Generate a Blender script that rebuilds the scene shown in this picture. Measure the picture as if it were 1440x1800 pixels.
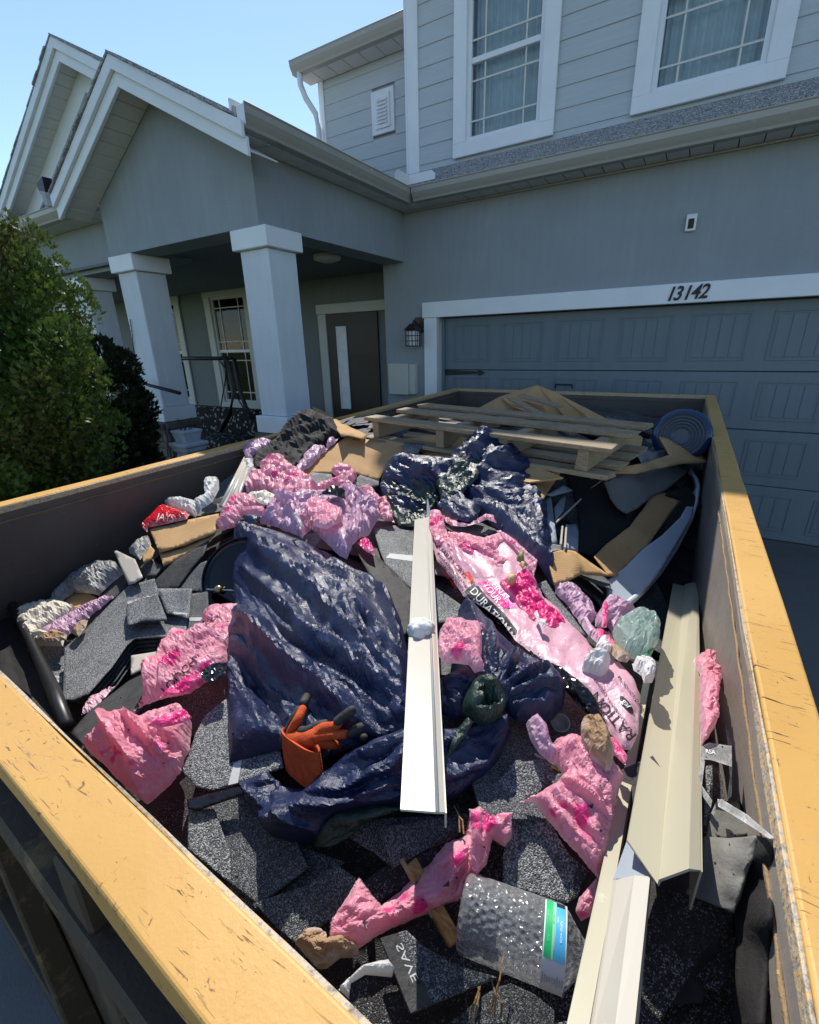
import bpy, bmesh, math, random
import numpy as np
from mathutils import Vector, Matrix
from mathutils.geometry import delaunay_2d_cdt

for o in list(bpy.data.objects):
    bpy.data.objects.remove(o)
SC = bpy.context.scene
COL = SC.collection
random.seed(7)
RNG = np.random.default_rng(11)

# ---------------------------------------------------------------- camera
EYE = np.array([0.0, 0.0, 1.9])           # the photographer looks down over the rim of the dumpster
YAW, PITCH, ROLL, FPX = 0.548417, -0.350274, 0.0242787, 801.416
def _rot(a, b, c):
    ca, sa, cb, sb, cc, sc_ = math.cos(a), math.sin(a), math.cos(b), math.sin(b), math.cos(c), math.sin(c)
    Rz = np.array([[ca, -sa, 0], [sa, ca, 0], [0, 0, 1]])
    Rx = np.array([[1, 0, 0], [0, cb, -sb], [0, sb, cb]])
    Ry = np.array([[cc, 0, sc_], [0, 1, 0], [-sc_, 0, cc]])
    return Rz @ Rx @ Ry                   # columns: right, forward, up
CR = _rot(YAW, PITCH, ROLL)
cam_d = bpy.data.cameras.new('camera')
cam = bpy.data.objects.new('camera', cam_d)
COL.objects.link(cam)
m = Matrix.Identity(4)
for i in range(3):
    m[i][0] = CR[i, 0]; m[i][1] = CR[i, 2]; m[i][2] = -CR[i, 1]; m[i][3] = EYE[i]
cam.matrix_world = m
cam_d.sensor_fit = 'VERTICAL'; cam_d.sensor_height = 36.0; cam_d.sensor_width = 28.8
cam_d.lens = FPX / 1800 * 36.0
cam_d.clip_start = 0.02; cam_d.clip_end = 3000
SC.camera = cam

# ---------------------------------------------------------------- sky, sun, exposure
SUN_AZ, SUN_EL = math.radians(-36.0), math.radians(48.0)   # measured from +Y towards +X
world = bpy.data.worlds.new('World'); SC.world = world; world.use_nodes = True
wn = world.node_tree.nodes; wl = world.node_tree.links
bg = wn['Background']
sky = wn.new('ShaderNodeTexSky'); sky.sky_type = 'NISHITA'; sky.sun_disc = False
sky.sun_elevation = SUN_EL; sky.sun_rotation = SUN_AZ
sky.air_density = 1.0; sky.dust_density = 0.15; sky.ozone_density = 1.4; sky.altitude = 1200
wl.new(sky.outputs[0], bg.inputs['Color']); bg.inputs['Strength'].default_value = 0.15
sd = bpy.data.lights.new('sun', 'SUN'); sd.energy = 4.4; sd.angle = math.radians(0.53); sd.color = (1.0, 0.95, 0.87)
sun = bpy.data.objects.new('sun', sd); COL.objects.link(sun)
SDIR = Vector((math.sin(SUN_AZ) * math.cos(SUN_EL), math.cos(SUN_AZ) * math.cos(SUN_EL), math.sin(SUN_EL)))
sun.location = SDIR * 60; sun.rotation_euler = SDIR.to_track_quat('Z', 'Y').to_euler()
SC.view_settings.view_transform = 'Standard'; SC.view_settings.look = 'None'
SC.view_settings.gamma = 1.0; SC.view_settings.use_curve_mapping = False
SC.view_settings.exposure = 0.55
# ---------------------------------------------------------------- helpers: measuring
def rays(P):
    P = np.atleast_2d(np.asarray(P, float))
    d = np.stack([(P[:, 0] - 720) / FPX, np.ones(len(P)), -(P[:, 1] - 900) / FPX], 1)
    return d @ CR.T
def at_y(px, py, y):
    d = rays([[px, py]])[0]; return EYE + d * (y / d[1])
def at_x(px, py, x):
    d = rays([[px, py]])[0]; return EYE + d * (x / d[0])
def at_z(px, py, z):
    d = rays([[px, py]])[0]; return EYE + d * ((z - EYE[2]) / d[2])

# ---------------------------------------------------------------- helpers: objects
def tag(o, label=None, cat=None, group=None, kind=None):
    if label: o['label'] = label
    if cat: o['category'] = cat
    if group: o['group'] = group
    if kind: o['kind'] = kind
    return o
def thing(name, label, cat, loc=(0, 0, 0), group=None):
    o = bpy.data.objects.new(name, None); COL.objects.link(o)
    o.location = tuple(float(v) for v in loc); o.empty_display_size = 0.1
    return tag(o, label, cat, group)
def wloc(o):
    v = Vector((0, 0, 0))
    while o is not None:
        v += o.location; o = o.parent
    return v
def obj(name, verts, faces, mat, parent=None, smooth=False, bevel=0, solid=0, sub=0, offset=-1.0, seg=1):
    """verts are world coordinates"""
    me = bpy.data.meshes.new(name)
    V = np.asarray(verts, float)
    off = np.array(wloc(parent)) if parent is not None else V.mean(0)
    me.from_pydata((V - off).tolist(), [], [list(map(int, f)) for f in faces])
    me.materials.append(mat)
    if smooth:
        me.polygons.foreach_set('use_smooth', [True] * len(me.polygons))
    me.update()
    o = bpy.data.objects.new(name, me); COL.objects.link(o)
    if parent is not None: o.parent = parent
    else: o.location = off
    if sub:
        s = o.modifiers.new('sub', 'SUBSURF'); s.levels = sub; s.render_levels = sub
    if solid:
        s = o.modifiers.new('solid', 'SOLIDIFY'); s.thickness = solid; s.offset = offset
    if bevel:
        b = o.modifiers.new('bevel', 'BEVEL'); b.width = bevel; b.segments = seg; b.limit_method = 'ANGLE'; b.angle_limit = 0.6
    return o
class MB:
    """collects simple solids into one mesh"""
    def __init__(s): s.v = []; s.f = []
    def add(s, v, f):
        n = len(s.v); s.v += [tuple(map(float, p)) for p in v]; s.f += [[i + n for i in q] for q in f]; return s
    def box(s, x0, x1, y0, y1, z0, z1):
        v = [(x, y, z) for x in (x0, x1) for y in (y0, y1) for z in (z0, z1)]
        return s.add(v, [(0, 1, 3, 2), (4, 6, 7, 5), (0, 4, 5, 1), (2, 3, 7, 6), (0, 2, 6, 4), (1, 5, 7, 3)])
    def prism(s, prof, a, b):
        """prof: list of 3-D points (closed outline), swept from +a to +b vectors"""
        n = len(prof); P = [np.asarray(p, float) for p in prof]
        v = [p + a for p in P] + [p + b for p in P]
        f = [list(range(n))[::-1], list(range(n, 2 * n))] + [[i, (i + 1) % n, n + (i + 1) % n, n + i] for i in range(n)]
        return s.add(v, f)
    def tube(s, pts, r, n=8, cap=True):
        pts = [Vector(p) for p in pts]; rr = r if hasattr(r, '__len__') else [r] * len(pts)
        base = len(s.v); ref = Vector((0, 0, 1))
        v = []; f = []
        for i, p in enumerate(pts):
            t = (pts[min(i + 1, len(pts) - 1)] - pts[max(i - 1, 0)]).normalized()
            u = t.cross(ref if abs(t.dot(ref)) < .95 else Vector((1, 0, 0))).normalized(); w = t.cross(u)
            for k in range(n):
                a = 2 * math.pi * k / n
                v.append(p + (u * math.cos(a) + w * math.sin(a)) * rr[i])
        for i in range(len(pts) - 1):
            for k in range(n):
                f.append([i * n + k, i * n + (k + 1) % n, (i + 1) * n + (k + 1) % n, (i + 1) * n + k])
        if cap: f.append(list(range(n))[::-1]); f.append([(len(pts) - 1) * n + k for k in range(n)])
        return s.add(v, f)
    def lathe(s, prof, M, n=32):
        """prof: (r, h) pairs, M: 4x4 matrix placing the axis (local z)"""
        v = []; f = []
        for r, h in prof:
            for k in range(n):
                a = 2 * math.pi * k / n; v.append(M @ Vector((r * math.cos(a), r * math.sin(a), h)))
        for i in range(len(prof) - 1):
            for k in range(n):
                f.append([i * n + k, i * n + (k + 1) % n, (i + 1) * n + (k + 1) % n, (i + 1) * n + k])
        return s.add(v, f)
    def build(s, name, mat, parent=None, **k):
        return obj(name, s.v, s.f, mat, parent, **k)
def box(name, x0, x1, y0, y1, z0, z1, mat, parent=None, **k):
    return MB().box(x0, x1, y0, y1, z0, z1).build(name, mat, parent, **k)
def frame_from(zdir, xdir=None, loc=(0, 0, 0)):
    z = Vector(zdir).normalized(); x = Vector(xdir) if xdir is not None else (Vector((1, 0, 0)) if abs(z.x) < .9 else Vector((0, 1, 0)))
    x = (x - z * x.dot(z)).normalized(); y = z.cross(x)
    M = Matrix.Identity(4)
    for i in range(3): M[i][0] = x[i]; M[i][1] = y[i]; M[i][2] = z[i]; M[i][3] = loc[i]
    return M

# ---------------------------------------------------------------- helpers: noise (vectorised gradient noise)
def pnoise(x, y, seed=0):
    x = np.asarray(x, float); y = np.asarray(y, float)
    xi = np.floor(x).astype(np.int64); yi = np.floor(y).astype(np.int64); xf = x - xi; yf = y - yi
    def g(ix, iy, dx, dy):
        h = (ix * 374761393 + iy * 668265263 + seed * 2147483647 + 1013) & 0xffffffff
        h = ((h ^ (h >> 13)) * 1274126177) & 0xffffffff; h = h ^ (h >> 16)
        a = (h & 0xffff) / 65536.0 * 2 * np.pi
        return np.cos(a) * dx + np.sin(a) * dy
    u = xf ** 3 * (xf * (xf * 6 - 15) + 10); v = yf ** 3 * (yf * (yf * 6 - 15) + 10)
    n0 = g(xi, yi, xf, yf) * (1 - u) + g(xi + 1, yi, xf - 1, yf) * u
    n1 = g(xi, yi + 1, xf, yf - 1) * (1 - u) + g(xi + 1, yi + 1, xf - 1, yf - 1) * u
    return (n0 * (1 - v) + n1 * v) * 1.5
def crumple(x, y, scale, seed=0, octs=4, sharp=1.0):
    """creased film: flat facets between sharp folds (warped triangle waves in many directions), about -1..1"""
    x = np.asarray(x, float); y = np.asarray(y, float); out = np.zeros_like(x); tot = 0
    r = np.random.default_rng(seed + 77)
    for k in range(octs * 2):
        fr = .42 / scale * 1.42 ** k * r.uniform(.85, 1.15); amp = .74 ** k; a = r.uniform(0, math.pi)
        w = pnoise(x * fr * .45, y * fr * .45, seed + k) * 1.5
        s = x * math.cos(a) * fr + y * math.sin(a) * fr + w + r.uniform(0, 9)
        tri = 1 - 4 * np.abs(s - np.floor(s + .5))
        m_ = np.clip(.55 + 1.1 * pnoise(x * fr * .5 + 7, y * fr * .5, seed + 30 + k), 0, 1.3)
        out += amp * tri * m_; tot += amp
    return out / tot * 1.5

# ---------------------------------------------------------------- helpers: materials
MATS = {}
class NT:
    def __init__(s, name):
        s.m = bpy.data.materials.new(name); s.m.use_nodes = True; s.t = s.m.node_tree; s.n = s.t.nodes; s.l = s.t.links
        s.b = s.n['Principled BSDF']; s.out = s.n['Material Output']
        s.tc = s.n.new('ShaderNodeTexCoord'); s.co = s.tc.outputs['Object']
    def mapped(s, scale=(1, 1, 1), rot=(0, 0, 0), src=None):
        mp = s.n.new('ShaderNodeMapping'); s.l.new(src or s.co, mp.inputs[0]); mp.inputs['Scale'].default_value = scale; mp.inputs['Rotation'].default_value = rot
        return mp.outputs[0]
    def noise(s, scale, detail=4, rough=.55, co=None, dist=0.0):
        t = s.n.new('ShaderNodeTexNoise'); t.inputs['Scale'].default_value = scale; t.inputs['Detail'].default_value = detail
        t.inputs['Roughness'].default_value = rough; t.inputs['Distortion'].default_value = dist
        s.l.new(co or s.co, t.inputs['Vector']); return t.outputs['Fac']
    def vor(s, scale, feat='F1', out='Distance', co=None, rnd=1.0):
        t = s.n.new('ShaderNodeTexVoronoi'); t.feature = feat; t.inputs['Scale'].default_value = scale; t.inputs['Randomness'].default_value = rnd
        s.l.new(co or s.co, t.inputs['Vector']); return t.outputs[out]
    def ramp(s, fac, stops, interp='LINEAR'):
        r = s.n.new('ShaderNodeValToRGB'); s.l.new(fac, r.inputs[0]); r.color_ramp.interpolation = interp; e = r.color_ramp.elements
        while len(e) < len(stops): e.new(.5)
        for i, (p, c) in enumerate(stops):
            e[i].position = p; e[i].color = tuple(c) + (1,) if hasattr(c, '__len__') else (c, c, c, 1)
        return r.outputs[0]
    def mix(s, fac, a, b, mode='MIX'):
        mx = s.n.new('ShaderNodeMix'); mx.data_type = 'RGBA'; mx.blend_type = mode
        for sock, v in ((mx.inputs[0], fac), (mx.inputs[6], a), (mx.inputs[7], b)):
            if hasattr(v, 'is_linked') or isinstance(v, bpy.types.NodeSocket): s.l.new(v, sock)
            elif hasattr(v, '__len__'): sock.default_value = tuple(v) + (1,)
            else: sock.default_value = v
        return mx.outputs[2]
    def math(s, op, a, b=0.0):
        t = s.n.new('ShaderNodeMath'); t.operation = op
        for sock, v in ((t.inputs[0], a), (t.inputs[1], b)):
            if isinstance(v, bpy.types.NodeSocket): s.l.new(v, sock)
            else: sock.default_value = v
        return t.outputs[0]
    def bump(s, h, strength=.3, dist=.002, prev=None):
        b = s.n.new('ShaderNodeBump'); b.inputs['Strength'].default_value = strength; b.inputs['Distance'].default_value = dist
        s.l.new(h, b.inputs['Height'])
        if prev is not None: s.l.new(prev, b.inputs['Normal'])
        return b.outputs[0]
    def set(s, color=None, rough=.5, normal=None, metal=0.0, spec=.5, **kw):
        b = s.b
        for key, v in (('Base Color', color), ('Roughness', rough), ('Metallic', metal), ('Specular IOR Level', spec), ('Normal', normal)):
            if v is None: continue
            if isinstance(v, bpy.types.NodeSocket): s.l.new(v, b.inputs[key])
            elif hasattr(v, '__len__'): b.inputs[key].default_value = tuple(v) + (1,)
            else: b.inputs[key].default_value = v
        for k, v in kw.items():
            i = b.inputs[k.replace('_', ' ')]
            if isinstance(v, bpy.types.NodeSocket): s.l.new(v, i)
            else: i.default_value = v
        return s.m
    def translucent(s, color, fac):
        tr = s.n.new('ShaderNodeBsdfTranslucent'); mx = s.n.new('ShaderNodeMixShader'); mx.inputs[0].default_value = fac
        if isinstance(color, bpy.types.NodeSocket): s.l.new(color, tr.inputs[0])
        else: tr.inputs[0].default_value = tuple(color) + (1,)
        s.l.new(s.b.outputs[0], mx.inputs[1]); s.l.new(tr.outputs[0], mx.inputs[2]); s.l.new(mx.outputs[0], s.out.inputs[0])
        return s.m

def m_paint(name, c, var=.06, rough=.5, nscale=3.0, bump=0.0, bscale=60, dirt=None, spec=.4):
    t = NT(name)
    n = t.noise(nscale, 5)
    lo = [x * (1 - var) for x in c]; hi = [min(1, x * (1 + var)) for x in c]
    col = t.ramp(n, [(.3, lo), (.7, hi)])
    if dirt:
        d = t.ramp(t.noise(dirt[0], 8, .7), [(dirt[1], (0, 0, 0)), (dirt[1] + .12, (1, 1, 1))]); col = t.mix(d, dirt[2], col)
    nm = t.bump(t.noise(bscale, 6, .6), bump, .004) if bump else None
    return t.set(col, rough, nm, spec=spec)
def m_stucco(name, c):
    t = NT(name)
    n = t.noise(1.3, 6); col = t.ramp(n, [(.3, [x * .9 for x in c]), (.7, [x * 1.07 for x in c])])
    streak = t.noise(6, 5, .6, t.mapped((3, 3, .35)))
    col = t.mix(t.ramp(streak, [(.35, .55), (.7, 0.0)]), col, [x * .86 for x in c])
    b1 = t.bump(t.noise(55, 5, .65), .7, .006); b2 = t.bump(t.noise(180, 3, .6), .45, .003, b1)
    return t.set(col, .85, b2, spec=.25)
def m_granule(name, dark=(.012, .013, .015), mid=(.05, .053, .058), lite=(.34, .36, .38), lvl=.5, scale=520, rough=.75, spec=.5):
    """asphalt shingle: mineral granules"""
    t = NT(name)
    cells = t.n.new('ShaderNodeTexVoronoi'); cells.inputs['Scale'].default_value = scale; t.l.new(t.co, cells.inputs['Vector'])
    sep = t.n.new('ShaderNodeSeparateColor'); t.l.new(cells.outputs['Color'], sep.inputs[0])
    big = t.noise(9, 5, .6)
    v = t.math('ADD', sep.outputs[0], t.math('MULTIPLY', t.math('SUBTRACT', big, .5), .7))
    col = t.ramp(v, [(0.0, dark), (lvl, mid), (lvl + .22, [x * 2.2 for x in mid]), (min(.99, lvl + .44), lite)])
    bm = t.bump(t.math('SUBTRACT', 1.0, cells.outputs['Distance']), .8, .002)
    return t.set(col, rough, bm, spec=spec)
def m_film(name, c, rough=.32, wr=.35, trans=.25, bscale=35, spec=.5, hot=None):
    rough *= .78; trans *= 1.25; wr *= .9
    """thin plastic film with fine wrinkles"""
    t = NT(name)
    n = t.noise(14, 4); col = t.ramp(n, [(.3, [x * .93 for x in c]), (.7, [min(1, x * 1.05) for x in c])])
    if hot:
        col = t.mix(t.ramp(t.noise(hot[0], 2), [(hot[1], 0.0), (hot[1] + .02, 1.0)]), col, hot[2])
    # torn, stretched margins turn pale
    at = t.n.new('ShaderNodeAttribute'); at.attribute_name = 'edge'
    em = t.math('MULTIPLY', at.outputs['Fac'], t.ramp(t.noise(60, 4), [(.38, .15), (.6, .9)]))
    col = t.mix(em, col, [min(.86, x * .45 + .48) for x in c])
    w1 = t.noise(bscale, 6, .6, None, .8); w2 = t.noise(bscale * 4, 4, .6)
    r1 = t.math('ABSOLUTE', t.math('SUBTRACT', w1, .5)); 
    nm = t.bump(r1, wr, .02); nm = t.bump(w2, wr * .5, .004, nm)
    t.set(col, rough, nm, spec=spec)
    return t.translucent(col, trans) if trans else t.m
# ---------------------------------------------------------------- materials of the place
M = MATS
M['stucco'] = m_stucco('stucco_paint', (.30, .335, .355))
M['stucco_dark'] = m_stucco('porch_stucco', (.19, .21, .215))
M['olive'] = m_paint('olive_wall', (.22, .23, .16), .08, .8)
M['white'] = m_paint('white_trim', (.74, .77, .79), .04, .45, 4, .25, 40)
M['beige'] = m_paint('putty_trim', (.50, .51, .48), .05, .5, 4, .2, 40)
M['soffit'] = m_paint('soffit_vinyl', (.62, .61, .57), .04, .5, 5)
M['gutter'] = m_paint('gutter_enamel', (.66, .66, .62), .04, .35, 6, 0, 40, (9, .62, (.36, .35, .31)))
def _siding():
    t = NT('fibre_cement_siding')
    g = t.noise(8, 6, .6, t.mapped((.35, 1, 9))); col = t.ramp(g, [(.3, (.43, .475, .495)), (.7, (.49, .535, .555))])
    return t.set(col, .6, t.bump(t.noise(30, 5, .6, t.mapped((.4, 1, 8))), .35, .004), spec=.3)
M['siding'] = _siding()
def _door():
    t = NT('garage_door_paint')
    g = t.noise(10, 5, .6, t.mapped((1, 1, .15))); col = t.ramp(g, [(.3, (.115, .155, .182)), (.7, (.135, .178, .205))])
    return t.set(col, .45, t.bump(t.noise(35, 4, .6, t.mapped((4, 1, .5))), .12, .003), spec=.45)
M['gdoor'] = _door()
M['roof'] = m_granule('roof_shingles', (.09, .09, .09), (.20, .20, .20), (.36, .36, .36), .45, 160)
M['dark_door'] = m_paint('brown_front_door', (.035, .027, .022), .1, .4, 5)
M['iron'] = m_paint('black_iron', (.015, .015, .017), .2, .45, 20, .2, 120)
M['bronze'] = m_paint('bronze_lantern', (.035, .027, .023), .2, .4, 20)
M['stone'] = m_paint('ledge_stone', (.12, .10, .085), .4, .9, 9, .8, 40)
M['urn'] = m_paint('cast_stone', (.42, .46, .5), .12, .85, 12, .6, 60)
M['boxgrey'] = m_paint('meter_box_paint', (.5, .5, .44), .04, .5, 3)
M['sensor_w'] = m_paint('sensor_white', (.78, .78, .76), .02, .4)
M['black'] = m_paint('black_plastic', (.012, .012, .013), .2, .4, 12)
def _glass(name, tint, g=.12):
    t = NT(name)
    t.n.remove(t.b)
    tr = t.n.new('ShaderNodeBsdfTransparent'); tr.inputs[0].default_value = tint + (1,)
    gl = t.n.new('ShaderNodeBsdfGlossy'); gl.inputs['Roughness'].default_value = .03
    fr = t.n.new('ShaderNodeFresnel'); fr.inputs['IOR'].default_value = 1.45
    bm = t.bump(t.noise(3, 2), .06, .01); t.l.new(bm, gl.inputs['Normal']); t.l.new(bm, fr.inputs['Normal'])
    mx = t.n.new('ShaderNodeMixShader'); t.l.new(fr.outputs[0], mx.inputs[0]); t.l.new(tr.outputs[0], mx.inputs[1]); t.l.new(gl.outputs[0], mx.inputs[2])
    t.l.new(mx.outputs[0], t.out.inputs[0]); return t.m
M['glass'] = _glass('window_glass', (.82, .88, .9))
M['curtain'] = m_paint('pale_curtain', (.80, .82, .82), .1, .9, 7, .3, 30)
M['blind'] = m_paint('grey_blind', (.16, .165, .16), .1, .7)
def _concrete():
    t = NT('driveway_concrete')
    n = t.noise(.7, 8, .65); col = t.ramp(n, [(.3, (.115, .113, .108)), (.7, (.17, .168, .16))])
    col = t.mix(t.ramp(t.noise(9, 6, .7), [(.5, 0.0), (.75, .4)]), col, (.18, .17, .15))
    return t.set(col, .85, t.bump(t.noise(120, 5), .4, .004), spec=.2)
M['concrete'] = _concrete()
def _lawn():
    t = NT('lawn_ground'); n = t.noise(.8, 8, .7)
    col = t.ramp(n, [(.3, (.045, .075, .02)), (.7, (.09, .12, .04))])
    return t.set(col, .95, t.bump(t.noise(60, 4), .8, .03), spec=.1)
M['lawn'] = _lawn()
M['mulch'] = m_paint('bark_mulch', (.045, .03, .02), .5, .95, 40, 1, 50)
def _yellow():
    t = NT('worn_yellow_paint')
    n = t.noise(2.2, 6, .6); col = t.ramp(n, [(.3, (.49, .275, .072)), (.7, (.57, .335, .10))])
    # rubbed patches, grime flecks and long scrapes
    col = t.mix(t.ramp(t.noise(18, 7, .75), [(.54, 0.0), (.68, .40)]), col, (.50, .27, .10))
    fl = t.noise(70, 6, .72, t.mapped((1.0, .8, 1)), 1.2)
    col = t.mix(t.ramp(fl, [(.635, 0.0), (.67, .85)]), col, (.12, .055, .022))
    s1 = t.noise(26, 5, .7, t.mapped((.55, 5, 1), (0, 0, .75)), .9)
    s1m = t.math('MULTIPLY', t.ramp(s1, [(.61, 0.0), (.64, 1.0)]), t.ramp(t.noise(6, 3), [(.46, 0.0), (.56, 1.0)]))
    col = t.mix(s1m, col, (.085, .04, .018))
    s2 = t.noise(30, 5, .7, t.mapped((.5, 6, 1), (0, 0, -.5)), .7)
    s2m = t.math('MULTIPLY', t.ramp(s2, [(.61, 0.0), (.645, 1.0)]), t.ramp(t.noise(5, 3), [(.48, 0.0), (.58, 1.0)]))
    col = t.mix(s2m, col, (.16, .08, .035))
    # scuffs where loads are dragged over the outer edge of the near rim
    sx = t.n.new('ShaderNodeSeparateXYZ'); t.l.new(t.co, sx.inputs[0])
    dd = t.math('ADD', t.math('ADD', sx.outputs[1], t.math('MULTIPLY', sx.outputs[0], .04)), 1.997)
    sc_ = t.math('SUBTRACT', t.noise(55, 8, .75, t.mapped((1.5, .8, 1), (0, 0, .25)), .8), t.math('MULTIPLY', dd, 24.0))
    sc_ = t.math('ADD', sc_, t.math('MULTIPLY', t.math('SUBTRACT', t.noise(5.5, 3), .56), 2.2))
    col = t.mix(t.math('MULTIPLY', t.ramp(sc_, [(.40, 0.0), (.56, .8)]), t.math('LESS_THAN', dd, .075)), col, (.075, .042, .026))
    h = t.math('SUBTRACT', t.noise(5, 4), t.math('MULTIPLY', t.math('ADD', s1m, s2m), .3))
    nm = t.bump(h, .35, .006); nm = t.bump(t.noise(220, 3), .12, .002, nm)
    return t.set(col, t.ramp(n, [(0, .38), (1, .55)]), nm, spec=.3)
M['yellow'] = _yellow()
def _steel(name, a, b, scr):
    t = NT(name)
    n = t.noise(2.5, 8, .7); col = t.ramp(n, [(.3, a), (.7, b)])
    st = t.noise(20, 6, .7, t.mapped((5, .45, 5), (.5, 0, 0)))
    col = t.mix(t.ramp(st, [(.62, 0.0), (.74, .6)]), col, scr)
    gou = t.noise(30, 5, .7, t.mapped((3, .25, 6), (-.5, 0, 0)), .4)
    col = t.mix(t.ramp(gou, [(.68, 0.0), (.72, .8)]), col, [min(1, x * 2.3) for x in scr])
    rs = t.noise(7, 8, .75); col = t.mix(t.ramp(rs, [(.62, 0.0), (.72, .7)]), col, (.10, .05, .028))
    return t.set(col, .55, t.bump(t.noise(30, 6, .6), .35, .006), spec=.4, metal=0.1)
M['steel'] = _steel('scraped_steel_lit_wall', (.19, .165, .14), (.27, .24, .21), (.36, .33, .29))  # right wall: paler copy with sunlight put into the colour, real scratches
M['steel_dk'] = _steel('brown_steel_shaded', (.068, .056, .047), (.10, .083, .069), (.135, .115, .095))  # other walls and floor: darker copy, shade put into the colour
def _worn():
    t = NT('bare_worn_edge'); n = t.noise(120, 8, .75)
    col = t.ramp(n, [(.36, (.15, .11, .075)), (.45, (.30, .26, .20)), (.52, (.42, .36, .27)), (.58, (.52, .31, .095))])
    return t.set(col, .55, t.bump(t.noise(90, 5), .8, .004), spec=.5)
M['worn'] = _worn()
M['bead'] = m_paint('yellow_weld_bead', (.66, .50, .24), .15, .5, 40, .8, 120, (30, .64, (.2, .13, .06)))
M['shaded_grimy'] = m_paint('shaded_grimy_yellow_paint', (.17, .105, .04), .4, .6, 6, .4, 40, (14, .55, (.05, .035, .02)))  # shade put into the colour of the near outer side, plus grime blotches
# ---------------------------------------------------------------- ground
H0 = 1.9                                    # heights below are measured from eye level, +H0 = above the garage floor
def zz(r): return r + H0
tag(obj('ground', [(-300, -300, -.22), (300, -300, -.22), (300, 300, -.22), (-300, 300, -.22)], [(0, 1, 2, 3)], M['lawn']), kind='structure')
tag(obj('driveway', [(-2.9, 5.42, 0), (4.8, 5.42, 0), (4.8, -16, -.2), (-2.9, -16, -.2), (-2.9, 5.42, -.3), (4.8, 5.42, -.3), (4.8, -16, -.5), (-2.9, -16, -.5)],
        [(3, 2, 1, 0), (4, 5, 6, 7), (0, 1, 5, 4), (1, 2, 6, 5), (2, 3, 7, 6), (3, 0, 4, 7)], M['concrete'], bevel=.01), kind='structure')
tag(box('garden_bed', -9.5, -2.92, .6, 3.0, -.3, -.13, M['mulch']), kind='structure')
tag(box('road', -120, 120, -24, -16.3, -.3, -.2, m_paint('road_asphalt', (.055, .055, .057), .1, .9, 2, .4, 90)), kind='structure')

# ---------------------------------------------------------------- the house
house = thing('house', 'grey stucco two storey house with white trim and gabled columned porch', 'house', (-1, 5.3, 0))
ST, WH = M['stucco'], M['white']
GY, GX = 5.3, -3.535
OX0, OX1, OT = -2.775, 2.375, zz(.307)      # garage door opening
w = MB()
w.box(GX, OX0, GY, GY + .25, -.2, zz(1.47)); w.box(OX1, 5.2, GY, GY + .25, -.2, zz(1.47)); w.box(OX0, OX1, GY, GY + .25, OT, zz(1.47))
w.build('garage_wall', ST, house)
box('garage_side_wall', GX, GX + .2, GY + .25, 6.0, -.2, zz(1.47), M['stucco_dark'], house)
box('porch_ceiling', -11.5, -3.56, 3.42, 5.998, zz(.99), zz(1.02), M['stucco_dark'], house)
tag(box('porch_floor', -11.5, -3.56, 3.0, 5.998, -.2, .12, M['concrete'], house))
# porch front: gabled beam wall, side beam, recessed beam
def wall_open(name, x0, x1, y0, y1, zb, zt, mat, holes):
    w_ = MB(); x = x0
    for a, b, c, d in sorted(holes):
        w_.box(x, a, y0, y1, zb, zt); w_.box(a, b, y0, y1, zb, c); w_.box(a, b, y0, y1, d, zt); x = b
    w_.box(x, x1, y0, y1, zb, zt); return w_.build(name, mat, house)
S = .52; RX = -4.30
def gz(x, rx, rz): return rz - S * abs(x - rx)
RZ1 = zz(2.20); WZ = RZ1 - .09
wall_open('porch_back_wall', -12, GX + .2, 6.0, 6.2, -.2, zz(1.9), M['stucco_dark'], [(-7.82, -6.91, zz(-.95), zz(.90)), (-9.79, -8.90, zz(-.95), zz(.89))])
box('room_behind', -12, GX, 6.9, 7.0, -.2, zz(1.9), M['blind'], house)
gw = [(-5.47, 3.045, zz(.946)), (-3.225, 3.045, zz(.946)), (-3.225, 3.045, gz(-3.225, RX, WZ)), (RX, 3.045, WZ), (-5.47, 3.045, gz(-5.47, RX, WZ))]
MB().prism(gw, np.array([0, 0, 0]), np.array([0, .30, 0])).build('gable_wall', ST, house)
box('side_beam', -3.528, -3.225, 3.345, GY - .002, zz(.946), zz(1.50), ST, house)
box('left_return_beam', -5.468, -5.17, 3.346, 3.80, zz(.948), zz(1.6), ST, house)
box('recessed_beam', -11, -5.47, 3.50, 3.80, zz(.946), zz(1.47), ST, house)
# columns
def column(x0, y0, wd=.335):
    c = box('porch_column', x0, x0 + wd, y0, y0 + wd, zz(-.60), zz(.79), M['column'], house, bevel=.008)
    box('column_cap', x0 - .045, x0 + wd + .045, y0 - .045, y0 + wd + .045, zz(.792), zz(.944), WH, c, bevel=.005)
    box('column_base', x0 - .04, x0 + wd + .04, y0 - .04, y0 + wd + .04, zz(-.76), zz(-.602), WH, c, bevel=.005)
    p = box('plinth_core', x0 - .06, x0 + wd + .06, y0 - .06, y0 + wd + .06, -.2, zz(-.765), M['stone'], house)
    r = random.Random(int(x0 * 100)); z = -.1
    while z < zz(-.80):
        h = r.uniform(.05, .10); h = min(h, zz(-.77) - z)
        for side in (0, 1):
            a = 0.0; L = wd + .12
            while a < L - .02:
                l = min(r.uniform(.12, .26), L - a); d = r.uniform(.012, .035)
                if side == 0: box('stone', x0 - .06 + a + .004, x0 - .06 + a + l - .004, y0 - .06 - d, y0 - .062, z + .004, z + h - .004, M['stone'], p, bevel=.006)
                else: box('stone', x0 + wd + .062, x0 + wd + .06 + d, y0 - .06 + a + .004, y0 - .06 + a + l - .004, z + .004, z + h - .004, M['stone'], p, bevel=.006)
                a += l
        z += h
M['column'] = m_stucco('column_paint', (.64, .69, .73))
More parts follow.
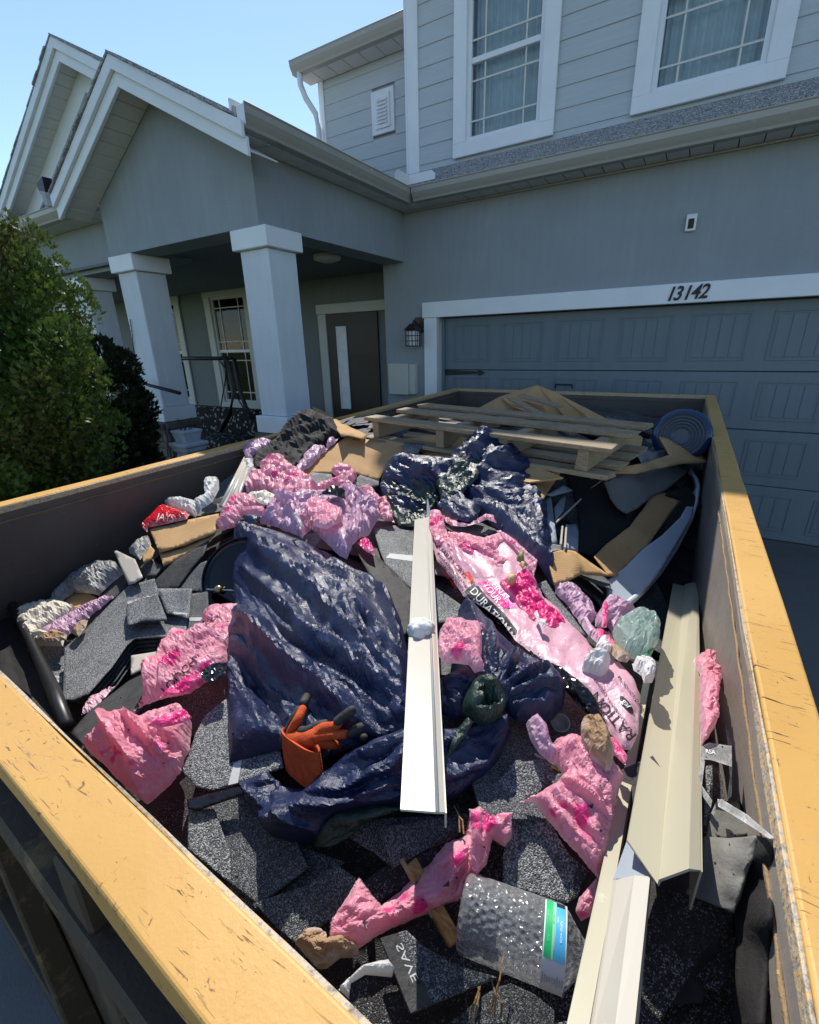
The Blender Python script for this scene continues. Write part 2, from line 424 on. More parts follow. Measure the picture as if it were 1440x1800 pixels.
column(-3.535, 3.085); column(-5.47, 3.085); column(-7.44, 3.54)

# gutters: ogee profile (out, up)
PROF = [(0, 0), (.075, 0), (.082, .02), (.10, .045), (.118, .075), (.122, .118), (.130, .122), (.130, .132), (.112, .132), (.10, .09), (.075, .03), (.012, .012), (.012, .13), (0, .13)]
def gutter(a, b, out, mat=None):
    """a, b: back-bottom end points, out: unit outward vector"""
    a = np.array(a, float); b = np.array(b, float); o = np.array(out, float)
    P = [a + o * u + np.array([0, 0, v]) for u, v in PROF]
    g = MB().prism(P, np.zeros(3), b - a).build('gutter', mat or M['gutter'], house, bevel=.003)
    return g
ZS = zz(1.47)
gutter((-2.92 - .13 + .13, 4.955 + .13, ZS - .01), (5.2, 5.085, ZS - .01), (0, -1, 0))
gutter((-3.05, 2.76, ZS - .01), (-3.05, 5.083, ZS - .01), (1, 0, 0))
gutter((-11, 3.26, ZS - .01), (-5.70, 3.26, ZS - .01), (0, -1, 0))
box('gutter_end_cap', -3.0, -2.925, 2.748, 2.757, ZS - .012, ZS + .105, WH, house, bevel=.003)
box('eave_fascia', -3.068, -3.052, 2.75, 5.08, ZS - .012, ZS + .16, WH, house)
# splash guard in the inside corner of the gutters
MB().box(-3.18, -2.955, 4.985, 4.992, ZS + .10, ZS + .235).build('splash_guard', WH, house, bevel=.003)
box('splash_guard', -2.957, -2.95, 4.993, 5.0, ZS + .10, ZS + .235, WH, house)
sg = MB().prism([(-2.952, 4.99, ZS + .10), (-2.64, 4.99, ZS + .10), (-2.64, 4.99, ZS + .20), (-2.68, 4.99, ZS + .235), (-2.952, 4.99, ZS + .235)], np.zeros(3), np.array([0, .006, 0])); sg.build('splash_guard', WH, house)
sg = MB().prism([(-2.955, 4.985, ZS + .10), (-2.955, 4.72, ZS + .10), (-2.955, 4.72, ZS + .19), (-2.955, 4.78, ZS + .235), (-2.955, 4.985, ZS + .235)], np.zeros(3), np.array([-.006, 0, 0])); sg.build('splash_guard', WH, house)

# soffits, panel by panel
def soffit_run(x0, x1, y0, y1, z, n, along='x'):
    for i in range(n):
        if along == 'x':
            a = x0 + (x1 - x0) * i / n; b = x0 + (x1 - x0) * (i + 1) / n
            box('soffit_panel', a + .004, b - .004, y0, y1, z, z + .012 + .003 * (i % 2), M['soffit'], house, bevel=.003)
        else:
            a = y0 + (y1 - y0) * i / n; b = y0 + (y1 - y0) * (i + 1) / n
            box('soffit_panel', x0, x1, a + .004, b - .004, z, z + .012 + .003 * (i % 2), M['soffit'], house, bevel=.003)
soffit_run(-3.225, 4.6, 5.086, GY - .003, ZS - .012, 46)
soffit_run(-3.222, -3.052, 2.78, 5.08, ZS - .013, 15, 'y')
soffit_run(-9.5, -5.47, 3.262, 3.497, ZS - .014, 26)
box('soffit_vent_strip', -3.2, 4.6, GY - .03, GY - .004, ZS - .03, ZS - .015, M['gutter'], house)

# raking eaves of a gable
def rake(rx, rz, xl, xr, yf, yw, n):
    """rx, rz ridge; boards at the front plane yf, soffit back to the wall plane yw"""
    for x_end in (xl, xr):
        ze = gz(x_end, rx, rz)
        def quad(h0, h1, y0, y1, name, mat):
            P = [(rx, y0, rz - h0), (x_end, y0, ze - h0), (x_end, y0, ze - h1), (rx, y0, rz - h1)]
            MB().prism(P, np.zeros(3), np.array([0, y1 - y0, 0])).build(name, mat, house, bevel=.003)
        quad(.018, .115, yf - .03, yf, 'rake_board', WH)
        quad(.100, .215, yf + .002, yf + .03, 'rake_board', WH)
        L = abs(x_end - rx)
        for i in range(n):
            a, b = i / n, (i + 1) / n; g = .004 / L
            xa, xb = rx + (x_end - rx) * (a + g), rx + (x_end - rx) * (b - g)
            za, zb = gz(xa, rx, rz) - .185, gz(xb, rx, rz) - .185
            P = [(xa, yf + .032, za), (xb, yf + .032, zb), (xb, yf + .032, zb + .012), (xa, yf + .032, za + .012)]
            MB().prism(P, np.zeros(3), np.array([0, yw - yf - .034, 0])).build('soffit_panel', M['soffit'], house, bevel=.003)
def roof_courses(rx, rz, x_end, y0, y1, step=.13):
    L = abs(x_end - rx); n = int(L / step); sg = 1 if x_end > rx else -1; r = random.Random(int(rx * 100) + sg)
    for i in range(n):
        xa = rx + sg * L * i / n; xb = rx + sg * (L * (i + 1) / n + .02)
        za, zb = gz(xa, rx, rz), gz(xb, rx, rz)
        j = r.uniform(-.012, .008)
        P = [(xa, y0 + j, za - .018), (xb, y0 + j, zb - .012), (xb, y0 + j, zb + .006), (xa, y0 + j, za + .0)]
        MB().prism(P, np.zeros(3), np.array([0, y1 - y0, 0])).build('shingle_course', M['roof'], house)
rake(RX, RZ1, -5.70, -2.935, 2.745, 3.042, 11)
roof_courses(RX, RZ1, -3.05, 2.70, 5.9); roof_courses(RX, RZ1, -5.66, 2.70, 5.9)
box('eave_block', -5.66, -5.475, 2.95, 3.043, zz(1.45), zz(1.62), WH, house)
# second gable behind, left
RX2, RZ2 = -6.27, zz(3.11)
rake(RX2, RZ2, -8.9, -4.4, 3.40, 3.64, 20)
roof_courses(RX2, RZ2, -4.4, 3.36, 8); roof_courses(RX2, RZ2, -8.95, 3.36, 8)
for k in range(9):                                                  # siding under its rake
    z0 = zz(1.72) + k * .16
    hw = (RZ2 - .20 - (z0 + .16)) / S
    if hw > .05: MB().prism([(RX2 - hw - .2, 3.642, z0), (RX2 + hw, 3.642, z0), (RX2 + hw, 3.658, z0 + .166), (RX2 - hw - .1, 3.658, z0 + .166)], np.zeros(3), np.array([0, .02, 0])).build('siding_board', M['siding'], house)
box('gable_backing', -8.6, -4.6, 3.80, 3.9, zz(1.5), zz(2.0), ST, house)
for sg in (-1, 1):
    P = [(RX2, 3.615, RZ2 - .17), (RX2 + sg * 2.6, 3.615, RZ2 - .17 - S * 2.6), (RX2 + sg * 2.6, 3.615, RZ2 - .40 - S * 2.6), (RX2, 3.615, RZ2 - .40)]
    MB().prism(P, np.zeros(3), np.array([0, .024, 0])).build('frieze_board', WH, house)
for i in range(5):                                                  # little pent roof over the recessed beam
    t0, t1 = i / 5, (i + 1.15) / 5
    P = [(-11, 3.15 + .6 * t0, zz(1.585) + .30 * t0), (-11, 3.15 + .6 * t1, zz(1.585) + .30 * t1), (-11, 3.15 + .6 * t1, zz(1.57) + .30 * t1), (-11, 3.15 + .6 * t0, zz(1.57) + .30 * t0 - .008)]
    MB().prism(P, np.zeros(3), np.array([5.3, 0, 0])).build('shingle_course', M['roof'], house)
# roof edge flap where gable and gutter meet
fl = MB(); p0 = at_y(83, 335, 3.12)
fl.prism([(p0[0] - .05, 3.05, p0[2] + .05), (p0[0] + .11, 3.05, p0[2] + .10), (p0[0] + .1, 3.05, p0[2] - .04), (p0[0] - .01, 3.05, p0[2] - .05)], np.zeros(3), np.array([0, .12, 0])).build('flashing_flap', M['black'], house)
fl = MB(); fl.tube([(p0[0] + .02, 3.10, p0[2] - .16), (p0[0] + .04, 3.10, p0[2] - .03)], [.05, .07], 8).build('flashing_flap', M['urn'], house)

# skirt roof over the garage
for i in range(6):
    t0, t1 = i / 6, (i + 1.12) / 6
    P = [(-3.3, 4.97 + .63 * t0, zz(1.60) + .32 * t0 + .012), (-3.3, 4.97 + .63 * t1, zz(1.60) + .32 * t1), (-3.3, 4.97 + .63 * t1, zz(1.58) + .32 * t1), (-3.3, 4.97 + .63 * t0, zz(1.58) + .32 * t0)]
    MB().prism(P, np.zeros(3), np.array([8.5, 0, 0])).build('shingle_course', M['roof'], house)
box('fascia', -2.9, 5.2, 5.087, 5.11, ZS, zz(1.585), WH, house)

# upper storey
WY = 5.6; WIN = [(-2.715, -1.605), (-.90, .245), (1.5, 2.65)]; WB, WT = zz(1.95), zz(3.62)
def siding(x0, x1, y, zb, zt, cuts, exp=.178):
    z = zb
    while z < zt:
        segs = [(x0, x1)]
        for a, b, c, d in cuts:
            if z + exp > c + .02 and z < d - .02:
                segs = [q for s in segs for q in (((s[0], min(s[1], a)), (max(s[0], b), s[1])) if s[0] < b and s[1] > a else (s,)) if q[1] - q[0] > .02]
        for a, b in segs:
            z1 = min(z + exp, zt)
            P = [(a, y - .012, z), (a, y + .012, z), (a, y + .012, z1 + .012), (a, y - .001, z1 + .012)]
            MB().prism(P, np.zeros(3), np.array([b - a, 0, 0])).build('siding_board', M['siding'], house, bevel=.0015)
        z += exp
box('upper_wall', -3.3, 6, WY + .22, 9, zz(1.5), zz(4.2), M['curtain'], house)
wall_open('sheathing', -3.3, 6, WY + .013, WY + .215, zz(1.5), zz(4.18), ST, [(a + .10, b - .10, WB + .08, WT - .10) for a, b in WIN])
siding(-3.16, 5.2, WY, zz(1.80), zz(4.15), [(a + .03, b - .03, WB + .05, WT - .05) for a, b in WIN])
box('corner_board', -3.305, -3.16, WY - .03, WY + .011, zz(1.78), zz(3.98), WH, house, bevel=.004)
box('corner_board', -3.33, -3.306, WY - .03, WY + .12, zz(1.78), zz(3.98), WH, house, bevel=.004)
eave = MB().box(-3.65, 5.6, 5.05, 5.59, zz(4.18), zz(4.2)); eave.build('upper_soffit', M['soffit'], house)
MB().prism([(-3.65, 5.03, zz(4.19)), (-3.65, 5.03, zz(4.24)), (-3.65, 9, zz(6.15)), (-3.65, 9, zz(6.1)), (-3.65, 5.6, zz(4.4))], np.zeros(3), np.array([9.25, 0, 0])).build('upper_roof', M['roof'], house)
# recessed part of the upper storey
box('upper_recess_wall', -4.92, -3.331, 6.014, 9, zz(1.5), zz(3.40), ST, house)
siding(-4.84, -3.335, 6.0, zz(1.62), zz(3.30), [(-4.07, -3.73, zz(2.55), zz(3.0))])
box('corner_board', -4.925, -4.84, 5.975, 6.012, zz(1.6), zz(3.31), WH, house, bevel=.004)
soffit_run(-5.06, -3.34, 5.74, 5.99, zz(3.31), 7)
gutter((-5.08, 5.745, zz(3.31)), (-3.335, 5.745, zz(3.31)), (0, -1, 0))
MB().prism([(-5.08, 5.72, zz(3.43)), (-5.08, 9, zz(4.9)), (-5.08, 9, zz(4.7)), (-5.08, 5.75, zz(3.40))], np.zeros(3), np.array([1.74, 0, 0])).build('upper_roof', M['roof'], house)
ds = MB(); ds.tube([(-4.98, 5.70, zz(3.33)), (-4.98, 5.70, zz(3.20)), (-4.96, 5.76, zz(3.08)), (-4.93, 5.90, zz(2.95)), (-4.925, 5.93, zz(2.80)), (-4.925, 5.93, zz(1.4))], .038, 10)
ds.build('downspout', WH, house, smooth=True)
# gable vent with louvres
vt = box('louvre_vent', -4.07, -3.73, 5.965, 5.999, zz(2.55), zz(3.0), WH, house, bevel=.004)
box('vent_rim', -3.80, -3.785, 5.945, 5.964, zz(2.60), zz(2.95), WH, vt, bevel=.002); box('vent_rim', -4.0, -3.801, 5.945, 5.964, zz(2.60), zz(2.62), WH, vt, bevel=.002)
for k in range(7):
    z = zz(2.65) + k * .038
    MB().prism([(-3.98, 5.945, z), (-3.98, 5.964, z + .02), (-3.98, 5.964, z + .03), (-3.98, 5.945, z + .012)], np.zeros(3), np.array([.15, 0, 0])).build('louvre', WH, vt)

# windows
def window(x0, x1, zb, zt, y, trim, head, mat, blind, inset=.055, rail=True, sill=.13):
    wn_ = thing('window', None, None, ((x0 + x1) / 2, y, zb)); wn_.parent = house; wn_.location = Vector(wn_.location) - house.location
    gx0, gx1, gb, gt = x0 + trim, x1 - trim, zb + sill, zt - head
    box('window_trim', x0, gx0, y - .035, y, zb + sill, zt - head, mat, wn_, bevel=.004); box('window_trim', gx1, x1, y - .035, y, zb + sill, zt - head, mat, wn_, bevel=.004)
    box('window_trim', x0 - .02 * (head > .18), x1 + .02 * (head > .18), y - .04, y, zt - head, zt, mat, wn_, bevel=.004); box('window_trim', x0, x1, y - .038, y, zb, zb + sill, mat, wn_, bevel=.004)
    f = .045; fr = MB(); fy0, fy1 = y + .0, y + inset
    fr.box(gx0 - .005, gx0 + f, fy0, fy1, gb, gt).box(gx1 - f, gx1 + .005, fy0, fy1, gb, gt).box(gx0 + f, gx1 - f, fy0, fy1, gb - .005, gb + f).box(gx0 + f, gx1 - f, fy0, fy1, gt - f, gt + .005)
    fr.build('window_frame', M['white'] if mat is not M['beige'] else M['beige'], wn_, bevel=.003)
    a0, a1, b0, b1 = gx0 + f, gx1 - f, gb + f, gt - f; zm = (b0 + b1) / 2
    if rail: box('meeting_rail', a0, a1, y + .004, y + .05, zm - .025, zm + .025, M['white'], wn_, bevel=.003)
    spans = [(b0, zm - .025), (zm + .025, b1)] if rail else [(b0, b1)]
    for q, (s0, s1) in enumerate(spans):
        yy = y + .03 + .012 * (1 - q)
        box('pane', a0, a1, yy, yy + .004, s0, s1, M['glass'], wn_)
        wbar = .008; px = .14 * (a1 - a0) / .7; pz = .14
        for xb in (a0 + px, a1 - px): box('grille_bar', xb - wbar, xb + wbar, yy - .012, yy - .004, s0, s1, M['soffit'], wn_)
        for zb_ in ((s0 + pz, s1 - pz) if rail else (s0 + pz, s1 - pz)): box('grille_bar', a0, a1, yy - .018, yy - .013, zb_ - wbar, zb_ + wbar, M['soffit'], wn_)
    cu = MB(); nx = 60
    for i in range(nx):
        xa, xb = a0 + (a1 - a0) * i / nx, a0 + (a1 - a0) * (i + 1) / nx
        ya, yb = y + .13 + .012 * math.sin(i * 1.1), y + .13 + .012 * math.sin((i + 1) * 1.1)
        cu.add([(xa, ya, b0), (xb, yb, b0), (xb, yb, b1), (xa, ya, b1)], [(0, 1, 2, 3)])
    if blind is M['curtain']: cu.build('curtain', blind, wn_, smooth=True)
    else:
        bl = MB(); z = b0
        while z < b1: bl.prism([(a0, y + .10, z), (a0, y + .125, z + .03), (a0, y + .127, z + .028), (a0, y + .102, z - .002)], np.zeros(3), np.array([a1 - a0, 0, 0])); z += .032
        bl.build('blind', blind, wn_)
    return wn_
for a, b in WIN: window(a, b, WB, WT, WY - .0125, .15, .15, WH, M['curtain'])
# room behind each upper pane is closed off by the wall; porch windows
window(-7.98, -6.75, zz(-1.08), zz(1.10), 5.99, .16, .20, M['beige'], M['blind'])
window(-9.95, -8.74, zz(-1.08), zz(1.09), 5.99, .16, .20, M['beige'], M['blind'])

# front door
fd = box('front_door', -5.085, -4.12, 5.965, 5.998, .13, zz(.485), M['dark_door'], house, bevel=.004)
box('door_trim', -5.25, -5.09, 5.95, 5.997, .12, zz(.485), M['beige'], house, bevel=.004)
box('door_trim', -5.27, -3.34, 5.945, 5.997, zz(.487), zz(.625), M['beige'], house, bevel=.004)
l0, l1 = at_y(590, 574, 5.95), at_y(608, 574, 5.95)
LX0, LX1, LT, LB = l0[0], l1[0], l0[2], l0[2] - 1.25
fr = MB(); fr.box(LX0, LX0 + .022, 5.945, 5.964, LB, LT).box(LX1 - .022, LX1, 5.945, 5.964, LB, LT).box(LX0 + .022, LX1 - .022, 5.945, 5.964, LT - .03, LT).box(LX0 + .022, LX1 - .022, 5.945, 5.964, LB, LB + .03)
for q in (.28, .5, .74): fr.box(LX0 + .022, LX1 - .022, 5.947, 5.964, LT - q * 1.25 - .012, LT - q * 1.25 + .012)
fr.build('door_lite_frame', M['white'], fd, bevel=.003)
box('pane', LX0 + .022, LX1 - .022, 5.9575, 5.9635, LB + .03, LT - .03, M['curtain'], fd)
MB().lathe([(0, 0), (.16, 0), (.15, .05), (.05, .08), (0, .08)], frame_from((0, 0, -1), None, at_z(575, 448, zz(.985)))).build('ceiling_light', M['beige'], house, smooth=True)

# garage door and its surround
box('garage_header', -2.965, 2.565, GY - .045, GY - .002, zz(.308), zz(.478), WH, house, bevel=.005)
for xa, xb in ((-2.945, OX0), (OX1, 2.545)):
    box('garage_jamb', xa, xb, GY - .035, GY - .003, -.02, zz(.306), WH, house, bevel=.004)
box('jamb_return', OX0 + .002, OX0 + .012, GY - .002, GY + .10, -.02, zz(.305), M['beige'], house)
box('door_stop', OX0 + .013, OX0 + .05, GY + .085, GY + .10, -.02, zz(.30), M['gdoor'], house)
GD = GY + .11
gd = thing('garage_door', None, None, (-.2, GD, 0)); gd.parent = house; gd.location = Vector((-.2, GD, 0)) - house.location
DW = OX1 - OX0 - .03; nP = 8
rows = [(0.0, .533), (.533, 1.066), (1.066, 1.60), (1.60, OT - .004)]
pp = [(-2.62, -2.19), (-2.05, -1.585)]
for ri, (z0, z1) in enumerate(rows):
    box('door_section', OX0 + .014, OX1 - .014, GD, GD + .045, z0 + .003, z1 - .003, M['gdoor'], gd, bevel=.006, seg=2)
    for k in range(nP):
        xc = OX0 + .40 + k * (DW - .74) / (nP - 1); hw = .235
        a, b, c, d = xc - hw, xc + hw, z0 + .095, z1 - .085
        pn = MB(); t = .016
        for (u0, u1, v0, v1) in ((a, b, d - t, d), (a, b, c, c + t), (a, a + t, c + t, d - t), (b - t, b, c + t, d - t)):
            pn.box(u0, u1, GD - .007, GD - .0005, v0, v1)
        nb = 4; wd = (b - a - 2 * t - .03) / nb
        for q in range(nb):
            u0 = a + t + .015 + q * wd
            pn.box(u0 + .003, u0 + wd - .003, GD - .005, GD - .0005, c + t + .015, d - t - .015)
        pn.build('door_panel', M['gdoor'], gd, bevel=.003)
sh = [(-2.62, 1.50)]
P = [(OX0 + .05, GD - .012, 1.535), (OX0 + .05, GD - .012, 1.600), (OX0 + .50, GD - .012, 1.583), (OX0 + .50, GD - .012, 1.60), (OX0 + .53, GD - .012, 1.60), (OX0 + .59, GD - .012, 1.568), (OX0 + .53, GD - .012, 1.536), (OX0 + .50, GD - .012, 1.536), (OX0 + .50, GD - .012, 1.553)]
MB().prism(P, np.zeros(3), np.array([0, .008, 0])).build('strap_hinge', M['iron'], gd, bevel=.002)
hp = at_y(992, 677, GD)
MB().tube([(hp[0] - .09, GD, hp[2] - .03), (hp[0] - .09, GD - .04, hp[2] + .01), (hp[0] + .09, GD - .04, hp[2] + .01), (hp[0] + .09, GD, hp[2] - .03)], .008, 8).build('lift_handle', M['iron'], gd)
box('garage_light_block', OX0 - .3, OX1 + .3, GD + .3, GD + .4, -.2, 3.0, M['black'], house)  # unseen black backing, added to stop light leaking between the door sections
box('garage_seal', OX0 + .02, OX1 - .02, GD - .01, GD + .03, -.012, .004, M['black'], gd)

# house number: five black numerals on the header
def text_mesh(s, size=1.0, shear=0.0, extrude=0.0, subdiv=0, offset=0.0):
    cu = bpy.data.curves.new('numeral', 'FONT'); cu.body = s; cu.size = size; cu.shear = shear; cu.extrude = extrude; cu.offset = offset
    cu.resolution_u = 4; cu.align_x = 'CENTER'; cu.align_y = 'CENTER'
    o = bpy.data.objects.new('numeral', cu); COL.objects.link(o)
    dg = bpy.context.evaluated_depsgraph_get(); me = bpy.data.meshes.new_from_object(o.evaluated_get(dg))
    bpy.data.objects.remove(o); bpy.data.curves.remove(cu)
    bm = bmesh.new(); bm.from_mesh(me); bpy.data.meshes.remove(me)
    bmesh.ops.triangulate(bm, faces=bm.faces)
    for _ in range(subdiv):
        L = [e for e in bm.edges if e.calc_length() > size * .12]
        if not L: break
        bmesh.ops.subdivide_edges(bm, edges=L, cuts=1); bmesh.ops.triangulate(bm, faces=bm.faces)
    bm.verts.ensure_lookup_table()
    V = np.array([v.co[:] for v in bm.verts]); F = [[v.index for v in f.verts] for f in bm.faces]; bm.free()
    return V, F
for i, ch in enumerate('13142'):
    pc = at_y([1178, 1191, 1207, 1222, 1237][i], [518, 517, 516, 514, 513][i], GY - .05)
    V, F = text_mesh(ch, .165, .28, .004, 0, .0035)
    obj('house_numeral', [(pc[0] + v[0] * .85, GY - .0505 - v[2], pc[2] + v[1]) for v in V], F, M['iron'], house)

# ---------------------------------------------------------------- things fixed to the walls
sp = at_y(1216, 392, GY)
se = thing('motion_sensor', 'small white wall sensor with dark lens high above the garage door', 'sensor', (sp[0], GY, sp[2]))
K_ = .58
def sq_(dx, y, dz): return (sp[0] + dx * K_, GY - y * K_, sp[2] + dz * K_)
MB().prism([sq_(-.075, .001, -.115), sq_(-.075, .001, .115), sq_(-.075, .045, .115), sq_(-.075, .085, .06), sq_(-.075, .06, -.115)], np.zeros(3), np.array([.14 * K_, 0, 0])).build('sensor_body', M['sensor_w'], se, bevel=.006, seg=2)
obj('sensor_lens', [sq_(-.045, .0655, -.085), sq_(.035, .0655, -.085), sq_(.035, .084, .045), sq_(-.045, .084, .045)], [(0, 1, 2, 3)], M['black'], se, solid=.004)
lp = at_y(728, 590, GY - .12)
la = thing('wall_lantern', 'bronze caged wall lantern beside the white garage door jamb', 'wall light', (lp[0], GY, lp[2]))
lx, lz = lp[0], lp[2] - .03; ly = GY - .14
cage = MB()
for dx in (-.07, -.023, .023, .07):
    for dy in (-.07, .07): cage.tube([(lx + dx, ly + dy, lz - .09), (lx + dx, ly + dy, lz + .09)], .005, 6)
for dy in (-.023, .023):
    for dx in (-.07, .07): cage.tube([(lx + dx, ly + dy, lz - .09), (lx + dx, ly + dy, lz + .09)], .005, 6)
for z in (-.09, -.03, .03, .09):
    cage.tube([(lx - .07, ly - .07, lz + z), (lx + .07, ly - .07, lz + z), (lx + .07, ly + .07, lz + z), (lx - .07, ly + .07, lz + z), (lx - .07, ly - .07, lz + z)], .005, 6)
cage.build('cage', M['bronze'], la)
MB().box(lx - .055, lx + .055, ly - .055, ly + .055, lz - .085, lz + .085).build('lantern_glass', M['curtain'], la, bevel=.01)
rf = MB(); rf.add([(lx - .085, ly - .085, lz + .095), (lx + .085, ly - .085, lz + .095), (lx + .085, ly + .085, lz + .095), (lx - .085, ly + .085, lz + .095), (lx - .03, ly - .03, lz + .165), (lx + .03, ly - .03, lz + .165), (lx + .03, ly + .03, lz + .165), (lx - .03, ly + .03, lz + .165)],
       [(0, 1, 5, 4), (1, 2, 6, 5), (2, 3, 7, 6), (3, 0, 4, 7), (4, 5, 6, 7), (3, 2, 1, 0)]); rf.build('lantern_roof', M['bronze'], la)
MB().tube([(lx, GY - .005, lz + .14), (lx, ly + .02, lz + .20), (lx, ly, lz + .165)], .012, 8).build('arm', M['bronze'], la, smooth=True)
MB().box(lx - .05, lx + .09, GY - .02, GY - .001, lz + .06, lz + .24).build('wall_plate', M['bronze'], la, bevel=.02, seg=2)
bx = at_y(690, 636, GY - .12)
mb = thing('meter_box', 'putty coloured utility control box on the wall between door recess and garage', 'utility box', (-3.29, GY, zz(-.6)))
box('cabinet', -3.44, -3.145, GY - .115, GY - .001, zz(-.60), zz(-.215), M['boxgrey'], mb, bevel=.006, seg=2)
box('side_panel', -3.142, -3.06, GY - .095, GY - .001, zz(-.595), zz(-.22), M['boxgrey'], mb, bevel=.006)
box('switch', -3.12, -3.08, GY - .103, GY - .096, zz(-.32), zz(-.27), M['beige'], mb, bevel=.003); box('switch', -3.125, -3.085, GY - .103, GY - .096, zz(-.56), zz(-.52), M['beige'], mb, bevel=.003)

# ---------------------------------------------------------------- neighbour glimpsed through the porch
ny0 = at_x(176, 537, -14.5)[1]
nb = thing('neighbour_house', 'olive walled neighbour house with white eave seen past the far column', 'house', (-19, 9, 0))
e0 = at_x(200, 528, -14.5); e1 = at_x(200, 546, -14.5)
box('wall', -22, -14.8, ny0 + .3, 14, -.2, e1[2] - .02, M['olive'], nb)
for k in range(3): box('fascia_board', -22.2, -14.5 + .04 * k, ny0, 14.3, e1[2] + (e0[2] - e1[2]) * k / 3 + .01, e1[2] + (e0[2] - e1[2]) * (k + 1) / 3 - .01, WH, nb)
MB().prism([(-14.35, ny0 - .1, e0[2]), (-18.5, ny0 - .1, e0[2] + 1.2), (-22.6, ny0 - .1, e0[2])], np.zeros(3), np.array([0, 14.4 - ny0, 0])).build('roof', M['roof'], nb)
# ---------------------------------------------------------------- the dumpster
def rimz(y): return zz(-.465 + .0129 * y)
NL, NR, BR, BL = np.array([-1.909, .143]), np.array([.215, .058]), np.array([.158, 4.248]), np.array([-2.037, 4.263])
OUT = [NL, NR, BR, BL]
def inset(P, d):
    n = len(P); c = sum(P) / n; L = []
    for i in range(n):
        a, b = P[i], P[(i + 1) % n]; t = (b - a) / np.linalg.norm(b - a); nn = np.array([-t[1], t[0]]); L.append((a + nn * d, t))
    R = []
    for i in range(n):
        (p, t), (q, u) = L[i - 1], L[i]
        k = np.linalg.solve(np.array([t, -u]).T, q - p); R.append(p + t * k[0])
    return R
INN = inset(OUT, .067)
dump = thing('dumpster', 'yellow painted open top steel dumpster full of roofing debris', 'dumpster', (-.9, 2.1, 0))
YE = M['yellow']
def p3(p, dz): return (p[0], p[1], rimz(p[1]) + dz)
def rail(name, P, Q, dz0, dz1, mat, parent=dump, bevel=.004, names=None, seg=3):
    for i in range(4):
        a, b, c, d = P[i], P[(i + 1) % 4], Q[(i + 1) % 4], Q[i]
        v = [p3(a, dz0), p3(b, dz0), p3(c, dz0), p3(d, dz0), p3(a, dz1), p3(b, dz1), p3(c, dz1), p3(d, dz1)]
        mt = mat[i] if isinstance(mat, list) else mat
        # subdivided along its length and gently dented, as battered steel is
        n = 28; V = []; F = []
        for k in range(n + 1):
            t = k / n
            for s, e in ((0, 1), (3, 2), (7, 6), (4, 5)):
                p = np.array(v[s]) * (1 - t) + np.array(v[e]) * t
                w_ = math.sin(math.pi * t) ** .5 if 0 < t < 1 else 0
                p[2] += w_ * (.003 * pnoise(np.array([p[0] * 3.1]), np.array([p[1] * 3.1 + s]), 5)[0]); p[:2] += w_ * .003 * pnoise(np.array([p[0] * 4 + s]), np.array([p[1] * 4]), 8)[0]
                V.append(p)
        for k in range(n):
            for q in range(4): F.append([k * 4 + q, k * 4 + (q + 1) % 4, (k + 1) * 4 + (q + 1) % 4, (k + 1) * 4 + q])
        F.append([0, 1, 2, 3]); F.append([n * 4 + 3, n * 4 + 2, n * 4 + 1, n * 4])
        nm = names[i] if names else name
        o = obj(nm, V, F, mt, parent, bevel=bevel, seg=seg)
        bm = bmesh.new(); bm.from_mesh(o.data); bmesh.ops.recalc_face_normals(bm, faces=bm.faces); bm.to_mesh(o.data); bm.free()
LEDGE = inset(OUT, .0628)
rail('rim_rail', OUT, LEDGE, -.055, 0.0, YE)
rail('worn_rim_edge', inset(OUT, .063), INN, -.022, -.003, M['worn'], bevel=.004, seg=2)
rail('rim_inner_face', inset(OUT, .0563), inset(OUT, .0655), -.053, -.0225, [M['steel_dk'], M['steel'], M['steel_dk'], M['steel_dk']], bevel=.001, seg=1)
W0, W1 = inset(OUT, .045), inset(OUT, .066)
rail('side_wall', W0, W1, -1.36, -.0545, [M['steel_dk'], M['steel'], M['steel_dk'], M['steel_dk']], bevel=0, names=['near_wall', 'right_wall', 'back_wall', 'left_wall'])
fl = MB(); fl.add([p3(p, -1.37) for p in OUT] + [p3(p, -1.32) for p in OUT], [(3, 2, 1, 0), (4, 5, 6, 7), (0, 1, 5, 4), (1, 2, 6, 5), (2, 3, 7, 6), (3, 0, 4, 7)]); fl.build('floor', M['steel_dk'], dump)
# weld beads under the rim
for (P, Q, s) in ((INN[1], INN[2], 1), (INN[0], INN[3], 2)):
    for seg_ in ((.03, .34), (.335, .62), (.64, .97)):
        pts = []; rr = []
        for k in range(40):
            t = seg_[0] + (seg_[1] - seg_[0]) * k / 39; p = P * (1 - t) + Q * t
            pts.append((p[0] + .0008 * math.sin(k * 1.7), p[1], rimz(p[1]) - .052 + .0008 * math.sin(k * .9 + s))); rr.append(.0026 + .0007 * math.sin(k * 2.3 + s))
        MB().tube(pts, rr, 6).build('weld_bead', M['bead'], dump, smooth=True)
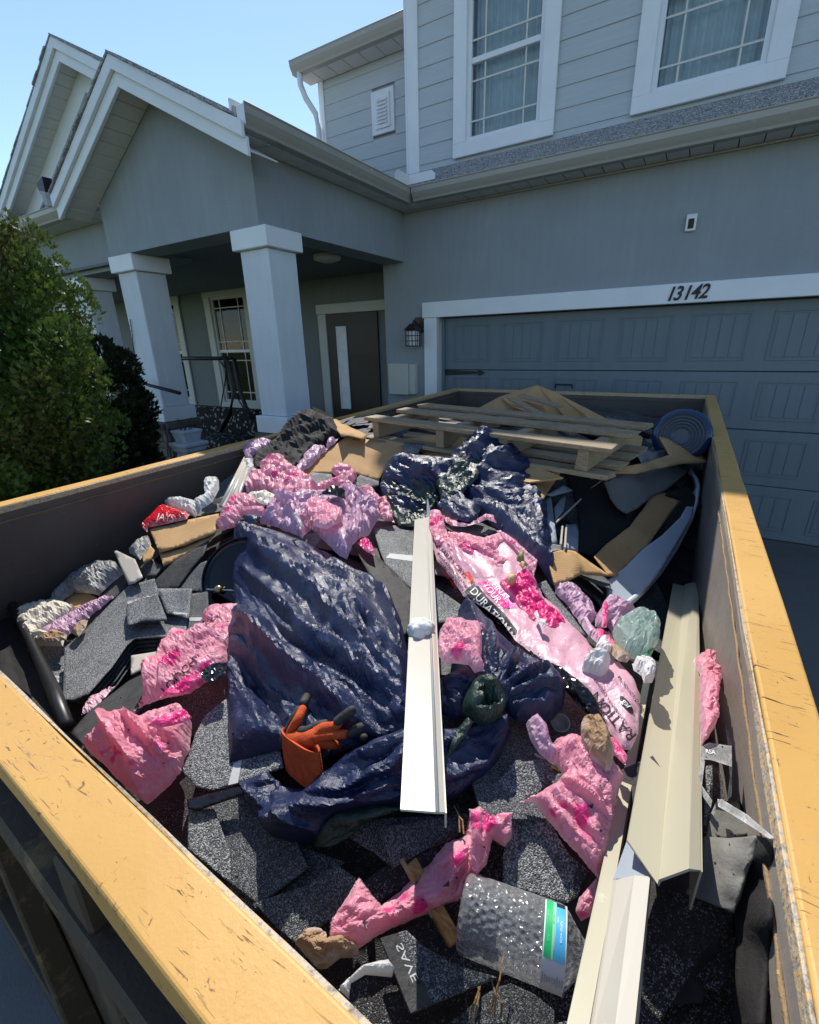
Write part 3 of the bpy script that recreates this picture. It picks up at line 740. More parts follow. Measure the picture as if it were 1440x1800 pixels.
# near end, outside: flange, rail and tapering braces
dv = (NR - NL) / np.linalg.norm(NR - NL); nv = np.array([dv[1], -dv[0]])      # outward
def nearp(s, out, dz): p = NL + dv * s + nv * out; return (p[0], p[1], rimz(p[1]) + dz)
def nbox(name, s0, s1, o0, o1, z0, z1, mat=YE, **k):
    return obj(name, [nearp(s, o, z) for s in (s0, s1) for o in (o0, o1) for z in (z0, z1)], [(0, 1, 3, 2), (4, 6, 7, 5), (0, 4, 5, 1), (2, 3, 7, 6), (0, 2, 6, 4), (1, 5, 7, 3)], mat, dump, **k)
nbox('outer_skin', .02, 2.1, -.043, -.030, -1.36, -.057, M['shaded_grimy'])
nbox('lower_rail', 0, 2.12, -.028, .012, -.235, -.175, M['shaded_grimy'], bevel=.006)
nbox('bottom_rail', 0, 2.12, -.028, .03, -1.36, -1.24, M['shaded_grimy'], bevel=.006)
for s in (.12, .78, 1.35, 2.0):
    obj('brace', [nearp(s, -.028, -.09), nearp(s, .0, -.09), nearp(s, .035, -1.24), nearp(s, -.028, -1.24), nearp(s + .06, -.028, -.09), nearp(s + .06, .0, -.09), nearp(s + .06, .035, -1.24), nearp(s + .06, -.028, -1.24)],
        [(0, 1, 2, 3), (7, 6, 5, 4), (0, 4, 5, 1), (1, 5, 6, 2), (2, 6, 7, 3), (3, 7, 4, 0)], M['shaded_grimy'], dump, bevel=.004)
# side ribs
for i, (A, B) in enumerate(((NR, BR), (NL, BL))):
    d = (B - A) / np.linalg.norm(B - A); n = np.array([d[1], -d[0]]) * (1 if i == 0 else -1)
    for s in (.3, 1.1, 1.9, 2.7, 3.5):
        q = [A + d * s, A + d * (s + .08)]
        v = []
        for p in q:
            for o_ in (-.044, .0):
                r = p + n * o_; v += [(r[0], r[1], .02), (r[0], r[1], rimz(r[1]) - .092)]
        obj('side_rib', v, [(0, 1, 3, 2), (4, 6, 7, 5), (0, 4, 5, 1), (2, 3, 7, 6), (0, 2, 6, 4), (1, 5, 7, 3)], YE, dump)
# ---------------------------------------------------------------- plants, swing and urn by the porch
def _leafmat(name, a, b, c):
    t = NT(name); n = t.noise(3.5, 3); col = t.ramp(n, [(.3, a), (.5, b), (.68, c)])
    oi = t.n.new('ShaderNodeObjectInfo')
    t.set(col, .55, None, spec=.3)
    return t.translucent(t.mix(.5, col, b), .25)
M['leaf'] = _leafmat('juniper_green', (.032, .072, .012), (.080, .135, .022), (.11, .095, .025))
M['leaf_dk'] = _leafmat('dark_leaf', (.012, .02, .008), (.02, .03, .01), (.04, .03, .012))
M['bark'] = m_paint('bark', (.06, .045, .03), .4, .9, 20, .8, 40)
def sprays(n, lobes, size, seed, flat=.6):
    """leaf sprays: little feathered fans scattered through overlapping lobes"""
    r = np.random.default_rng(seed); V = []; F = []
    wts = np.array([l[3] * l[4] * l[5] for l in lobes]) ** .7; wts /= wts.sum()
    for i in range(n):
        l = lobes[r.choice(len(lobes), p=wts)]
        d = r.normal(size=3); d /= np.linalg.norm(d)
        rad = r.uniform(.62, 1.04) ** .5
        c = np.array(l[:3]) + d * rad * np.array(l[3:6])
        nrm = d / np.array(l[3:6]); nrm /= np.linalg.norm(nrm)
        ax = nrm * .8 + np.array([0, 0, .75]) + r.normal(size=3) * .35; ax /= np.linalg.norm(ax)
        sd_ = np.cross(ax, r.normal(size=3)); sd_ /= np.linalg.norm(sd_)
        s = size * r.uniform(.6, 1.3); b = len(V); up = np.cross(ax, sd_)
        V += [c, c + ax * s * .55 + sd_ * s * .22, c + ax * s, c + ax * s * .55 - sd_ * s * .22]
        F.append([b, b + 1, b + 2, b + 3])
        for k in (-1, 1):
            b = len(V); e = ax * .75 + sd_ * k * .65 + up * r.uniform(-.3, .3)
            p = c + ax * s * r.uniform(.1, .4)
            V += [p, p + e * s * .35 + ax * s * .10, p + e * s * .62, p + e * s * .35 - ax * s * .10]; F.append([b, b + 1, b + 2, b + 3])
    return V, F
def conifer(name, label, lobes, n, size, seed, mat, base, cat='shrub', group=None):
    t = thing(name, label, cat, base, group)
    V, F = sprays(n, lobes, size, seed)
    obj('foliage', V, F, mat, t)
    tr = MB(); tr.tube([(base[0], base[1], -.15), (base[0] + .02, base[1], .8), (base[0], base[1] + .02, 1.9)], [.07, .05, .02], 8)
    for l in lobes[:10]: tr.tube([(base[0], base[1], max(.1, l[2] * .6)), (l[0], l[1], l[2])], [.025, .008], 6)
    tr.build('trunk', M['bark'], t)
    return t
lob = []
r_ = random.Random(4)
def lob_at(px, py, x, s, sz=None):
    py += 45
    p = at_x(px, py, x); lob.append((p[0], p[1], p[2], s, s, sz or s * 1.15))
SX = -2.6
for (px, py, s) in ((30, 440, .20), (-40, 430, .3), (70, 500, .22), (20, 520, .26), (-60, 560, .35), (100, 580, .2), (55, 600, .26), (130, 640, .17), (90, 680, .24), (20, 680, .3), (140, 720, .2), (80, 770, .25), (10, 790, .32), (165, 690, .16), (120, 800, .2), (50, 860, .28), (-60, 700, .4), (-60, 860, .4), (150, 790, .12), (-20, 390, .16), (150, 610, .1)):
    lob_at(px, py, SX + r_.uniform(-.10, .10) - .10 * (px < 40), s * .84)
pb = at_x(40, 700, SX - .25)
for z in (.2, .6, 1.0): lob.append((pb[0], pb[1], z, .5, .5, .4))
lob_c = []
for l in lob:
    for q in range(10):
        d = np.array([r_.gauss(0, 1), r_.gauss(0, 1), r_.gauss(0, 1)]); d /= np.linalg.norm(d); k = l[3] * r_.uniform(.15, .34)
        lob_c.append((l[0] + d[0] * l[3] * .95, l[1] + d[1] * l[3] * .95, l[2] + d[2] * l[5] * .95, k, k, k * 1.35))
conifer('juniper_shrub', 'tall bright green feathery juniper shrub at the left edge', lob_c + [(l[0], l[1], l[2], l[3] * .8, l[4] * .8, l[5] * .8) for l in lob], 60000, .028, 3, M['leaf'], (pb[0], pb[1], -.13))
lob2 = []
for (px, py, s) in ((175, 640, .16), (205, 700, .22), (225, 760, .22), (190, 780, .25), (240, 820, .2), (215, 650, .12), (250, 720, .12)):
    p = at_x(px, py, -4.3); lob2.append((p[0], p[1], p[2], s, s, s * 1.2))
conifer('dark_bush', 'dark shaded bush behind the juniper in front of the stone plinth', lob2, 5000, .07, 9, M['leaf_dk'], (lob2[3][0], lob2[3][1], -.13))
# dry vine stem on the second column
vn = thing('climbing_vine', 'thin dry vine climbing the white front of the middle column', 'vine', at_y(246, 690, 3.07))
vp = [at_y(229, 561, 3.075), at_y(233, 590, 3.072), at_y(236, 625, 3.075), at_y(241, 660, 3.07), at_y(244, 690, 3.07)]
MB().tube([tuple(p) for p in vp], .004, 6).build('stem', M['bark'], vn)
lv = MB(); rr_ = random.Random(2)
for k in range(70):
    t = rr_.random() ** .7 * 3.99; i = int(t); p = vp[i] * (1 - t + i) + vp[i + 1] * (t - i) + np.array([rr_.uniform(-.02, .02), -.006, 0])
    s = rr_.uniform(.008, .018); a = rr_.uniform(0, 6.3)
    lv.add([p, p + np.array([math.cos(a) * s, -.006, math.sin(a) * s]), p + np.array([math.cos(a + .7) * s, -.004, math.sin(a + .7) * s])], [(0, 1, 2)])
lv.build('leaves', M['leaf_dk'], vn)

# porch swing
sw = thing('porch_swing', 'black metal porch swing with black and cream floral cushions', 'swing', (-5.5, 4.4, .12))
SY = 4.45
def sp_(px, py, y=SY): return tuple(at_y(px, py, y))
f = MB()
f.tube([sp_(296, 630), sp_(405, 630)], .028, 10)
f.tube([sp_(395, 629, SY - .45), sp_(402, 640, SY - .42), sp_(411, 690, SY - .4), sp_(404, 728, SY - .45), sp_(388, 758, SY - .5)], .030, 10)
f.tube([sp_(404, 629), sp_(412, 632), sp_(420, 680), sp_(432, 715), sp_(445, 735)], .030, 10)
a, b = sp_(300, 630), sp_(300, 629, SY - .45)
f.tube([a, (a[0] - .05, a[1] + .3, .13)], .03, 10); f.tube([a, (a[0] - .05, a[1] - .5, .13)], .03, 10)
f.tube([sp_(404, 629), sp_(395, 629, SY - .45)], .028, 10)
f.build('frame', M['iron'], sw, smooth=True)
h = MB(); h.tube([sp_(386, 634), sp_(398, 650)], .010, 6); h.tube([sp_(397, 652), sp_(397, 664)], .012, 6)
h.tube([sp_(397, 664), sp_(383, 745)], .010, 6); h.tube([sp_(397, 664), sp_(440, 738, SY)], .010, 6); h.build('hanger', M['iron'], sw)
def _floral():
    t = NT('floral_cushion'); v = t.vor(16, co=t.mapped((1, 1, 1))); pet = t.vor(55)
    fm = t.math('MULTIPLY', t.ramp(v, [(.30, 1.0), (.36, 0.0)]), t.ramp(pet, [(.28, 1.0), (.5, .25)]))
    col = t.mix(fm, (.012, .012, .014), (.62, .58, .50)); return t.set(col, .9, t.bump(t.noise(200, 2), .2, .002))
M['floral'] = _floral()
c0, c1 = sp_(322, 716), sp_(440, 740)
def cushion(name, x0, x1, y0, y1, z0, z1):
    return box(name, x0, x1, y0, y1, z0, z1, M['floral'], sw, bevel=.06, seg=4, smooth=True)
zt = c0[2]
cushion('back_cushion', c0[0] - .05, c1[0] + .05, SY + .08, SY + .26, zt - .42, zt + .02)
cushion('seat_cushion', c0[0] - .05, c1[0] + .05, SY - .42, SY + .07, zt - .50, zt - .34)
box('seat_base', c0[0] - .1, c1[0] + .1, SY - .44, SY + .28, zt - .55, zt - .51, M['iron'], sw)
# black handrail and iron hook in front of the middle column
hr = thing('garden_hook', 'black bent iron plant hook leaning by the middle column', 'plant hook', at_y(265, 735, 2.95))
MB().tube([sp_(232, 666, 2.9), sp_(262, 677, 2.93), sp_(316, 691, 2.96)], [.012, .018, .02], 8).build('arm', M['iron'], hr, smooth=True)
MB().tube([sp_(236, 668, 2.9), sp_(248, 678, 2.9), sp_(257, 700, 2.9), sp_(262, 740, 2.9), sp_(266, 800, 2.9)], .010, 8).build('rod', M['iron'], hr, smooth=True)
MB().tube([sp_(246, 680, 2.88), sp_(250, 690, 2.88), sp_(244, 697, 2.88), sp_(251, 702, 2.88), sp_(246, 708, 2.88), sp_(252, 712, 2.88)], .005, 6).build('scroll', M['iron'], hr, smooth=True)
# urn
ub = at_y(334, 790, 2.55); uz = ub[2]; K = .17
ur = thing('stone_planter', 'blue grey cast stone planter box on a moulded pedestal by the column', 'planter', (ub[0], ub[1], 0))
def sq(name, prof, mat):
    V = []; F = []
    for (h_, z) in prof: V += [(ub[0] - h_, ub[1] - h_, z), (ub[0] + h_, ub[1] - h_, z), (ub[0] + h_, ub[1] + h_, z), (ub[0] - h_, ub[1] + h_, z)]
    for i in range(len(prof) - 1):
        for k in range(4): F.append([i * 4 + k, i * 4 + (k + 1) % 4, (i + 1) * 4 + (k + 1) % 4, (i + 1) * 4 + k])
    F += [[0, 1, 2, 3], [len(V) - 4, len(V) - 3, len(V) - 2, len(V) - 1]]
    return obj(name, V, F, mat, ur, bevel=.004)
sq('pedestal', [(.09, -.1), (.09, uz - .06), (.08, uz - .03), (.105, uz), (.11, uz + .03), (.125, uz + .045), (.125, uz + .07), (.118, uz + .075)], M['urn'])
pot = sq('pot', [(.075, uz + .076), (.092, uz + .16), (.098, uz + .165), (.098, uz + .185), (.085, uz + .186)], M['urn'])
st = MB(); rr_ = random.Random(5)
for k in range(9): st.tube([(ub[0] + rr_.uniform(-.04, .04), ub[1] + rr_.uniform(-.04, .04), uz + .185), (ub[0] + rr_.uniform(-.08, .08), ub[1] + rr_.uniform(-.08, .08), uz + rr_.uniform(.22, .30))], [.005, .002], 5)
st.build('dry_stems', M['bark'], ur)
# ---------------------------------------------------------------- materials of the debris
M['shingle'] = m_granule('asphalt_shingle', (.013, .014, .016), (.056, .060, .064), (.27, .28, .29), lvl=.54, scale=850)
M['shingle_lt'] = m_granule('faded_asphalt_shingle', (.022, .024, .025), (.088, .093, .096), (.36, .37, .37), .5, 640)
M['shingle_bk'] = m_granule('black_asphalt_shingle', (.006, .006, .007), (.020, .020, .022), (.26, .26, .28), .66, 800, .6)
def _felt():
    t = NT('tar_felt'); n = t.noise(16, 7, .7)
    col = t.ramp(n, [(.3, (.018, .018, .019)), (.65, (.048, .047, .045)), (.8, (.085, .08, .075))])
    nm = t.bump(t.noise(45, 6, .6, t.mapped((1, 1, 1))), .6, .006); return t.set(col, .7, t.bump(t.noise(260, 3), .4, .002, nm), spec=.35)
M['felt'] = _felt()
M['black_felt'] = m_paint('black_felt', (.010, .009, .009), .3, .85, 15, .7, 90)
M['underlay'] = m_paint('grey_underlayment', (.055, .054, .048), .25, .6, 9, .6, 45, (14, .6, (.15, .145, .13)))
def _tarp(name, a, b, rough=.35):
    t = NT(name); n = t.noise(10, 5); col = t.ramp(n, [(.3, a), (.7, b)])
    wv = t.n.new('ShaderNodeTexChecker'); wv.inputs['Scale'].default_value = 420; t.l.new(t.co, wv.inputs['Vector'])
    w = t.bump(wv.outputs['Fac'], .10, .001)
    r1 = t.math('ABSOLUTE', t.math('SUBTRACT', t.noise(24, 7, .62, None, 1.2), .5)); w = t.bump(r1, .25, .014, w)
    r2 = t.math('ABSOLUTE', t.math('SUBTRACT', t.noise(95, 5, .65, None, .8), .5)); w = t.bump(r2, .5, .005, w)
    return t.set(col, rough, w, spec=.5)
M['tarp'] = _tarp('navy_tarp', (.005, .010, .042), (.011, .020, .066))
M['tarp_green'] = _tarp('dark_green_tarp', (.007, .020, .014), (.014, .036, .026))
M['pink'] = m_film('pink_wrap_film', (.88, .37, .47), .38, .5, .32, 30, hot=(11, .63, (.86, .06, .28)))
M['pale_pink'] = m_film('pale_pink_film', (.83, .46, .55), .42, .35, .25, 22)
M['mauve'] = m_film('mauve_film', (.66, .40, .55), .40, .45, .30, 30)
M['hot_pink'] = m_film('hot_pink_film', (.86, .035, .26), .35, .4, .30, 30)
M['white_film'] = m_film('white_film', (.72, .72, .70), .45, .6, .3, 40)
M['grey_film'] = m_film('grey_film', (.34, .34, .33), .4, .5, .3, 28)
M['cream_cloth'] = m_film('cream_cloth', (.72, .66, .54), .7, .5, .2, 22)
M['red_bag'] = m_film('red_crisp_bag', (.62, .012, .02), .25, .5, 0, 40)
M['clear_bag'] = m_film('clear_green_bag', (.52, .66, .60), .16, .6, .5, 45, .8)
M['green_film'] = m_film('green_film', (.02, .45, .14), .3, .3, .3)
M['green_scrap'] = m_paint('olive_food', (.20, .21, .06), .3, .6, 60)
M['tan_scrap'] = m_paint('tan_food', (.55, .38, .18), .25, .7, 60)
M['paper'] = m_film('white_paper', (.80, .78, .74), .8, .6, .2, 60, .2)
M['brown_paper'] = m_film('brown_paper', (.42, .27, .15), .75, .5, .2, 30, .2)
def _card():
    t = NT('corrugated_cardboard'); n = t.noise(5, 6, .6); col = t.ramp(n, [(.3, (.36, .215, .095)), (.7, (.48, .30, .14))])
    fl = t.n.new('ShaderNodeTexWave'); fl.inputs['Scale'].default_value = 55; fl.inputs['Distortion'].default_value = .6; t.l.new(t.mapped((1, 1, 1), (0, 0, .5)), fl.inputs['Vector'])
    col = t.mix(t.ramp(t.noise(30, 6, .75), [(.66, 0.0), (.74, .55)]), col, (.16, .09, .04))
    return t.set(col, .85, t.bump(t.noise(18, 5), .3, .006, t.bump(fl.outputs['Fac'], .16, .002)), spec=.2)
M['card'] = _card()
def _wood(name, a, b):
    t = NT(name); g = t.noise(14, 6, .6, t.mapped((1.2, 14, 14)), .8); col = t.ramp(g, [(.3, a), (.7, b)])
    col = t.mix(t.ramp(t.noise(6, 6, .7), [(.55, 0.0), (.75, .5)]), col, [x * .45 for x in a])
    return t.set(col, .75, t.bump(g, .35, .004), spec=.25)
M['pallet'] = _wood('weathered_pallet_wood', (.20, .15, .09), (.36, .285, .18))
M['splinter'] = _wood('split_brown_wood', (.20, .09, .03), (.42, .24, .09))
M['enamel_w'] = m_paint('white_enamel', (.40, .445, .415), .03, .32, 4, .12, 18, (16, .67, (.45, .42, .36)))
M['enamel_c'] = m_paint('cream_enamel', (.58, .58, .46), .04, .36, 4, .1, 14, (14, .66, (.40, .37, .27)))
M['lid_grey'] = m_paint('pale_grey_plastic', (.42, .47, .52), .06, .4, 4, .15, 12)
M['metal_grey'] = m_paint('grey_sheet_metal', (.30, .34, .38), .15, .4, 6, .2, 20)
M['gloss_black'] = m_paint('gloss_black', (.006, .006, .007), .2, .12, 8, .15, 12)
M['ink'] = m_paint('black_ink', (.012, .011, .012), .1, .6)
M['ink_red'] = m_paint('red_ink', (.70, .045, .025), .1, .5)
M['ink_pink'] = m_paint('pink_ink', (.80, .04, .26), .05, .5)
M['ink_white'] = m_paint('white_ink', (.82, .80, .78), .03, .5)
M['ink_grey'] = m_paint('pale_grey_ink', (.42, .43, .42), .06, .7, 30)

# ---------------------------------------------------------------- the shape of the pile (x, y, height), smoothed through measured spots
_ctl = [(0, 1100, -.86), (100, 1060, -.86), (180, 1000, -.80), (260, 930, -.72), (360, 860, -.63), (440, 800, -.53), (540, 745, -.44),
    (60, 1160, -.86), (140, 1230, -.80), (250, 1040, -.74), (330, 1110, -.73), (200, 1270, -.74), (250, 1330, -.66), (330, 1450, -.67), (420, 1540, -.66), (560, 1690, -.67), (650, 1780, -.67),
    (430, 935, -.58), (560, 1000, -.56), (640, 1120, -.57), (560, 1280, -.60), (500, 1420, -.62), (400, 1300, -.64), (480, 880, -.58),
    (740, 1420, -.57), (860, 1230, -.58), (800, 1500, -.65), (900, 1600, -.66), (700, 1650, -.68), (860, 1760, -.70), (1000, 1500, -.63), (1050, 1350, -.62), (1100, 1250, -.62),
    (950, 1000, -.60), (760, 930, -.64), (690, 960, -.64), (740, 1100, -.62), (900, 900, -.58), (1000, 1120, -.66), (1100, 1130, -.72),
    (1180, 1150, -.78), (1200, 1050, -.95), (1160, 1400, -.60), (1260, 1250, -.78), (1290, 1430, -.62), (1250, 1650, -.62), (1330, 1600, -.64), (1200, 1800, -.66), (1030, 1800, -.68),
    (600, 860, -.57), (640, 800, -.48), (570, 800, -.50), (700, 790, -.46), (660, 900, -.62), (790, 820, -.50), (850, 800, -.46), (640, 765, -.43), (1070, 830, -.50), (900, 740, -.45),
    (1000, 920, -.68), (1100, 860, -.60), (1150, 930, -.72), (1100, 1010, -.80), (1190, 800, -.60), (760, 702, -.50), (1050, 712, -.47), (1150, 745, -.56)]
_C = []
for px, py, z in _ctl:
    p = at_z(px, py, zz(z)); _C.append((p[0], p[1], z))
_C += [(-1.9, 4.2, -.6), (.1, 4.2, -.62), (-1.0, 4.2, -.55), (.1, .12, -.68), (-1.9, .2, -.88), (-1.95, 2.9, -.55), (.12, 2.9, -.62), (.12, 1.5, -1.0), (-.9, 3.4, -.50)]
_C = np.array(_C); _C = _C[(_C[:, 0] > -2.2) & (_C[:, 0] < .5) & (_C[:, 1] < 4.5)]
def _tps(r2): return np.where(r2 > 1e-12, r2 * np.log(np.maximum(r2, 1e-12)) * .5, 0)
_n = len(_C); _K = _tps(((_C[:, None, :2] - _C[None, :, :2]) ** 2).sum(-1)) + .004 * np.eye(_n)
_Pm = np.c_[np.ones(_n), _C[:, :2]]
_sol = np.linalg.solve(np.block([[_K, _Pm], [_Pm.T, np.zeros((3, 3))]]), np.r_[_C[:, 2], np.zeros(3)])
GX0, GX1, GY0, GY1, GS = -2.3, .6, -.2, 4.6, .02
_gx = np.arange(GX0, GX1 + .001, GS); _gy = np.arange(GY0, GY1 + .001, GS)
_XX, _YY = np.meshgrid(_gx, _gy, indexing='ij')
_q = np.stack([_XX.ravel(), _YY.ravel()], 1)
HG = (_tps(((_q[:, None, :] - _C[None, :, :2]) ** 2).sum(-1)) @ _sol[:_n] + _sol[_n] + _q @ _sol[_n + 1:]).reshape(_XX.shape)
HG = np.clip(HG, -1.05, -.40) + H0
def H(x, y):
    u = np.clip((np.asarray(x) - GX0) / GS, 0, HG.shape[0] - 1.001); v = np.clip((np.asarray(y) - GY0) / GS, 0, HG.shape[1] - 1.001)
    i = u.astype(int); j = v.astype(int); a = u - i; b = v - j
    return HG[i, j] * (1 - a) * (1 - b) + HG[i + 1, j] * a * (1 - b) + HG[i, j + 1] * (1 - a) * b + HG[i + 1, j + 1] * a * b
def on_pile(P, lift):
    """points of the pile (raised by lift) seen along the given sight lines"""
    D = rays(P); D = D / -D[:, 2:3]; lift = np.broadcast_to(np.asarray(lift, float), (len(D),))
    s = np.linspace(.15, 1.45, 90)
    X = D[:, 0:1] * s; Y = D[:, 1:2] * s; Zv = EYE[2] - s[None, :]
    f = Zv - H(X, Y) - lift[:, None]
    k = np.argmax(f < 0, 1); k = np.where((f < 0).any(1), np.maximum(k, 1), 89)
    lo = s[k - 1]; hi = s[k]
    for _ in range(14):
        md = (lo + hi) / 2; g = EYE[2] - md - H(D[:, 0] * md, D[:, 1] * md) - lift; lo = np.where(g > 0, md, lo); hi = np.where(g > 0, hi, md)
    return EYE + D * ((lo + hi) / 2)[:, None]
# measuring frames: (left, top, scale) of the enlargements the outlines were read from
FR = {0: (0, 0, 1), 1: (0, 850, 3.0), 2: (400, 700, 2.5714), 3: (900, 700, 2.6667), 4: (380, 1100, 2.4828), 5: (860, 1100, 2.4828), 6: (0, 1250, 2.7692), 7: (440, 1400, 2.7692), 8: (920, 1400, 2.7692),
      9: (740, 880, 6.5455), 10: (940, 1020, 6.5455), 11: (790, 1530, 6.0), 12: (30, 830, 3.6), 13: (480, 1200, 7.2), 14: (1200, 1130, 3.83), 15: (920, 680, 4.235), 16: (390, 720, 4.3636)}
def Q(k, pts):
    a, b, s = FR[k]; return [(a + p[0] / s, b + p[1] / s) + tuple(p[2:]) for p in pts]

from mathutils.bvhtree import BVHTree
def bvh(V, F): return BVHTree.FromPolygons([tuple(v) for v in V], [tuple(f) for f in F])
def inside(P, poly):
    x, y = P[:, 0], P[:, 1]; r = np.zeros(len(P), bool); n = len(poly)
    for i in range(n):
        x0, y0 = poly[i]; x1, y1 = poly[(i + 1) % n]
        if y0 == y1: continue
        c = ((y0 > y) != (y1 > y)) & (x < (x1 - x0) * (y - y0) / (y1 - y0) + x0); r ^= c
    return r
def buckle(V, N, F, nb, excess, wl, iters, seed, U, bend=.12, hmax=.06, dirn=None, an=1.0):
    """film with more material than room: relaxes edge lengths until the surplus folds up into creases"""
    Fa = np.array(F); E = np.vstack([Fa[:, [0, 1]], Fa[:, [1, 2]], Fa[:, [2, 0]]]); Es = np.sort(E, 1)
    opp = np.concatenate([Fa[:, 2], Fa[:, 0], Fa[:, 1]]); key = Es[:, 0] * len(V) + Es[:, 1]; o = np.argsort(key, kind='stable'); k2 = key[o]
    pair = np.nonzero(k2[1:] == k2[:-1])[0]; B2 = np.stack([opp[o[pair]], opp[o[pair + 1]]], 1)
    Eu = Es[np.unique(key, return_index=True)[1]]
    V0 = V.copy(); n = len(V)
    def L(P, Q_): return np.linalg.norm(P[Q_[:, 0]] - P[Q_[:, 1]], axis=1)
    ex = np.full(len(Eu), excess); eb = np.full(len(B2), excess)
    if dirn is not None:                                              # more surplus across the folds than along them
        for arr, Q_ in ((ex, Eu), (eb, B2)):
            d = U[Q_[:, 1]] - U[Q_[:, 0]]; c = np.abs(d @ dirn) / np.maximum(np.linalg.norm(d, axis=1), 1e-9); arr[:] = 1 + (excess - 1) * (1 - (1 - an) * c ** 2)
    mod = 1 + .8 * pnoise(U[:, 0] / wl * .35, U[:, 1] / wl * .35, seed + 3); mod = np.clip(mod, .25, 1.6)
    ex = 1 + (ex - 1) * mod[Eu].mean(1); eb = 1 + (eb - 1) * mod[B2].mean(1)
    L0 = L(V, Eu) * ex; LB = L(V, B2) * eb
    r = np.random.default_rng(seed)
    if dirn is not None: ua = (U @ dirn) * (.45 + .55 * an); ub = U @ np.array([-dirn[1], dirn[0]])
    else: ua, ub = U[:, 0], U[:, 1]
    am = min(1.2, math.sqrt((excess - 1) / .13))
    h0 = (pnoise(ua / wl, ub / wl, seed) * wl * .30 + pnoise(ua / wl * 2.3, ub / wl * 2.3, seed + 9) * wl * .12) * am
    V = V + N * (h0 + wl * .10 * am)[:, None] + r.normal(size=V.shape) * L0.mean() * .03
    I, J = Eu[:, 0], Eu[:, 1]; P_, Q2 = B2[:, 0], B2[:, 1]
    cnt = np.bincount(I, minlength=n) + np.bincount(J, minlength=n) + 1e-9; cb = np.bincount(P_, minlength=n) + np.bincount(Q2, minlength=n) + 1e-9
    for it in range(iters):
        for (a, b, l0, c_, s) in ((I, J, L0, cnt, 1.5), (P_, Q2, LB, cb, bend * 1.5)):
            d = V[b] - V[a]; l = np.maximum(np.linalg.norm(d, axis=1), 1e-9); g = (.5 * (l - l0) / l)[:, None] * d
            for k in range(3): V[:, k] += s * (np.bincount(a, g[:, k], n) - np.bincount(b, g[:, k], n)) / c_
        q = V - V0; h = (q * N).sum(1); hc = np.clip(h, -.004, hmax); V += N * (hc - h)[:, None]
        V[:nb] = V0[:nb] * .65 + V[:nb] * .35
    return V
TOPS = []                                                            # everything lying on the pile so far, for setting things on top
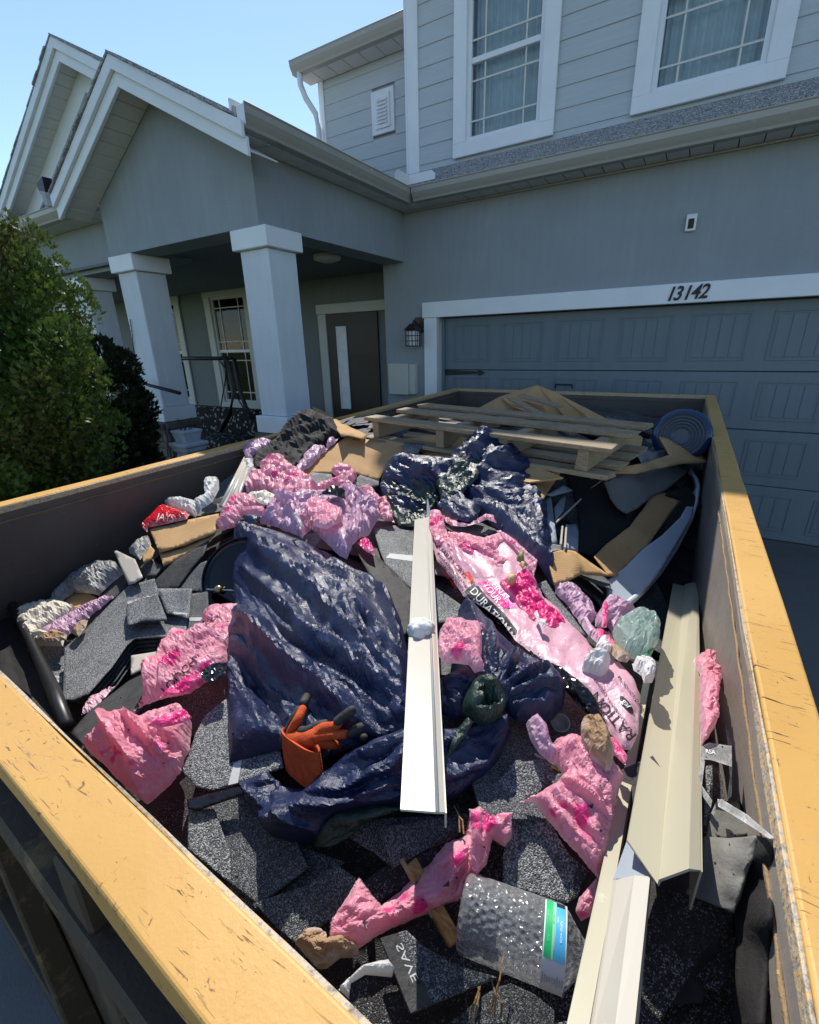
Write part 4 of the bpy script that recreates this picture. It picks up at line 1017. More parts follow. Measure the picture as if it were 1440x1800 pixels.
def sheet(name, poly, mat, parent=None, lift=.02, ctrl=(), puff=0.0, puffw=.05, cr=(.004, .05), seed=1, res=5.0, folds=(), thick=0.0, tear=0.0, flat=0.0, smooth=True, weld=.35, aniso=.45, dirn=None, crisp=True, buck=None, curl=0.0, label=None, cat=None, group=None, octs=4):
    poly3 = [(p[0], p[1], (p[2] if len(p) > 2 else lift)) for p in poly]
    base = np.array([p[:2] for p in poly3]); anch = np.array([p for p in poly3] + list(ctrl))
    # boundary
    B = []
    n = len(base)
    for i in range(n):
        a, b = base[i], base[(i + 1) % n]; m_ = max(1, int(np.linalg.norm(b - a) / res))
        for k in range(m_): B.append(a + (b - a) * k / m_)
    B = np.array(B)
    if tear:
        T = np.roll(B, -1, 0) - np.roll(B, 1, 0); T /= np.maximum(np.linalg.norm(T, axis=1, keepdims=True), 1e-6); s = np.arange(len(B))
        j = pnoise(s * .33 + seed, s * 0 + .5, seed) + .7 * pnoise(s * .9 + seed, s * 0 + 2.5, seed)
        B = B + np.stack([-T[:, 1], T[:, 0]], 1) * (j * tear)[:, None]
    lo, hi = B.min(0), B.max(0)
    r = np.random.default_rng(seed)
    gx, gy = np.meshgrid(np.arange(lo[0], hi[0], res), np.arange(lo[1], hi[1], res * .87)); gx = gx + (np.arange(gx.shape[0]) % 2)[:, None] * res * .5
    G = np.stack([gx.ravel(), gy.ravel()], 1) + r.uniform(-.12, .12, (gx.size, 2)) * res
    G = G[inside(G, B)]
    if len(G):
        dd = np.concatenate([np.sqrt(((G[i:i + 2000, None, :] - B[None]) ** 2).sum(-1)).min(1) for i in range(0, len(G), 2000)])
        G = G[dd > res * .45]
    P = np.vstack([B, G]) if len(G) else B
    res_ = delaunay_2d_cdt([Vector(p) for p in P], [(i, (i + 1) % len(B)) for i in range(len(B))], [], 1, 1e-4)
    P = np.array([v[:] for v in res_[0]]); F = [list(f) for f in res_[2]]
    # height above the pile, blended from the outline's own heights
    w = 1.0 / (((P[:, None, :] - anch[None, :, :2]) ** 2).sum(-1) + 500.0) ** 1.5; L = (w @ anch[:, 2]) / w.sum(1)
    V = on_pile(P, L)
    if flat > 0:
        A = on_pile(anch[:, :2], anch[:, 2]); co = np.linalg.lstsq(np.c_[A[:, :2], np.ones(len(A))], A[:, 2], rcond=None)[0]
        D = rays(P); den = D[:, 2] - co[0] * D[:, 0] - co[1] * D[:, 1]; t = (co[2] - EYE[2]) / np.where(np.abs(den) < 1e-6, -1e-6, den)
        Pl = EYE + D * t[:, None]; V = V * (1 - flat) + Pl * flat
    # normals and the distance to the outline
    sc = np.linalg.norm(V - EYE, axis=1).mean() / FPX
    Bw = V[:len(B)] if len(B) <= len(V) else V
    de = np.concatenate([np.sqrt(((P[i:i + 2000, None, :] - B[None]) ** 2).sum(-1)).min(1) for i in range(0, len(P), 2000)]) * sc
    N = np.zeros_like(V); Fa = np.array(F); fn = np.cross(V[Fa[:, 1]] - V[Fa[:, 0]], V[Fa[:, 2]] - V[Fa[:, 0]])
    s_ = np.sign((fn * (EYE - V[Fa[:, 0]])).sum(1)); s_[s_ == 0] = 1
    if s_.sum() < 0: F = [f[::-1] for f in F]
    fn = fn * s_[:, None]
    for k in range(3): np.add.at(N, Fa[:, k], fn)
    N /= np.maximum(np.linalg.norm(N, axis=1, keepdims=True), 1e-9)
    U = P * sc
    d = np.zeros(len(V)); ef = np.clip(de / .02, weld, 1)
    if puff: s = np.clip(de / puffw, 0, 1); d += puff * np.sqrt(np.maximum(0, 1 - (1 - s) ** 2))
    if cr and cr[0]:
        Uc = U - U.mean(0)
        if dirn is None: ev, evec = np.linalg.eigh(Uc.T @ Uc); ax0 = evec[:, 1]
        else: ax0 = np.array([math.cos(dirn), math.sin(dirn)])
        ua = Uc @ ax0 * aniso; ub = Uc @ np.array([-ax0[1], ax0[0]])
        d += crumple(ua, ub, cr[1], seed, octs) * cr[0] * ef
        if octs > 2: d += crumple(ub, ua / aniso * .8, cr[1] * .36, seed + 5, 2) * cr[0] * .22 * ef
    for (x0, y0, x1, y1, amp, wid) in folds:
        a = np.array([x0, y0]); b = np.array([x1, y1]); ab = b - a; t = np.clip(((P - a) @ ab) / (ab @ ab), 0, 1)
        wob = pnoise(P[:, 0] * .03 + x0, P[:, 1] * .03 + y0, seed) * wid * .35
        q = np.linalg.norm(P - a - t[:, None] * ab, axis=1) + wob
        d += amp * np.clip(1 - np.abs(q) / wid, 0, 1) * np.sqrt(np.clip(4 * t * (1 - t) + .25, 0, 1)) * ef
    V = V + N * d[:, None]
    if buck:
        Uc = U - U.mean(0); ev, evec = np.linalg.eigh(Uc.T @ Uc); dv = evec[:, 1] if dirn is None else np.array([math.cos(dirn), math.sin(dirn)])
        V = buckle(V, N, F, len(B), buck[0], buck[1], buck[2] if len(buck) > 2 else 60, seed, U, dirn=dv, an=aniso, bend=buck[3] if len(buck) > 3 else .12)
        if len(buck) > 4: V = buckle(V, N, F, len(B), buck[4], buck[1] * .34, 40, seed + 21, U, dirn=dv, an=.8, bend=.15)
    if curl: V = V + N * (curl * np.clip(1 - de / .03, 0, 1) ** 2 * (pnoise(U[:, 0] * 8, U[:, 1] * 8, seed) + .3))[:, None]
    used = {i for f in F for i in f}
    if len(used) < len(V):
        mp = {o: i for i, o in enumerate(sorted(used))}; V = V[sorted(used)]; de = de[sorted(used)]; F = [[mp[i] for i in f] for f in F]
    o = obj(name, V, F, mat, parent, smooth=smooth, solid=thick, offset=-1.0)
    if crisp and smooth:                                             # film folds keep their sharp creases
        bm = bmesh.new(); bm.from_mesh(o.data)
        for e in bm.edges:
            if len(e.link_faces) == 2 and e.calc_face_angle(0) > (.30 if buck else .55): e.smooth = False
        bm.to_mesh(o.data); bm.free()
    ea = o.data.attributes.new('edge', 'FLOAT', 'POINT'); ea.data.foreach_set('value', np.exp(-(de / .0045) ** 2).astype(np.float32))
    if label: tag(o, label, cat, group)
    o_b = bvh(V, F); TOPS.append(o_b)
    SH[o.name] = o_b
    return o
SH = {}
BED = None
def cast(px, py, only=None):
    """where the sight line through a spot first meets what lies in the dumpster"""
    d = Vector(rays([[px, py]])[0]).normalized(); best = None
    for b in ([SH[only.name]] if only is not None else TOPS):
        h = b.ray_cast(Vector(EYE), d)
        if h[0] is not None and (best is None or h[3] < best[3]): best = h
    if best is None: p = on_pile([(px, py)], .01)[0]; return Vector(p), Vector((0, 0, 1))
    n = best[1]
    if n.dot(d) > 0: n = -n
    return best[0], n
def print_on(sh, text, o, ax, ay, mat, name='lettering', sub=3, eps=.0012, size=1.0):
    """flat lettering that follows a wrinkled sheet; o: centre, ax / ay: reading direction and letter-height direction"""
    V, F = text_mesh(text, 1.0, 0, 0, sub); W = []
    for v in V:
        p, n = cast(o[0] + v[0] * ax[0] + v[1] * ay[0], o[1] + v[0] * ax[1] + v[1] * ay[1], sh); W.append(p + n * eps)
    return obj(name, W, F, mat, sh)
def patch_on(sh, poly, mat, name, res=5.0, eps=.0009):
    B = []; base = [np.array(p, float) for p in poly]
    for i in range(len(base)):
        a, b = base[i], base[(i + 1) % len(base)]; m_ = max(1, int(np.linalg.norm(b - a) / res))
        B += [a + (b - a) * k / m_ for k in range(m_)]
    B = np.array(B); lo, hi = B.min(0), B.max(0)
    gx, gy = np.meshgrid(np.arange(lo[0], hi[0], res), np.arange(lo[1], hi[1], res)); G = np.stack([gx.ravel(), gy.ravel()], 1); G = G[inside(G, B)] if len(G) else G
    P = np.vstack([B, G]); r = delaunay_2d_cdt([Vector(p) for p in P], [(i, (i + 1) % len(B)) for i in range(len(B))], [], 1, 1e-4)
    W = []
    for v in r[0]:
        p, n = cast(v[0], v[1], sh); W.append(p + n * eps)
    return obj(name, W, [list(f) for f in r[2]], mat, sh)

# ---------------------------------------------------------------- the bed everything lies on
xs = np.arange(-2.04, .16, .02); ys = np.arange(.10, 4.24, .02); BX, BY = np.meshgrid(xs, ys, indexing='ij')
BZ = H(BX, BY) - .02 + .016 * crumple(BX, BY, .22, 3) + .006 * pnoise(BX * 25, BY * 25, 4)
V = np.stack([BX.ravel(), BY.ravel(), BZ.ravel()], 1); ny = len(ys)
F = [[i * ny + j, (i + 1) * ny + j, (i + 1) * ny + j + 1, i * ny + j + 1] for i in range(len(xs) - 1) for j in range(ny - 1)]
tag(obj('debris_bed', V, F, M['shingle_bk'], None, smooth=True), 'dark mass of crushed shingle scraps filling the dumpster under everything', 'debris', kind='stuff')
rs = np.random.default_rng(21)
SCR = 'loose dark asphalt shingle scrap lying in the dumpster debris'
for i in range(190):
    x, y = rs.uniform(-1.85, .08), rs.uniform(.2, 1) ** 1.5 * 3.6 + .05
    w_, h_ = rs.uniform(.05, .13), rs.uniform(.06, .2); a = rs.uniform(0, 6.3); c, s = math.cos(a), math.sin(a)
    V = []; cut = rs.uniform(.5, 1)
    hc = H(x, y); e = .05; sx = (H(x + e, y) - H(x - e, y)) / (2 * e) + rs.normal() * .09; sy = (H(x, y + e) - H(x, y - e)) / (2 * e) + rs.normal() * .09
    n4 = 5
    cv = rs.uniform(-1.2, 1.2)
    for u in np.linspace(-1, 1, n4):
        for v in np.linspace(-1, 1, n4):
            lx, ly = u * w_ * (1 if v < .3 else cut), v * h_; px_, py_ = x + lx * c - ly * s, y + lx * s + ly * c
            px_ = min(max(px_, -1.95), .12); py_ = max(py_, .15)
            V.append((px_, py_, hc - .002 + (px_ - x) * sx + (py_ - y) * sy + cv * lx * lx + rs.uniform(0, .0015)))
    F = [[p * n4 + q, p * n4 + q + 1, (p + 1) * n4 + q + 1, (p + 1) * n4 + q] for p in range(n4 - 1) for q in range(n4 - 1)]
    o = obj('shingle_scrap', V, F, M[['shingle', 'shingle_bk', 'shingle', 'shingle_lt', 'felt'][rs.integers(5)]], None, solid=.004)
    tag(o, SCR, 'shingle scrap', 'loose shingle scraps')
# ================================================================ shingles and felt laid by hand
def shingle(poly, label, mat='shingle', lift=.03, flat=.55, thick=.0032, cr=(.0025, .12), seed=1, name='shingle', cat='shingle', group=None, res=6, **k):
    return sheet(name, poly, M[mat], None, lift, cr=cr, seed=seed, thick=thick, flat=flat, res=res, label=label, cat=cat, group=group, octs=2, **k)
_sh0 = shingle(Q(12, [(60, 1100), (300, 1098), (305, 1250), (295, 1436), (272, 1445), (215, 1330)]), 'flat grey shingle with a pale printed strip against the near left corner', 'shingle_lt', .012, .8, seed=2)
patch_on(_sh0, Q(12, [(205, 1284), (288, 1296), (286, 1334), (222, 1328)]), M['ink_grey'], 'printed_strip')
print_on(_sh0, 'ens C', Q(12, [(250, 1308)])[0], (-7.5, -1.2), (1.2, 8), M['ink'])
STK = [(300, 1110), (420, 1010), (600, 822), (700, 722), (868, 672), (888, 735), (1105, 735), (1080, 920), (1060, 1040), (880, 1045), (740, 1055), (690, 1100), (600, 1230), (450, 1400), (360, 1440), (288, 1440), (298, 1230)]
LAY = ['bottom', 'second from the bottom', 'third from the bottom', 'fourth from the bottom']
for k in range(4):
    j = 4 - k
    poly = [(x + 10 * j, y + 26 * j, .012 + .011 * k) for x, y in STK[6:14]] + [(x, y + 2 * j, .004 + .010 * k) for x, y in STK[14:16]] + [(420, 1150, .012 + .011 * k), (700, 800, .012 + .011 * k)]
    shingle(Q(12, poly), 'bent grey shingle, %s layer of the curved stack on the left' % LAY[k], 'shingle', .02, .1, .0035, seed=10 + k, group='curved stack of bent shingles')
o_ = shingle(Q(12, [(p[0], p[1], .062) for p in STK]), 'large bent grey shingle draped over the top of the curved stack on the left', 'shingle_lt', .062, .1, .0035, seed=15, group='curved stack of bent shingles')
o_ = shingle(Q(12, [(890, 742), (1105, 738), (1085, 925), (945, 888)]), 'square grey shingle tab with a pale strip at its lower edge beside the black lid', 'shingle_lt', .078, .5, .0035, seed=17)
patch_on(o_, Q(12, [(948, 884), (1082, 893), (1072, 922), (945, 912)]), M['ink_grey'], 'printed_strip'); print_on(o_, 'OWENS', Q(12, [(1012, 902)])[0], (-6.5, -.6), (.6, 5.5), M['ink'])
o_ = shingle(Q(12, [(690, 868), (700, 818), (885, 768), (950, 935), (790, 945), (700, 972)]), 'light grey shingle tab with pale printed line lying on top of the curved stack', 'shingle_lt', .090, .4, .0035, seed=18)
patch_on(o_, Q(12, [(700, 822), (780, 790), (884, 768), (886, 780), (785, 804), (702, 838)]), M['ink_grey'], 'printed_strip')
o_ = shingle(Q(12, [(1090, 772), (1205, 755), (1212, 900), (1100, 1030), (1056, 1040), (1082, 920)]), 'grey shingle piece tucked under the rim of the black lid', 'shingle', .055, .5, seed=19)
patch_on(o_, Q(12, [(1085, 920), (1178, 920), (1160, 943), (1075, 942)]), M['ink_grey'], 'printed_strip')
shingle(Q(1, [(372, 1312), (470, 1200), (780, 962), (872, 912), (905, 918), (780, 1140), (690, 1252), (470, 1402)]), 'long smooth dark felt strip lying in front of the curved shingle stack', 'felt', .055, .3, .006, name='felt_strip', cat='roofing felt', seed=22)
shingle(Q(12, [(868, 690), (1000, 560), (1210, 432), (1180, 520), (1100, 610), (1010, 735), (878, 735)]), 'smooth charcoal underlayment piece rising towards the black lid', 'felt', .06, .5, .005, name='felt_strip', cat='roofing felt', seed=23)
shingle(Q(12, [(1010, 740), (1100, 600), (1200, 560), (1215, 640), (1200, 760)]), 'small dark shingle corner pressed against the left rim of the lid', 'shingle', .05, .5, seed=24)
shingle(Q(12, [(780, 600), (850, 540), (920, 600), (870, 660), (800, 660)]), 'small grey shingle corner below the torn brown cardboard scrap', 'shingle', .04, .6, seed=25)
shingle(Q(12, [(520, 800), (650, 640), (700, 650), (705, 710), (610, 800), (560, 830)]), 'dark triangular shingle beside the white metal offcut', 'shingle_bk', .04, .6, seed=26)
# front middle
_o = shingle(Q(6, [(800, 175), (850, 128), (920, 210), (950, 110), (1000, 20), (1100, -60), (1240, 60), (1360, 180), (1380, 270), (1180, 345), (1040, 385), (960, 370), (900, 310), (850, 240)]), 'curved grey shingle sweeping round below the blue tarp and the orange glove', 'shingle_lt', .045, .4, .004, seed=31)
patch_on(_o, Q(6, [(1140, 255), (1180, 240), (1160, 350), (1112, 362)]), M['ink_grey'], 'printed_strip')
shingle(Q(6, [(920, 470), (1180, 350), (1260, 480), (1440, 620), (1500, 760), (1260, 945), (1125, 840), (1050, 660), (960, 640), (920, 640)]), 'large dark shingle slab below the lower fold of the blue tarp', 'shingle', .035, .75, .004, seed=32)
shingle(Q(6, [(915, 480), (1040, 475), (1120, 690), (1125, 840), (1000, 740), (915, 670)]), 'sunlit grey shingle piece next to the near yellow rim', 'shingle_lt', .05, .7, seed=33)
shingle(Q(6, [(910, 430), (1160, 365), (1190, 400), (960, 480), (915, 475)]), 'dark plastic strip lying along the edge of the large shingle slab', 'gloss_black', .06, .6, .003, name='plastic_strip', cat='plastic strip', seed=34)
shingle(Q(4, [(0, 870), (60, 760), (330, 950), (560, 1030), (450, 1130), (180, 1240), (100, 1240), (0, 1000)]), 'broad black shingle slab under the green edged tarp fold', 'shingle', .024, .7, .004, seed=35)
shingle(Q(4, [(540, 900), (700, 840), (1000, 830), (1260, 790), (1290, 600), (1440, 590), (1440, 680), (1090, 880), (1030, 930), (770, 1060), (700, 1000)]), 'dark shingle sheet under the near end of the white flashing', 'shingle', .03, .6, .004, seed=36)
shingle(Q(4, [(705, 880), (1000, 835), (1090, 870), (1000, 930), (770, 1062)]), 'square dark shingle tab right below the cut end of the white flashing', 'shingle', .042, .7, .004, seed=37)
shingle(Q(5, [(100, 830), (150, 780), (220, 790), (285, 890), (350, 1000), (440, 1075), (380, 1180), (330, 1210), (200, 1170), (60, 1130), (60, 1000)]), 'rounded grey shingle with cracked surface above the plastic bottle', 'shingle_lt', .045, .7, .004, seed=38)
shingle(Q(5, [(-60, 800), (100, 600), (250, 580), (290, 660), (200, 740), (70, 800), (-40, 870)]), 'grey shingle corner beside the yellow capped nail', 'shingle_lt', .05, .6, .004, seed=39)
shingle(Q(5, [(390, 1040), (435, 1075), (385, 1180), (335, 1215)]), 'narrow broken shingle edge standing beside the cream strip', 'shingle_bk', .05, .5, .008, seed=40)
_o = shingle(Q(7, [(635, 690), (760, 650), (850, 730), (1000, 820), (1205, 880), (1010, 960), (780, 1055)]), 'triangular dark shingle with an embossed black strip in the front middle', 'shingle', .085, .85, .004, seed=41)
patch_on(_o, Q(7, [(635, 690), (720, 665), (885, 1005), (780, 1055)]), M['felt'], 'tar_strip'); print_on(_o, 'SAVE', Q(7, [(765, 810)])[0], (14, 30), (-16, 9), M['ink_grey'])
shingle(Q(7, [(960, 1108), (1150, 960), (1250, 900), (1380, 960), (1480, 1040), (1480, 1140), (960, 1140)]), 'dark shingle with pine needles at the bottom edge of the picture', 'shingle', .05, .8, .004, seed=42)
shingle(Q(7, [(430, 1000), (490, 900), (620, 870), (700, 900), (790, 1060), (700, 1140), (560, 1140)]), 'black tar coated shingle piece at the near rim under the white plastic', 'shingle_bk', .05, .6, .004, seed=43)
shingle(Q(7, [(20, 520), (280, 430), (420, 330), (520, 400), (440, 560), (230, 720), (130, 640)]), 'dark shingle strip along the near rim beside the pink wrap', 'shingle', .045, .7, .004, seed=44)
shingle(Q(7, [(440, 500), (640, 350), (900, 250), (940, 270), (820, 380), (760, 430), (560, 560)]), 'narrow dark shingle behind the split wooden stick', 'shingle_bk', .035, .6, .004, seed=45)
shingle(Q(7, [(760, 640), (900, 590), (1020, 700), (1240, 770), (1300, 850), (1210, 880), (1000, 820), (850, 735)]), 'dusty black shingle under the clear bottle', 'shingle_bk', .055, .7, .004, seed=46)
# middle valley
shingle(Q(2, [(565, 660), (600, 650), (720, 750), (835, 860), (830, 1030), (800, 1070), (740, 930), (640, 790)]), 'dark grey felt piece between the blue tarp and the white flashing', 'felt', .03, .6, .005, name='felt_strip', cat='roofing felt', seed=47)
_o = shingle(Q(2, [(660, 590), (840, 560), (845, 730), (835, 860), (720, 760), (690, 690)]), 'shaded shingle with a pale strip left of the white flashing top', 'shingle_lt', .025, .6, .005, seed=48)
patch_on(_o, Q(2, [(735, 702), (838, 712), (836, 738), (715, 722)]), M['ink_grey'], 'printed_strip')
shingle(Q(9, [(150, 990), (250, 1050), (480, 1210), (450, 1330), (330, 1390), (190, 1400), (150, 1200)]), 'grey shingle right of the white flashing above the torn pink patch', 'shingle_lt', .03, .6, .005, seed=49)
shingle(Q(9, [(260, 270), (420, 300), (720, 200), (860, 240), (900, 340), (700, 400), (520, 390), (320, 350)]), 'dark shingle showing through the opening of the printed pink wrapper', 'shingle', .045, .6, .005, seed=50)
shingle(Q(10, [(40, 40), (130, 0), (290, 240), (440, 420), (600, 640), (520, 610), (350, 480), (190, 260)]), 'narrow grey shingle strip between the pink wrappers on the right', 'shingle_lt', .055, .5, .004, seed=51)
shingle(Q(16, [(640, 530), (690, 480), (840, 495), (870, 520), (740, 585), (690, 590)]), 'small grey shingle behind the pink wad on the flat cardboard', 'shingle_lt', .055, .5, .005, seed=52)
shingle(Q(16, [(1000, 560), (1060, 500), (1205, 548), (1205, 580), (1080, 620)]), 'grey shingle tab at the foot of the flat cardboard', 'shingle_lt', .05, .5, .005, seed=53)
shingle(Q(2, [(795, 200), (890, 205), (860, 250), (790, 240)]), 'small blue grey shingle square on the shaded cardboard', 'shingle_lt', .06, .7, .005, seed=54)
# right hand side
shingle(Q(8, [(690, 450), (780, 480), (1012, 562), (1022, 602), (880, 762), (750, 960), (655, 1112), (540, 1140), (570, 850), (600, 620), (640, 500)]), 'large sparkling black shingle in the front right corner', 'shingle_bk', .045, .75, .004, seed=55)
shingle(Q(8, [(1010, 690), (1035, 680), (1030, 800), (950, 950), (880, 930), (840, 880)]), 'black shingle edge standing below the large front right shingle', 'shingle_bk', .02, .6, .004, seed=56)
shingle(Q(8, [(880, 195, .06), (1000, 206, .08), (1150, 192, .125), (1125, 300, .11), (1060, 430, .085), (1025, 565, .065), (790, 468, .055), (858, 372, .06)]), 'folded grey underlayment sheet leaning beside the right hand wall', 'underlay', .06, .5, .004, name='underlayment_sheet', cat='underlayment', seed=57, folds=[(930 + 1100 / 2.77, 1470, 930 + 1010 / 2.77, 1590, .006, 6)], cr=(.006, .08))
shingle(Q(8, [(1148, 194, .11), (1218, 210, .165), (1196, 585, .15), (1156, 1112, .12), (1020, 1112, .05), (1040, 700, .05), (1025, 560, .05), (1080, 420, .07)]), 'black hanging side of the underlayment against the right wall', 'black_felt', .02, .4, .004, name='underlayment_flap', cat='underlayment', seed=58)
shingle(Q(14, [(235, 1060), (300, 1090), (430, 1180), (530, 1245), (430, 1290), (300, 1320), (160, 1320), (190, 1160)]), 'dark mottled underlayment piece above the folded grey sheet', 'underlay', .055, .5, .004, name='underlayment_sheet', cat='underlayment', seed=59)
sheet('underlayment_hem', Q(14, [(235, 1050, .07), (262, 1050, .075), (440, 1160, .11), (615, 1310, .17), (588, 1320, .16), (420, 1210, .105), (240, 1100, .07)]), M['grey_film'], None, .07, cr=(.003, .03), seed=60, label='pale rolled hem of underlayment running down to the right wall', cat='underlayment')
_o = sheet('plastic_strap', Q(14, [(120, 700), (180, 672), (330, 695), (330, 835), (190, 790), (130, 785)]), M['grey_film'], None, .09, cr=(.003, .03), seed=61, label='smoky plastic strap printed with white letters near the right wall', cat='plastic strap')
print_on(_o, 'RSA', Q(14, [(185, 738)])[0], (10, 1.5), (-1, -10.5), M['ink_white'])
sheet('plastic_strap', Q(14, [(300, 480), (335, 520), (335, 840), (330, 1030), (300, 1060), (318, 900), (305, 690), (290, 560)]), M['grey_film'], None, .05, cr=(.003, .03), seed=62, label='narrow dark plastic loop standing against the right wall', cat='plastic strap')
sheet('plastic_strap', Q(14, [(130, 740), (115, 860), (90, 950), (100, 985), (190, 1110), (200, 1060), (130, 960), (150, 800)]), M['grey_film'], None, .07, cr=(.002, .03), seed=63, label='clear plastic ribbon curling down beside the cream flashing', cat='plastic strap')
shingle(Q(14, [(160, 830), (205, 820), (200, 1080), (170, 1240), (145, 1230)]), 'thin speckled shingle sliver between the cream flashing and the plastic loop', 'shingle_lt', .045, .4, .004, seed=64)
shingle(Q(14, [(300, 1065), (390, 1070), (430, 1170), (410, 1180)]), 'small dark rounded plastic piece above the underlayment hem', 'gloss_black', .05, .5, .006, seed=65, name='plastic_piece', cat='plastic piece')
# black corrugated edge at the near left corner
tb = MB(); A0 = on_pile([(-60, 960), (20, 1060), (60, 1140), (95, 1215), (118, 1275)], .07)
tb.tube([tuple(p) for p in A0], [.011, .013, .012, .014, .012], 10); cr_ = tb.build('rubber_strip', M['black'], None, smooth=True); tag(cr_, 'black rubber edging strip hanging in the near left corner', 'rubber strip')
sheet('black_flap', Q(1, [(0, 620), (60, 700), (170, 950), (260, 1110), (360, 1290), (300, 1270), (180, 1130), (0, 1000)]), M['black_felt'], None, .035, cr=(.006, .06), seed=66, label='black plastic flap behind the rubber edging in the near left corner', cat='plastic flap')

# ================================================================ cardboard
def card(poly, label, lift=.03, flat=.6, seed=1, mat='card', thick=.005, cr=(.004, .14), **k):
    return sheet('cardboard_piece', poly, M[mat], None, lift, cr=cr, seed=seed, flat=flat, thick=thick, res=6, label=label, cat='cardboard', octs=2, tear=.5, **k)
card(Q(16, [(590, 500), (760, 350), (970, 195), (1115, 228), (1450, 250), (1450, 330), (1310, 385), (1240, 470), (1205, 545), (1040, 490), (930, 450), (840, 490), (690, 480), (640, 530)]), 'large flat corrugated cardboard half in sun in front of the pallet', .035, .35, 71, folds=[(620, 760, 590, 830, .004, 5), (560, 790, 700, 850, .003, 5)])
card(Q(16, [(690, -30), (760, 0), (850, 60), (1000, 140), (1110, 185), (1090, 225), (970, 195), (920, 200), (860, 130), (770, 70)]), 'brown cardboard flap leaning up beside the left wall behind the black felt', .05, .7, 72)
card(Q(12, [(833, 352), (1275, 262), (1252, 380), (1050, 460), (900, 505)]), 'rectangular corrugated cardboard scrap below the red crisp bag', .075, .7, 73)
card(Q(12, [(900, 512), (1060, 462), (1250, 385), (1210, 430), (990, 560), (925, 588)]), 'folded lower flap of the cardboard scrap by the red bag', .06, .6, 74)
card(Q(12, [(845, 465), (868, 490), (850, 545), (800, 568), (792, 530)]), 'small torn brown cardboard scrap near the left wall', .07, .6, 75)
card(Q(12, [(250, 842), (330, 770), (440, 760), (500, 790), (420, 862), (330, 862)]), 'brown cardboard tube end under grey plastic film at the left wall', .04, .4, 76)
card(Q(15, [(40, 695), (300, 600), (240, 700), (120, 880)]), 'pointed sunlit cardboard corner right of the blue tarp bundle', .13, .0, 77)
card(Q(15, [(175, 1240), (300, 1210), (390, 1225), (640, 1402), (450, 1390), (330, 1440), (235, 1470)]), 'sunlit bent cardboard flap right of the blue tarp', .075, .3, 78, folds=[(991, 968, 1022, 1008, .012, 14)])
card(Q(15, [(985, 765), (1175, 835), (1040, 1020), (930, 1180), (780, 1330), (700, 1405), (640, 1402), (530, 1260), (620, 1170), (790, 1040), (900, 900)]), 'long shaded cardboard strip lying across the curved grey lid', .08, .45, 79)
card(Q(15, [(1010, 368), (1100, 385), (1290, 440), (1370, 560), (1180, 570), (1000, 610), (840, 645), (660, 645), (505, 750), (640, 650), (720, 600), (900, 565), (1090, 505)]), 'dark curved cardboard sheet in front of the blue water jug', .17, .0, 80)
card(Q(15, [(1300, 440), (1380, 430), (1390, 540), (1360, 550)]), 'small cardboard piece wedged in the far right corner', .10, .6, 81)
# heap of broken boxes behind the pallet
def world_card(P, label, thick=.006):
    V = np.array(P, float); V[:, 2] += H0
    return tag(obj('cardboard_piece', V, [list(range(len(V)))], M['card'], None, solid=thick), label, 'cardboard')
def hp(px, py, y): return tuple(at_y(px, py, y) - np.array([0, 0, H0]))
world_card([hp(945, 678, 3.1), hp(975, 690, 3.0), hp(1130, 770, 2.5), hp(1125, 800, 2.3), hp(1050, 760, 2.6), hp(1010, 752, 2.7)], 'long sloping cardboard sheet behind the pallet, right side of the box heap')
world_card([hp(880, 698, 3.3), hp(945, 678, 3.1), hp(1015, 755, 2.75), hp(940, 730, 2.9), hp(900, 715, 3.0)], 'crumpled cardboard box side at the peak of the heap behind the pallet')
world_card([hp(900, 700, 2.85), hp(955, 715, 2.8), hp(960, 728, 2.72), hp(895, 712, 2.78)], 'small cardboard flap on the front of the box heap')
world_card([hp(810, 735, 3.2), hp(880, 698, 3.35), hp(930, 730, 3.0), hp(900, 760, 2.6), hp(830, 750, 2.8)], 'brown cardboard sheet under the back edge of the pallet')
world_card([hp(700, 770, 1.95), hp(800, 765, 1.9), hp(900, 800, 1.85), hp(990, 842, 1.62), hp(930, 850, 1.55), hp(800, 830, 1.62)], 'brown cardboard lying flat under the front of the pallet')

# ================================================================ wooden pallet
pal = thing('wooden_pallet', 'weathered wooden pallet lying across the back of the dumpster load', 'pallet', at_z(900, 760, zz(-.40)))
PA, PB = at_z(638, 733, zz(-.322)), at_z(1076, 789, zz(-.338))
e1 = Vector(PB - PA); LEN = e1.length; e1.normalize(); e2 = Vector(at_z(1127, 742, zz(-.322)) - PB); e2 -= e1 * e2.dot(e1); DEP = e2.length; e2.normalize(); e3 = e1.cross(e2).normalized()
def pbox(name, u0, u1, v0, v1, w0, w1, jit=0.0):
    r = random.Random(int(u0 * 1000 + v0 * 777 + w0 * 333)); P = Vector(PA)
    V = []
    for u in (u0, u1):
        for v in (v0, v1):
            for w in (w0, w1): V.append(P + e1 * (u + r.uniform(-jit, jit)) + e2 * (v + r.uniform(-jit, jit) * .4) + e3 * (w + r.uniform(-jit, jit) * .15))
    return obj(name, V, [(0, 1, 3, 2), (4, 6, 7, 5), (0, 4, 5, 1), (2, 3, 7, 6), (0, 2, 6, 4), (1, 5, 7, 3)], M['pallet'], pal, bevel=.002)
for v in (0.0, .34 * DEP / .7, DEP - .085): pbox('deck_board', 0, LEN, v, v + .085, -.017, 0, .008)
for u in (.05, LEN * .37, LEN * .63, LEN - .12): pbox('stringer', u, u + .04, .012, DEP - .01, -.095, -.018, .004)
NB_ = max(3, int(DEP / .125))
